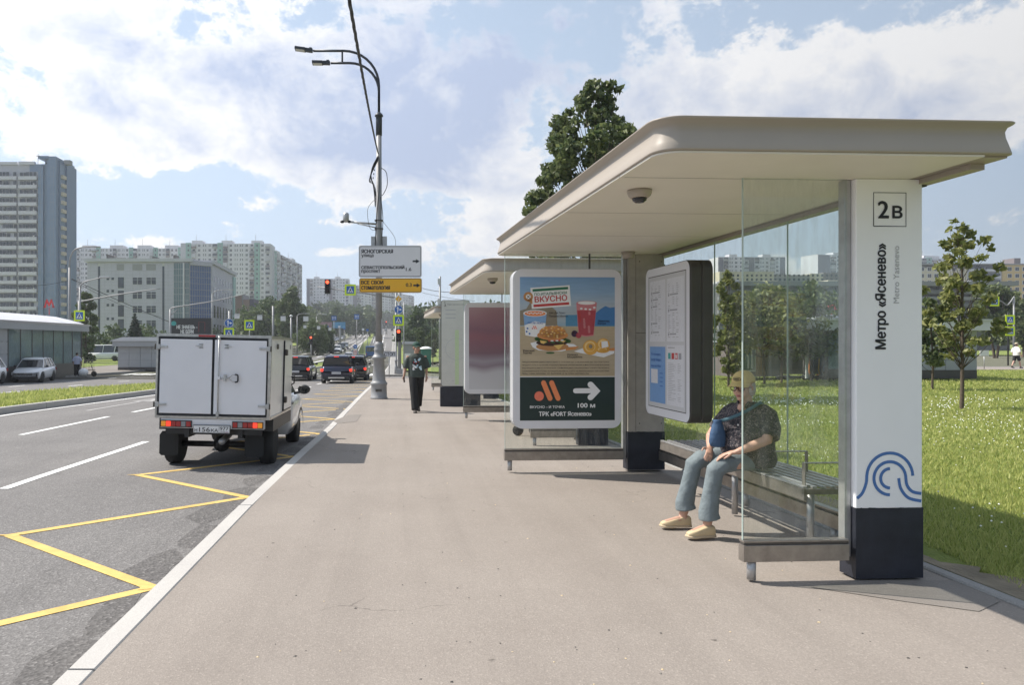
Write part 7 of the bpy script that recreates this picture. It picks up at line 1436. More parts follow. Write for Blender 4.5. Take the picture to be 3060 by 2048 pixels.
tower_block('tower_block', 'blue grey tower block behind the white column with bright end wall', XZ(2444, 530), XZ(2848, 560), 16, 2, top(760, 530), 2.8, 'ddbwswbgbwswbdbwswbgbwsw', 0, group=GB, roofbits=3, seed=7)
def big_tower():
    z = 239; k = z / F; g = -1; t = thing('residential_tower', 'tall residential tower with balconies and blue tiled stair shaft at the left edge', 'apartment building', (0, 0, g))
    f = Face(XZ(-170, z), XZ(200, z)); S_ = lambda px: (px + 170) * k; Z = lambda py: EYE + (CY - py) * k - g
    b = MB(); f.box(b, 0, S_(116), 0, Z(513), -14, 0, 'bwhite2'); f.box(b, 0, S_(116), Z(513), Z(492), -14, -.3, 'bwhite2'); b.build('wall', t)
    b = MB()
    for a_, c_, q in ((-150, -95, 484), (-88, -8, 486), (0, 52, 484), (57, 104, 483)): f.box(b, S_(a_), S_(c_), Z(492) + .001, Z(q), -.8, .35, 'bwhite')
    b.build('parapet', t)
    wm = MB(); wm.box((-.42, -.06, 0), (.42, 0, 1.35), 'bg_glass'); wm.box((-.47, -.07, -.06), (.47, -.0601, -.001), 'winfr'); wm.box((-.47, -.07, 1.351), (.47, -.02, 1.41), 'winfr'); wob = wm.build('window', t); me = wob.data; bpy.data.objects.remove(wob)
    pm = {}; rr = random.Random(3); nf = 19; cnt = 0
    for j in range(nf):
        zt = Z(513 + 25.9 * j)
        for (a_, c_) in ((-150, -104), (-98, -52), (-45, -4), (0, 53), (59, 113)):
            vis = c_ > 0; b = MB(); f.box(b, S_(a_), S_(c_), zt - 2.75, zt - 1.65, .01, 1.0, 'bwhite'); o = b.build('balcony', t)
            n = 5 if a_ >= 0 else 4
            if not vis: continue
            for i in range(n):
                if rr.random() < .06: continue
                s = S_(a_) + (S_(c_) - S_(a_)) * (i + .5) / n; p = f.T @ Vector((s, -.75 if rr.random() < .7 else -.1, zt - 1.60)); w = piece(me, 'window', t, p); w.rotation_euler = f.T.to_euler(); w.scale = (1.15 if a_ >= 0 else 1, 1, 1)
        if j % 3 == 1: b = MB(); f.box(b, S_(104), S_(108), zt - 1.6, zt - 1.2, 1.0, 1.3, 'bwhite'); b.build('air_conditioner', t)
    # stair shaft in blue tile
    sh = MB(); f.box(sh, S_(116), S_(131), 0, Z(493), -12, .5, 'tblue2'); f.box(sh, S_(131), S_(146), 0, Z(474), -12, -.8, 'tblue'); f.box(sh, S_(146), S_(153), 0, Z(471), -12, 1.2, 'tblue2'); f.box(sh, S_(153), S_(174), 0, Z(471), -12, 1.8, 'tblue2'); f.box(sh, S_(123), S_(153), Z(478), Z(470), -10, 1.9, 'tblue'); f.box(sh, S_(174), S_(180), 0, Z(480), -12, 0, 'tblue'); s_ = sh.build('stair_shaft', t)
    J_ = MB()
    for j in range(21): zt = Z(478 + 25.9 * j); f.box(J_, S_(116.2), S_(130.8), zt - .06, zt, .501, .53, 'bgrey'); f.box(J_, S_(153.2), S_(173.8), zt - .06, zt, 1.801, 1.83, 'bgrey'); f.box(J_, S_(132), S_(137), zt - 1.9, zt - .7, -.799, -.75, 'bg_glass')
    for px in (123, 160, 167): f.box(J_, S_(px) - .03, S_(px) + .03, 0, Z(495), (.501 if px < 131 else 1.801), (.535 if px < 131 else 1.835), 'bgrey')
    J_.build('tile_joint', s_)['kind'] = 'stuff'
    # right flank with beige balconies
    f2 = Face(XZ(180, z), (XZ(180, z)[0] + 0.1, z + 4.6)); b = MB(); f2.box(b, 0, 4.6, 0, Z(490), -10, 0, 'tblue2'); b.build('flank', t)
    for j in range(20):
        zt = Z(508 + 25.5 * j); b = MB(); f2.box(b, .5, 2.9, zt - 2.6, zt - 1.5, .01, .7, 'bbeige'); o = b.build('balcony', t); 
    b = MB(); f2.box(b, 3.5, 4.6, 0, Z(487), .01, .5, 'tblue'); b.build('flank_pier', t)
    b = MB(); p = f.T @ Vector((S_(100), 3, Z(492))); b.cyl(p, p + Vector((0, 0, 4.2)), .07, 'dkmetal', 5); b.box(p + Vector((-.6, 0, 3.5)), p + Vector((.6, .1, 3.7)), 'dkmetal'); b.build('antenna', t)
    b = MB(); p = f.T @ Vector((S_(178), 3, Z(484))); b.box(p, p + Vector((2, 2, 1.4)), 'bgrey'); b.build('roof_house', t)
big_tower()
def office():
    z = 188; k = z / F; g = -.5; t = thing('office_building', 'seven storey pale office block with blue glass corner', 'office building', (0, 0, g)); f = Face(XZ(261, z), XZ(566, z)); S_ = lambda px: (px - 261) * k; Z = lambda py: EYE + (CY - py) * k - g
    b = MB(); f.box(b, 0, f.L, 0, Z(783), -30, 0, 'officew'); b.build('wall', t)
    b = MB(); f.box(b, -.6, f.L + 1.0, Z(783) + .001, Z(773), -30, .6, 'bwhite2'); b.build('cornice', t)
    Jn = MB()
    for py in np.arange(800, 1060, 10.6): f.box(Jn, 0, S_(519), Z(py) - .02, Z(py) + .02, .0, .012, 'officejoint')
    for px in np.arange(271, 519, 21): f.box(Jn, S_(px) - .02, S_(px) + .02, 0, Z(786), .0, .011, 'officejoint')
    Jn.build('cladding_joint', t)['kind'] = 'stuff'
    def win(a, c, y0, y1, m='bg_glass', nx=2, name='window', d=.03):
        b = MB(); f.box(b, S_(a), S_(c), Z(y1), Z(y0), .013, .05, 'winfr' if m == 'bg_glass' else 'bgrey'); w = b.build(name, t)
        w_ = S_(c) - S_(a); h = Z(y0) - Z(y1)
        for i in range(nx):
            for q0, q1 in (((.04, .66), (.70, .96)) if nx > 1 and m == 'bg_glass' else ((.04, .96),)):
                b = MB(); f.box(b, S_(a) + w_ * (i / nx + .03), S_(a) + w_ * ((i + 1) / nx - .02), Z(y1) + h * q0, Z(y1) + h * q1, .051, .07, m); b.build('pane', w)
    for a, c in ((293, 299.5), (485, 491.5)): win(a, c, 786, 1033, 'bg_glass', 1)
    for y in (833, 870, 912, 953, 999, 1041):
        for a, c in ((318.5, 326.5), (333, 341)): win(a, c, y - 4, y + 4.5, 'bg_glass', 1)
    for y0, y1 in ((827, 863), (867.5, 905), (911, 949), (952.5, 991), (996, 1020)): win(352, 371, y0, y1, 'bg_glass', 1)
    for y0, y1 in ((829, 851), (872, 894), (914, 936), (957, 979), (1000, 1022)):
        for a, c in ((396, 425), (437, 466.5)): win(a, c, y0, y1)
    for a, c in ((349, 371), (396, 425), (437, 466)): win(a, c, 790, 808, 'bgrey', 1, 'blind_panel')
    # glass corner
    def curtain(a0, a1, y0, m, nx, nz, name='glass_curtain'):
        ff = Face(a0, a1); b = MB(); ff.box(b, 0, ff.L, 0, Z(y0), .02, .22, 'bgrey'); cu = b.build(name, t)
        pw = ff.L / nx; ph = Z(y0) / nz; p = MB(); p.box((.06, -.25, .06), (pw - .06, -.2201, ph - .06), m); o = p.build('pane', cu); me = o.data; bpy.data.objects.remove(o); eu = ff.T.to_euler()
        for i in range(nx):
            for j in range(nz): o = piece(me, 'pane', cu, ff.T @ Vector((i * pw, 0, j * ph))); o.rotation_euler = eu
    curtain(XZ(520, z), XZ(548, z), 786, 'greenglass', 4, 14); b = MB(); f.box(b, S_(548.3), S_(552.5), 0, Z(786), .01, .6, 'bwhite'); b.build('pilaster', t)
    curtain(XZ(553, z), XZ(566, z), 786, 'greenglass', 2, 14)
    curtain(XZ(567, z + .2), XZ(629, z + 4), 792, 'blueglass', 9, 14); b = MB(); ff = Face(XZ(566, z), XZ(631, z + 4)); ff.box(b, 0, ff.L, Z(792), Z(779), -20, .6, 'officew'); ff.box(b, 0, ff.L, 0, Z(792) - .01, -20, .01, 'officew'); b.build('parapet', t)
    # right wing
    a, c = XZ(631, z + 4), XZ(699, 226); fw = Face(a, c); zt = Z(785); b = MB(); fw.box(b, 0, fw.L, 0, zt, -18, .3, 'officew'); fw.box(b, -.2, fw.L + .6, zt, zt + 1.0, -18, .8, 'bwhite2'); b.build('wing', t)
    b = MB(); b.box((-.5, -.05, 0), (.5, 0, 1), 'bg_glass'); o = b.build('window', t); me = o.data; bpy.data.objects.remove(o); eu = fw.T.to_euler()
    for j, (zq, hh, cols) in enumerate(((zt - 4.4, 1.6, 7), (zt - 9, 3.2, 7), (zt - 13.8, 3.2, 7), (zt - 18.8, 3.2, 7))):
        for i in range(cols): o = piece(me, 'window', t, fw.T @ Vector((fw.L * (i + .7) / 8.2, -.31, zq))); o.rotation_euler = eu; o.scale = (1.3 if hh < 2 or i > 1 else 2.2, 1, hh)
    b = MB(); fw.box(b, fw.L * .88, fw.L - .1, 0, zt - .5, .31, .6, 'turq'); b.build('turquoise_panel', t)
    for px, w_, h_ in ((308, 8, 16), (511, 8, 15), (448, 10, 10), (348, 26, 6), (470, 40, 4), (375, 14, 6)): b = MB(); f.box(b, S_(px - w_ / 2), S_(px + w_ / 2), Z(773), Z(773 - h_), -6, -3, 'dkmetal' if w_ < 11 else 'bbrown'); b.build('roof_vent', t)
office()
def brown_block():
    z = 200; t = thing('brown_building', 'low pinkish brown building with dark vertical piers between office and trees', 'building', (0, 0, -.5)); Z = lambda py: EYE + (CY - py) * z / F + .5
    for a, c, y, m in ((703, 722, 884, 'pinkbrown'), (727, 745, 896, 'pinkbrown'), (745.5, 757, 893, 'violet'), (722.5, 726.5, 880, 'bgrey')):
        f = Face(XZ(a, z), XZ(c, z)); b = MB(); f.box(b, 0, f.L, 0, Z(y), -8, 0 if m == 'pinkbrown' else -.2, m); w = b.build('wall', t)
        if a == 727:
            for py in (925, 940, 955): b = MB(); f.box(b, f.L * .6, f.L * .85, Z(py + 3), Z(py), .002, .05, 'bg_glass'); b.build('window', w)
brown_block()
def yellow_building():
    z = 300; g = 1; t = thing('yellow_building', 'nine storey yellow and cream housing block at the right edge', 'apartment building', (0, 0, g)); k = z / F; f = Face(XZ(2700, z), XZ(3120, z)); S_ = lambda px: (px - 2700) * k; Z = lambda py: EYE + (CY - py) * k - g
    b = MB(); f.box(b, 0, S_(2890), 0, Z(802), -12, 0, 'bcream'); f.box(b, S_(2995), S_(3120), 0, Z(792), -12, 0, 'byellow'); f.box(b, S_(2890), S_(2995), 0, Z(796), -12, -.4, 'bwhite2'); b.build('wall', t)
    b = MB(); f.box(b, 0, S_(3120), Z(792) + .05, Z(788), -12, .4, 'bgrey'); b.build('roof', t); b = MB(); f.box(b, S_(3043), S_(3062), Z(787), Z(770), -8, -2, 'bbrown'); b.build('roof_house', t)
    wf = MB(); wf.box((-.85, -.1, 0), (.85, 0, 1.7), 'bwhite'); o = wf.build('window', t); mf = o.data; bpy.data.objects.remove(o); wp = MB(); wp.box((-.7, -.13, .15), (-.05, -.101, 1.55), 'bg_glass'); o = wp.build('pane', t); m1 = o.data; bpy.data.objects.remove(o)
    for j in range(8):
        for px in (3017, 3039, 3061, 2755, 2777, 2797, 2815, 2850, 2872):
            o = piece(mf, 'window', t, f.T @ Vector((S_(px), 0, Z(810.5 + 20.2 * j)))); piece(m1, 'pane', o, (0, 0, 0)); piece(m1, 'pane', o, (.75, 0, 0))
        for a in (2898, 2945): b = MB(); f.box(b, S_(a), S_(a + 42), Z(812 + 20.2 * j), Z(805 + 20.2 * j), -.3, .8, 'bwhite' if j != 2 else 'tblue2'); bb = b.build('balcony', t); b = MB(); f.box(b, S_(a + 1), S_(a + 41), Z(804.9 + 20.2 * j), Z(797 + 20.2 * j), -.2, .6, 'bg_glass'); b.build('glazing', bb)
yellow_building()
def mall():
    z = 150; k = z / F; t = thing('shopping_centre', 'dark grey shopping centre with horizontal louvre bands beyond the lawn', 'shopping centre', (0, 0, 0)); f = Face(XZ(2150, z), XZ(3018, z)); S_ = lambda px: (px - 2150) * k; Z = lambda py: EYE + (CY - py) * k
    b = MB(); f.box(b, 0, f.L, 0, Z(846), -30, 0, 'louvre'); b.build('wall', t)
    for y0, y1, d, m in ((843, 856, 1.6, 'louvre2'), (868, 880, 1.2, 'louvre'), (888, 898, 1.0, 'louvre2'), (908, 918, .9, 'louvre'), (928, 938, .9, 'louvre2'), (950, 960, .8, 'louvre'), (975, 985, .8, 'louvre2')):
        b = MB(); f.box(b, -.5, f.L + .5, Z(y1), Z(y0), .01, d, m); b.build('louvre_band', t)
    for px in (2200, 2330, 2478, 2495, 2640, 2800, 2900): b = MB(); f.box(b, S_(px), S_(px) + .8, 0, Z(857), .01, .7, 'louvre'); b.build('pier', t)
    rr = random.Random(2)
    for px in range(2190, 2950, 62): b = MB(); f.box(b, S_(px), S_(px + rr.uniform(12, 40)), Z(843), Z(843 - rr.uniform(4, 11)), -12, -3, rr.choice(('bwhite', 'bgrey', 'bcream', 'bwhite2'))); b.build('roof_unit', t)
mall()
# cream row between mall and towers (seen through the glass)
def cream_row():
    z = 230; k = z / F; t = thing('housing_row', 'cream and grey low housing row above the shopping centre roof', 'apartment building', (0, 0, 0)); f = Face(XZ(2150, z), XZ(2700, z)); S_ = lambda px: (px - 2150) * k; Z = lambda py: EYE + (CY - py) * k
    for a, c, y, m in ((2150, 2312, 812, 'bcream'), (2312.5, 2420, 822, 'bgrey'), (2420.5, 2460, 818, 'bcream'), (2460.5, 2700, 815, 'bbrown')): b = MB(); f.box(b, S_(a), S_(c), 0, Z(y), -10, 0, m); b.build('wall', t)
    b = MB()
    for px in range(2160, 2690, 14):
        for y in (820, 832): f.box(b, S_(px), S_(px + 6), Z(y + 7), Z(y), .002, .06, 'bg_glass')
    b.build('window', t)['kind'] = 'stuff'
cream_row()
# ---- glass pavilions
def left_pavilion():
    Xw = -24.75; y0, y1 = 40.0, 57.2; t = thing('glass_pavilion', 'glass walled metro pavilion with curved metal roof at the left edge', 'pavilion', (0, 0, 0))
    zb = -.92; zg0, zg1 = .12, 2.5
    b = MB(); b.box((Xw - 6, y0, zb), (Xw, y1, .118), 'granite'); b.build('granite_base', t)
    f = Face((Xw, 57.1), (Xw, 46.5)); f = Face((Xw, 46.5), (Xw, 57.1)); n = 7; pw = f.L / n
    for i in range(n):
        b = MB(); f.box(b, i * pw + .03, (i + 1) * pw - .03, zg0, zg1, -.02, .0, 'pavglass'); b.build('glass_pane', t)
        b = MB(); f.box(b, i * pw - .03, i * pw + .0299, zg0, zg1, -.08, .03, 'dkmetal'); b.build('mullion', t)
    b = MB(); f.box(b, f.L - .03, f.L + .1, zg0, zg1, -.1, .05, 'dkmetal'); b.build('mullion', t)
    b = MB(); b.box((Xw - 5.9, 46.5, zg0), (Xw - .3, 46.6, zg1), 'panelgrey'); b.box((Xw - 5.8, 47, zg0), (Xw - 5.7, 57, zg1), 'bgrey'); b.build('inner_wall', t)
    b = MB(); b.box((Xw - 6, 57.12, zg0), (Xw - .1, 57.16, zg1), 'pavglass'); b.build('glass_pane', t)
    fl = Face((Xw, 39.5), (Xw, 46.45))
    for i in range(3):
        for j in range(3): b = MB(); fl.box(b, i * 2.33 + .02, (i + 1) * 2.33 - .02, .12 + j * .8, .12 + (j + 1) * .8 - .02, -.1, .0, 'panelgrey'); b.build('wall_panel', t)
    sec = [(Xw + .36, 2.98), (Xw + .40, 3.05), (Xw - .5, 3.32), (Xw - 1.8, 3.62), (Xw - 3.2, 3.76), (Xw - 4.6, 3.62), (Xw - 6.5, 3.05), (Xw - 6.5, 2.9), (Xw + .30, 2.9)]
    b = MB(); b.loft([[Vector((x, y, z)) for x, z in sec] for y in (38, 44, 50, 56.8)] + [[Vector((Xw - 3 + (x - Xw + 3) * .98, 58.0, min(z, 3.02))) for x, z in sec]], 'roofmetal', False); b.build('roof', t)
    b = MB(); b.box((Xw + .02, 38, 2.5), (Xw + .3, 57.9, 2.899), 'panelgrey'); b.box((Xw - 6.3, 57.5, 2.5), (Xw + .019, 57.9, 2.899), 'panelgrey'); b.box((Xw - 6.3, 38, 2.52), (Xw + .019, 57.4, 2.56), 'bgrey'); b.build('fascia', t)
left_pavilion()
def m_sign(label, px, py, z, s, group='red metro letters'):
    p = at(px, py, z); t = thing('metro_sign', label, 'metro sign', p, 0, group); b = MB()
    for sx in (-1, 1):
        b.prism([(sx * x, y) for x, y in ((.5 * s, -.4 * s), (.36 * s, -.4 * s), (.18 * s, .4 * s), (.26 * s, .4 * s))], 0, .08, 'red'); b.prism([(sx * x, y) for x, y in ((.18 * s, .4 * s), (.24 * s, .12 * s), (0, -.32 * s), (0, -.02 * s))], 0, .08, 'red')
        b.box((min(sx * .3 * s, sx * .55 * s), 0, -.42 * s), (max(sx * .3 * s, sx * .55 * s), .08, -.35 * s), 'red')
    b.build('letter', t); b = MB(); b.cyl((0, .05, -.4 * s), (0, .05, -1.1 * s), .03, 'red', 6); b.build('post', t)
m_sign('red metro letter on the roof of the left glass pavilion', 146, 907, 54, .75); m_sign('red metro letter on the pavilion roof seen through the glass', 2487, 916, 34.5, .42)
def small_pavilion(label, px0, px1, z, ztop, zb, left=True):
    x0, x1 = XZ(px0, z)[0], XZ(px1, z)[0]; t = thing('metal_pavilion', label, 'pavilion', (x0, z, zb)); w = x1 - x0; h = ztop - zb
    b = MB(); b.box((.05, .05, 0), (w - .05, 5, h - .85), 'bgrey'); b.build('core', t); b = MB(); b.box((0, -.01, 0), (w, 5, .30), 'granite'); b.build('granite_base', t)
    n = max(2, int(w / 1.0)); pw = w / n
    for i in range(n):
        for j in range(3): hh = (h - .86 - .31) / 3; b = MB(); b.box((i * pw + .01, .0, .31 + j * hh + .01), ((i + 1) * pw - .01, .049, .31 + (j + 1) * hh - .01), 'panelgrey'); b.build('wall_panel', t)
    sec = [(-.5, h - .36), (-.45, h - .30), (.6, h), (w - .6, h), (w + .45, h - .30), (w + .5, h - .36)]
    b = MB(); b.loft([[Vector((x, y, z_)) for x, z_ in sec] for y in (-.5, 5.4)], 'roofmetal', False); b.box((-.35, -.4, h - .85), (w + .35, 5.3, h - .361), 'panelgrey'); b.build('roof', t)
    return t
small_pavilion('small metal clad pavilion with white roof left of the truck', 352, 520, 68, 2.14, -.94)
def right_pavilion():
    z = 33.8; x0, x1 = 18.3, 26.3; t = thing('metro_pavilion', 'long metal clad pavilion with glass porch behind the lawn, right of the white column', 'pavilion', (0, z, 0))
    b = MB(); b.box((22, .06, 0), (x1, 5, 2.2), 'bgrey'); b.build('core', t); b = MB(); b.box((21.9, 0, 0), (x1, 5, .38), 'granite'); b.build('granite_base', t)
    n = 3; pw = (x1 - 22) / n
    for i in range(n):
        for j in range(4): b = MB(); b.box((22 + i * pw + .01, .0, .39 + j * .46), (22 + (i + 1) * pw - .01, .05, .39 + (j + 1) * .46 - .012), 'panelgrey'); b.build('wall_panel', t)
    for i in range(3): b = MB(); b.box((19.55 + i * .8, .1, .45), (19.55 + (i + 1) * .8 - .04, .12, 2.2), 'pavglass'); b.build('glass_pane', t); b = MB(); b.box((19.51 + i * .8, .08, .0), (19.5499 + i * .8, .14, 2.2), 'dkmetal'); b.build('mullion', t)
    b = MB(); b.box((19.5, .05, .0), (21.9, .3, .44), 'granite'); b.build('granite_base', t)
    for x in (18.55,): b = MB(); b.box((x, .1, 0), (x + .1, .2, 2.2), 'bwhite'); b.build('porch_post', t)
    b = MB(); b.box((19.6, 4.6, 0), (21.9, 4.8, 2.2), 'bgrey'); b.build('rear_wall', t)
    sec = [(0, 2.65), (0, 2.72), (1.2, 2.98), (3, 3.08), (4.8, 2.98), (5.8, 2.7), (5.8, 2.65)]
    b = MB(); b.loft([[Vector((x, y - .5, zz_)) for y, zz_ in (sec if 18.6 < x < 26 else [(q[0], min(q[1], 2.70)) for q in sec])] for x in (18.0, 19.2, 26.0, 26.8)], 'roofmetal', False); b.box((18.1, -.42, 2.2), (26.7, 5.2, 2.649), 'roofmetal'); b.build('roof', t)
right_pavilion()
def kiosk():
    z = 35.5; x0 = XZ(2184, z)[0]; t = thing('stone_kiosk', 'low brown stone clad utility kiosk with a window behind the seated woman', 'kiosk', (x0, z, 0))
    b = MB(); b.box((.03, .04, 0), (1.5, 2.2, 1.66), 'bbrown'); b.box((1.52, .3, 0), (2.55, 2.2, 1.70), 'bgrey'); b.build('body', t); b = MB(); b.box((-.05, -.06, 1.66), (1.55, 2.3, 1.74), 'panelgrey'); b.build('roof_edge', t)
    M['stonebrown'] = mat('kiosk_stone', (.33, .23, .16), .8, var=.12, scale=3)
    for j in range(6): 
        for a, c in ((0, .42), (1.22, 1.5)): b = MB(); b.box((a, 0, j * .277 + .005), (c, .039, (j + 1) * .277 - .005), 'stonebrown'); b.build('stone_slab', t)
    b = MB(); b.box((.44, 0, .25), (1.2, .038, 1.45), 'caseframe'); w = b.build('window', t); b = MB(); b.box((.5, -.02, .32), (1.14, -.001, 1.38), 'greenglass'); [b.box((q, -.04, .4), (q + .03, -.021, 1.3), 'white') for q in (.8, .98)]; b.build('pane', w)
kiosk()
def scooter(label, px, z, col, rot):
    X = XZ(px, z)[0]; t = thing('kick_scooter', label, 'scooter', (X, z, H(X, z)), R(rot), 'rental scooters parked in a row')
    b = MB(); b.box((-.45, -.07, .12), (.35, .07, .18), 'black'); b.build('deck', t, bevel=.01); b = MB(); b.tube([(.36, 0, .15), (.52, 0, .42), (.42, 0, 1.12)], .035, col, 8); b.build('stem', t)
    b = MB(); b.cyl((.42, -.24, 1.12), (.42, .24, 1.12), .022, 'black', 6); b.build('handlebar', t)
    for x in (-.52, .56): b = MB(); b.cyl((x, -.03, .12), (x, .03, .12), .12, 'rubber', 14); b.build('wheel', t)
    b = MB(); b.tube([(-.62, 0, .25), (-.52, 0, .28), (-.4, 0, .2)], .03, col, 6); b.build('mudguard', t)
M['scy'] = mat('scooter_yellow', (.72, .42, .03), .4); M['sco'] = mat('scooter_orange', (.65, .22, .05), .4)
for i, (px, c_, lb, rt) in enumerate(((2368, 'black', 'leftmost dark scooter beside the kiosk', 160), (2386, 'dkmetal', 'second dark scooter from the left', 150), (2410, 'dkmetal', 'dark scooter behind the sapling', 75), (2430, 'sco', 'orange scooter of the row', 80), (2446, 'dkmetal', 'dark scooter between the orange and the yellow one', 85), (2459, 'scy', 'bright yellow scooter of the row', 80), (2476, 'tblue', 'dark blue scooter right of the yellow one', 85), (2494, 'dkmetal', 'grey scooter standing side on, second from the right', 160), (2520, 'bbrown', 'rightmost scooter standing side on', 170))): scooter(lb, px, 34.6 + .1 * (i % 3), c_, rt)
# path beyond the lawn, right signs
ribbon('footpath', lambda y: 8, lambda y: 95, zs(46.4, 52, .03, .8), .01, 'pave', 10)
crosswalk_sign('crosswalk sign hanging from the mast at the far right', 2972, 901, 60, .78)
t = thing('crosswalk_sign', 'double yellow crosswalk sign on a black pole at the right edge', 'road sign', (XZ(3014, 56)[0], 56, -.1), 0, 'pedestrian crossing signs')
for py in (956, 990): b = MB(); b.prism(rrect(-.36, -.36, .36, .36, .03), 0, .02, 'fluo'); p = b.build('panel', t, loc=(.12, 0, top(py, 56) + .1)); crosswalk_print(p, .46, (0, -.003, 0))
b = MB(); b.cyl((0, .05, 0), (0, .05, top(935, 56) + .1), .05, 'black', 8); b.build('post', t)
cantilever('grey mast with signal arm at the far right', 3030, 62, 886, [(3030, 888), (3010, 912), (2990, 900), (2940, 893), (2915, 892)], r=.1)
b = MB(); b.cyl((0, 0, 0), (0, 0, .9), .025, 'steel2', 6); b.box((-.28, -.03, .85), (.28, 0, 1.2), 'signwhite'); tag(b.build('small_sign', loc=(XZ(2941, 47)[0], 47, -.05)), 'small white notice plate on a short post by the path', 'sign')
b = MB(); z = 40; b.box((-.3, 0, 0), (.3, .04, .85), 'signblue'); b.box((-.2, -.01, .1), (.2, -.001, .32), 'white'); b.box((-.18, -.01, .45), (.18, -.001, .75), 'white'); b.cyl((0, .06, -1.6), (0, .06, 0), .03, 'steel2', 6); tag(b.build('parking_sign', loc=(XZ(2373, z)[0], z, top(1010, z))), 'blue sign plate on a post above the scooters', 'road sign')
# ---- map totem
def totem():
    z = 20.6; x0, x1 = XZ(1318, z)[0], XZ(1404, z)[0]; w = x1 - x0; g = H(1, z); t = thing('map_totem', 'tall cream map totem on a dark base left of the second shelter', 'information sign', ((x0 + x1) / 2, z, g)); Z = lambda py: top(py, z) - g
    b = MB(); b.box((-w / 2 - .02, .0, 0), (w / 2 + .3, .22, .55), 'navy'); b.build('base', t, bevel=.01)
    b = MB(); h = Z(897) - .56; b.prism(rrect(-w / 2, .56, w / 2, .56 + h, .07), .03, .19, 'dkmetal'); pn = b.build('case', t); b = MB(); b.poly(rrect(-w / 2 + .012, .572, w / 2 - .012, .548 + h, .06), 0, 'maptone2'); 
    q = lambda x, y: (((x - 1615) / (1840 - 1615) - .5) * w, .56 + (1195 - y) / (1195 - 515) * h)
    b.rect(*q(1725, 1180), *q(1755, 750), 1, 'mapgreen'); b.stroke([(q(1735, 900)[0] + .3 * math.cos(a), q(1735, 900)[1] + .3 * math.sin(a)) for a in [2 * math.pi * i / 30 for i in range(31)]], .008, 2, 'txtgrey')
    rr = random.Random(6)
    for i in range(60): a = rr.uniform(1630, 1825); y = rr.uniform(740, 1180); p = q(a, y); b.rect(p[0], p[1], p[0] + rr.uniform(.01, .05), p[1] + .006, 3, 'txtgrey')
    for i in range(14): p = q(rr.uniform(1630, 1800), rr.uniform(760, 1170)); b.stroke([p, (p[0] + rr.uniform(-.2, .2), p[1] + rr.uniform(-.3, .3))], .006, 2, 'ltgrey')
    b.text('Пересадочный узел', *q(1665, 555), width=.47, height=.035, m='ink'); 
    for y in (592, 625, 655): b.rect(*q(1650, y + 4), *q(1730, y - 2), 2, 'txtgrey')
    p = q(1645, 552); b.stroke([(p[0], p[1] + .05), (p[0] + .01, p[1]), (p[0] - .015, p[1] - .05)], .012, 2, 'ink'); b.stroke([(p[0] + .01, p[1]), (p[0] + .03, p[1] - .05)], .012, 2, 'ink'); b.disc(p[0], p[1] + .07, .012, .012, 2, 'ink', 8)
    b.build('map_print', pn, loc=(0, .029, 0))
M['maptone2'] = mat('map_cream', (.56, .55, .50), .4, var=.05, scale=3)
totem()
t = thing('toilet_cabin', 'green portable toilet cabin with white domed roof', 'toilet cabin', (XZ(1273, 85)[0], 85, H(3, 85)))
M['cabin'] = mat('cabin_green', (.03, .14, .12), .5); b = MB(); b.box((-.56, -.55, 0), (.56, .55, 2.05), 'cabin'); b.build('cabin', t, bevel=.03); b = MB(); b.box((-.42, -.58, .1), (.42, -.551, 1.95), 'cabin'); b.build('door', t, bevel=.01)
b = MB(); b.lathe([(.72, 2.05), (.70, 2.12), (.5, 2.26), (.2, 2.33), (0, 2.34)], 'white', 16); b.build('roof', t)
t = thing('grey_shed', 'low grey flat roofed building behind the traffic light', 'building', (XZ(1205, 112)[0], 112, H(0, 112))); k = 112 / F
b = MB(); b.box((0, 0, 0), (36 * k, 6, 2.9), 'bgrey'); b.build('wall', t); b = MB(); b.box((-.2, -.3, 2.9), (37 * k, 6.2, 3.3), 'bwhite2'); b.build('roof', t); b = MB(); b.box((3 * k, -.05, .2), (22 * k, -.001, 1.5), 'signwhite'); b.build('notice', t)
def railing(label, x_of, y0, y1, n, hgt=1.0, m='dkmetal'):
    t = thing('railing', label, 'railing', (x_of(y0), y0, H(x_of(y0), y0))); o = Vector(t.location); pts = [Vector((x_of(y), y, H(x_of(y), y))) - o for y in np.linspace(y0, y1, n)]
    for q in (hgt, hgt * .15): b = MB(); b.tube([p + Vector((0, 0, q)) for p in pts], .03, m, 5); b.build('rail', t)
    b = MB()
    for p0_, p1_ in zip(pts[:-1], pts[1:]):
        for i in range(8): p = p0_.lerp(p1_, i / 8); b.tube([p, p + Vector((0, 0, hgt))], .012 if i else .035, m, 4)
    b.build('bars', t)['kind'] = 'stuff'
railing('dark railing along the left kerb before the oncoming cars', lambda y: XOf(y) - .6, 96, 150, 22, 1.1)
railing('thin railing left of the small metal pavilion', lambda y: -33 + (y - 63) * 6.5, 63, 64, 8, 1.0) 
b = MB()
for i in range(2): b.cyl((i * .3, -.02, .10), (i * .3, .02, .10), .10, 'rubber', 16)
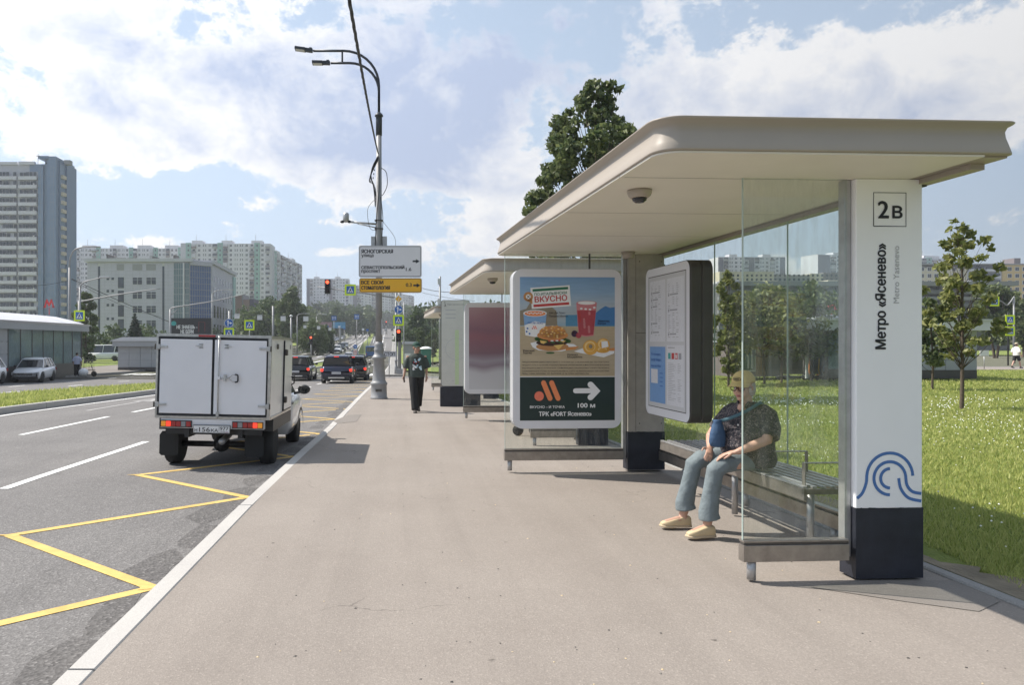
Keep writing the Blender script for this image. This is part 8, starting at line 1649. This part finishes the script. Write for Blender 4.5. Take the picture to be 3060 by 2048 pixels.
b.tube([(.0, 0, .10), (.35, 0, .55), (.6, 0, .95)], .012, 'steel2', 6); b.tube([(.3, 0, .1), (.05, 0, .6)], .012, 'steel2', 6); b.box((.1, -.15, .3), (.45, .15, .6), 'bagblue'); tag(b.build('stroller', loc=(XZ(1548, 13.6)[0], 13.6, H(2, 13.6))), 'folded stroller whose small wheels show under the poster case', 'stroller')
t = thing('bicycle_trailer', 'small cart with white bag and one wheel beside the person in lilac', 'cart', (XZ(262, 53)[0], 53, H(-23, 53))); b = MB(); b.cyl((.45, -.02, .2), (.45, .02, .2), .2, 'rubber', 16); b.build('wheel', t); b = MB(); b.ell((-.3, 0, .3), (.35, .3, .3), 'white'); b.build('bag', t); b = MB(); b.tube([(-.4, 0, .1), (.45, 0, .2), (.2, 0, 1.0), (0, 0, 1.05)], .025, 'dkmetal', 6); b.build('frame', t)
# hill parking street lamps / small poles near the hill road
for i, (px, z, y) in enumerate(((1098, 180, 990), (1085, 190, 988), (1029, 210, 985), (1014, 190, 980), (978, 170, 980))):
    X = XZ(px, z)[0]; b = MB(); b.cyl((0, 0, 0), (0, 0, top(y, z) - H(X, z)), .07, 'polegrey', 6); b.box((-.3, -.05, top(y, z) - H(X, z)), (.3, .05, top(y, z) - H(X, z) + .5), ('signblue', 'white')[i % 2]); tag(b.build('sign_post', loc=(X, z, H(X, z))), 'small ' + ('blue', 'white')[i % 2] + ' sign on a thin post, ' + ('right one on the median', 'left one on the median', 'right one at the far kerb', 'middle one at the far kerb', 'left one by the grey billboard')[i], 'road sign', 'small signs on thin posts')

# ================================================================== HAZE
def haze():
    b = MB(); b.box((-1550, -45, -4), (1550, 3380, 92), None); o = b.build('haze'); o['kind'] = 'stuff'; o['label'] = 'thin pale summer haze'; m = bpy.data.materials.new('haze_air'); m.use_nodes = True; N = m.node_tree.nodes; N.clear()
    out = N.new('ShaderNodeOutputMaterial'); v = N.new('ShaderNodeVolumePrincipled'); v.inputs['Color'].default_value = (.90, .94, 1, 1); v.inputs['Density'].default_value = .00042; v.inputs['Anisotropy'].default_value = .2; m.node_tree.links.new(v.outputs[0], out.inputs['Volume'])
    o.data.materials.clear(); o.data.materials.append(m)
haze()
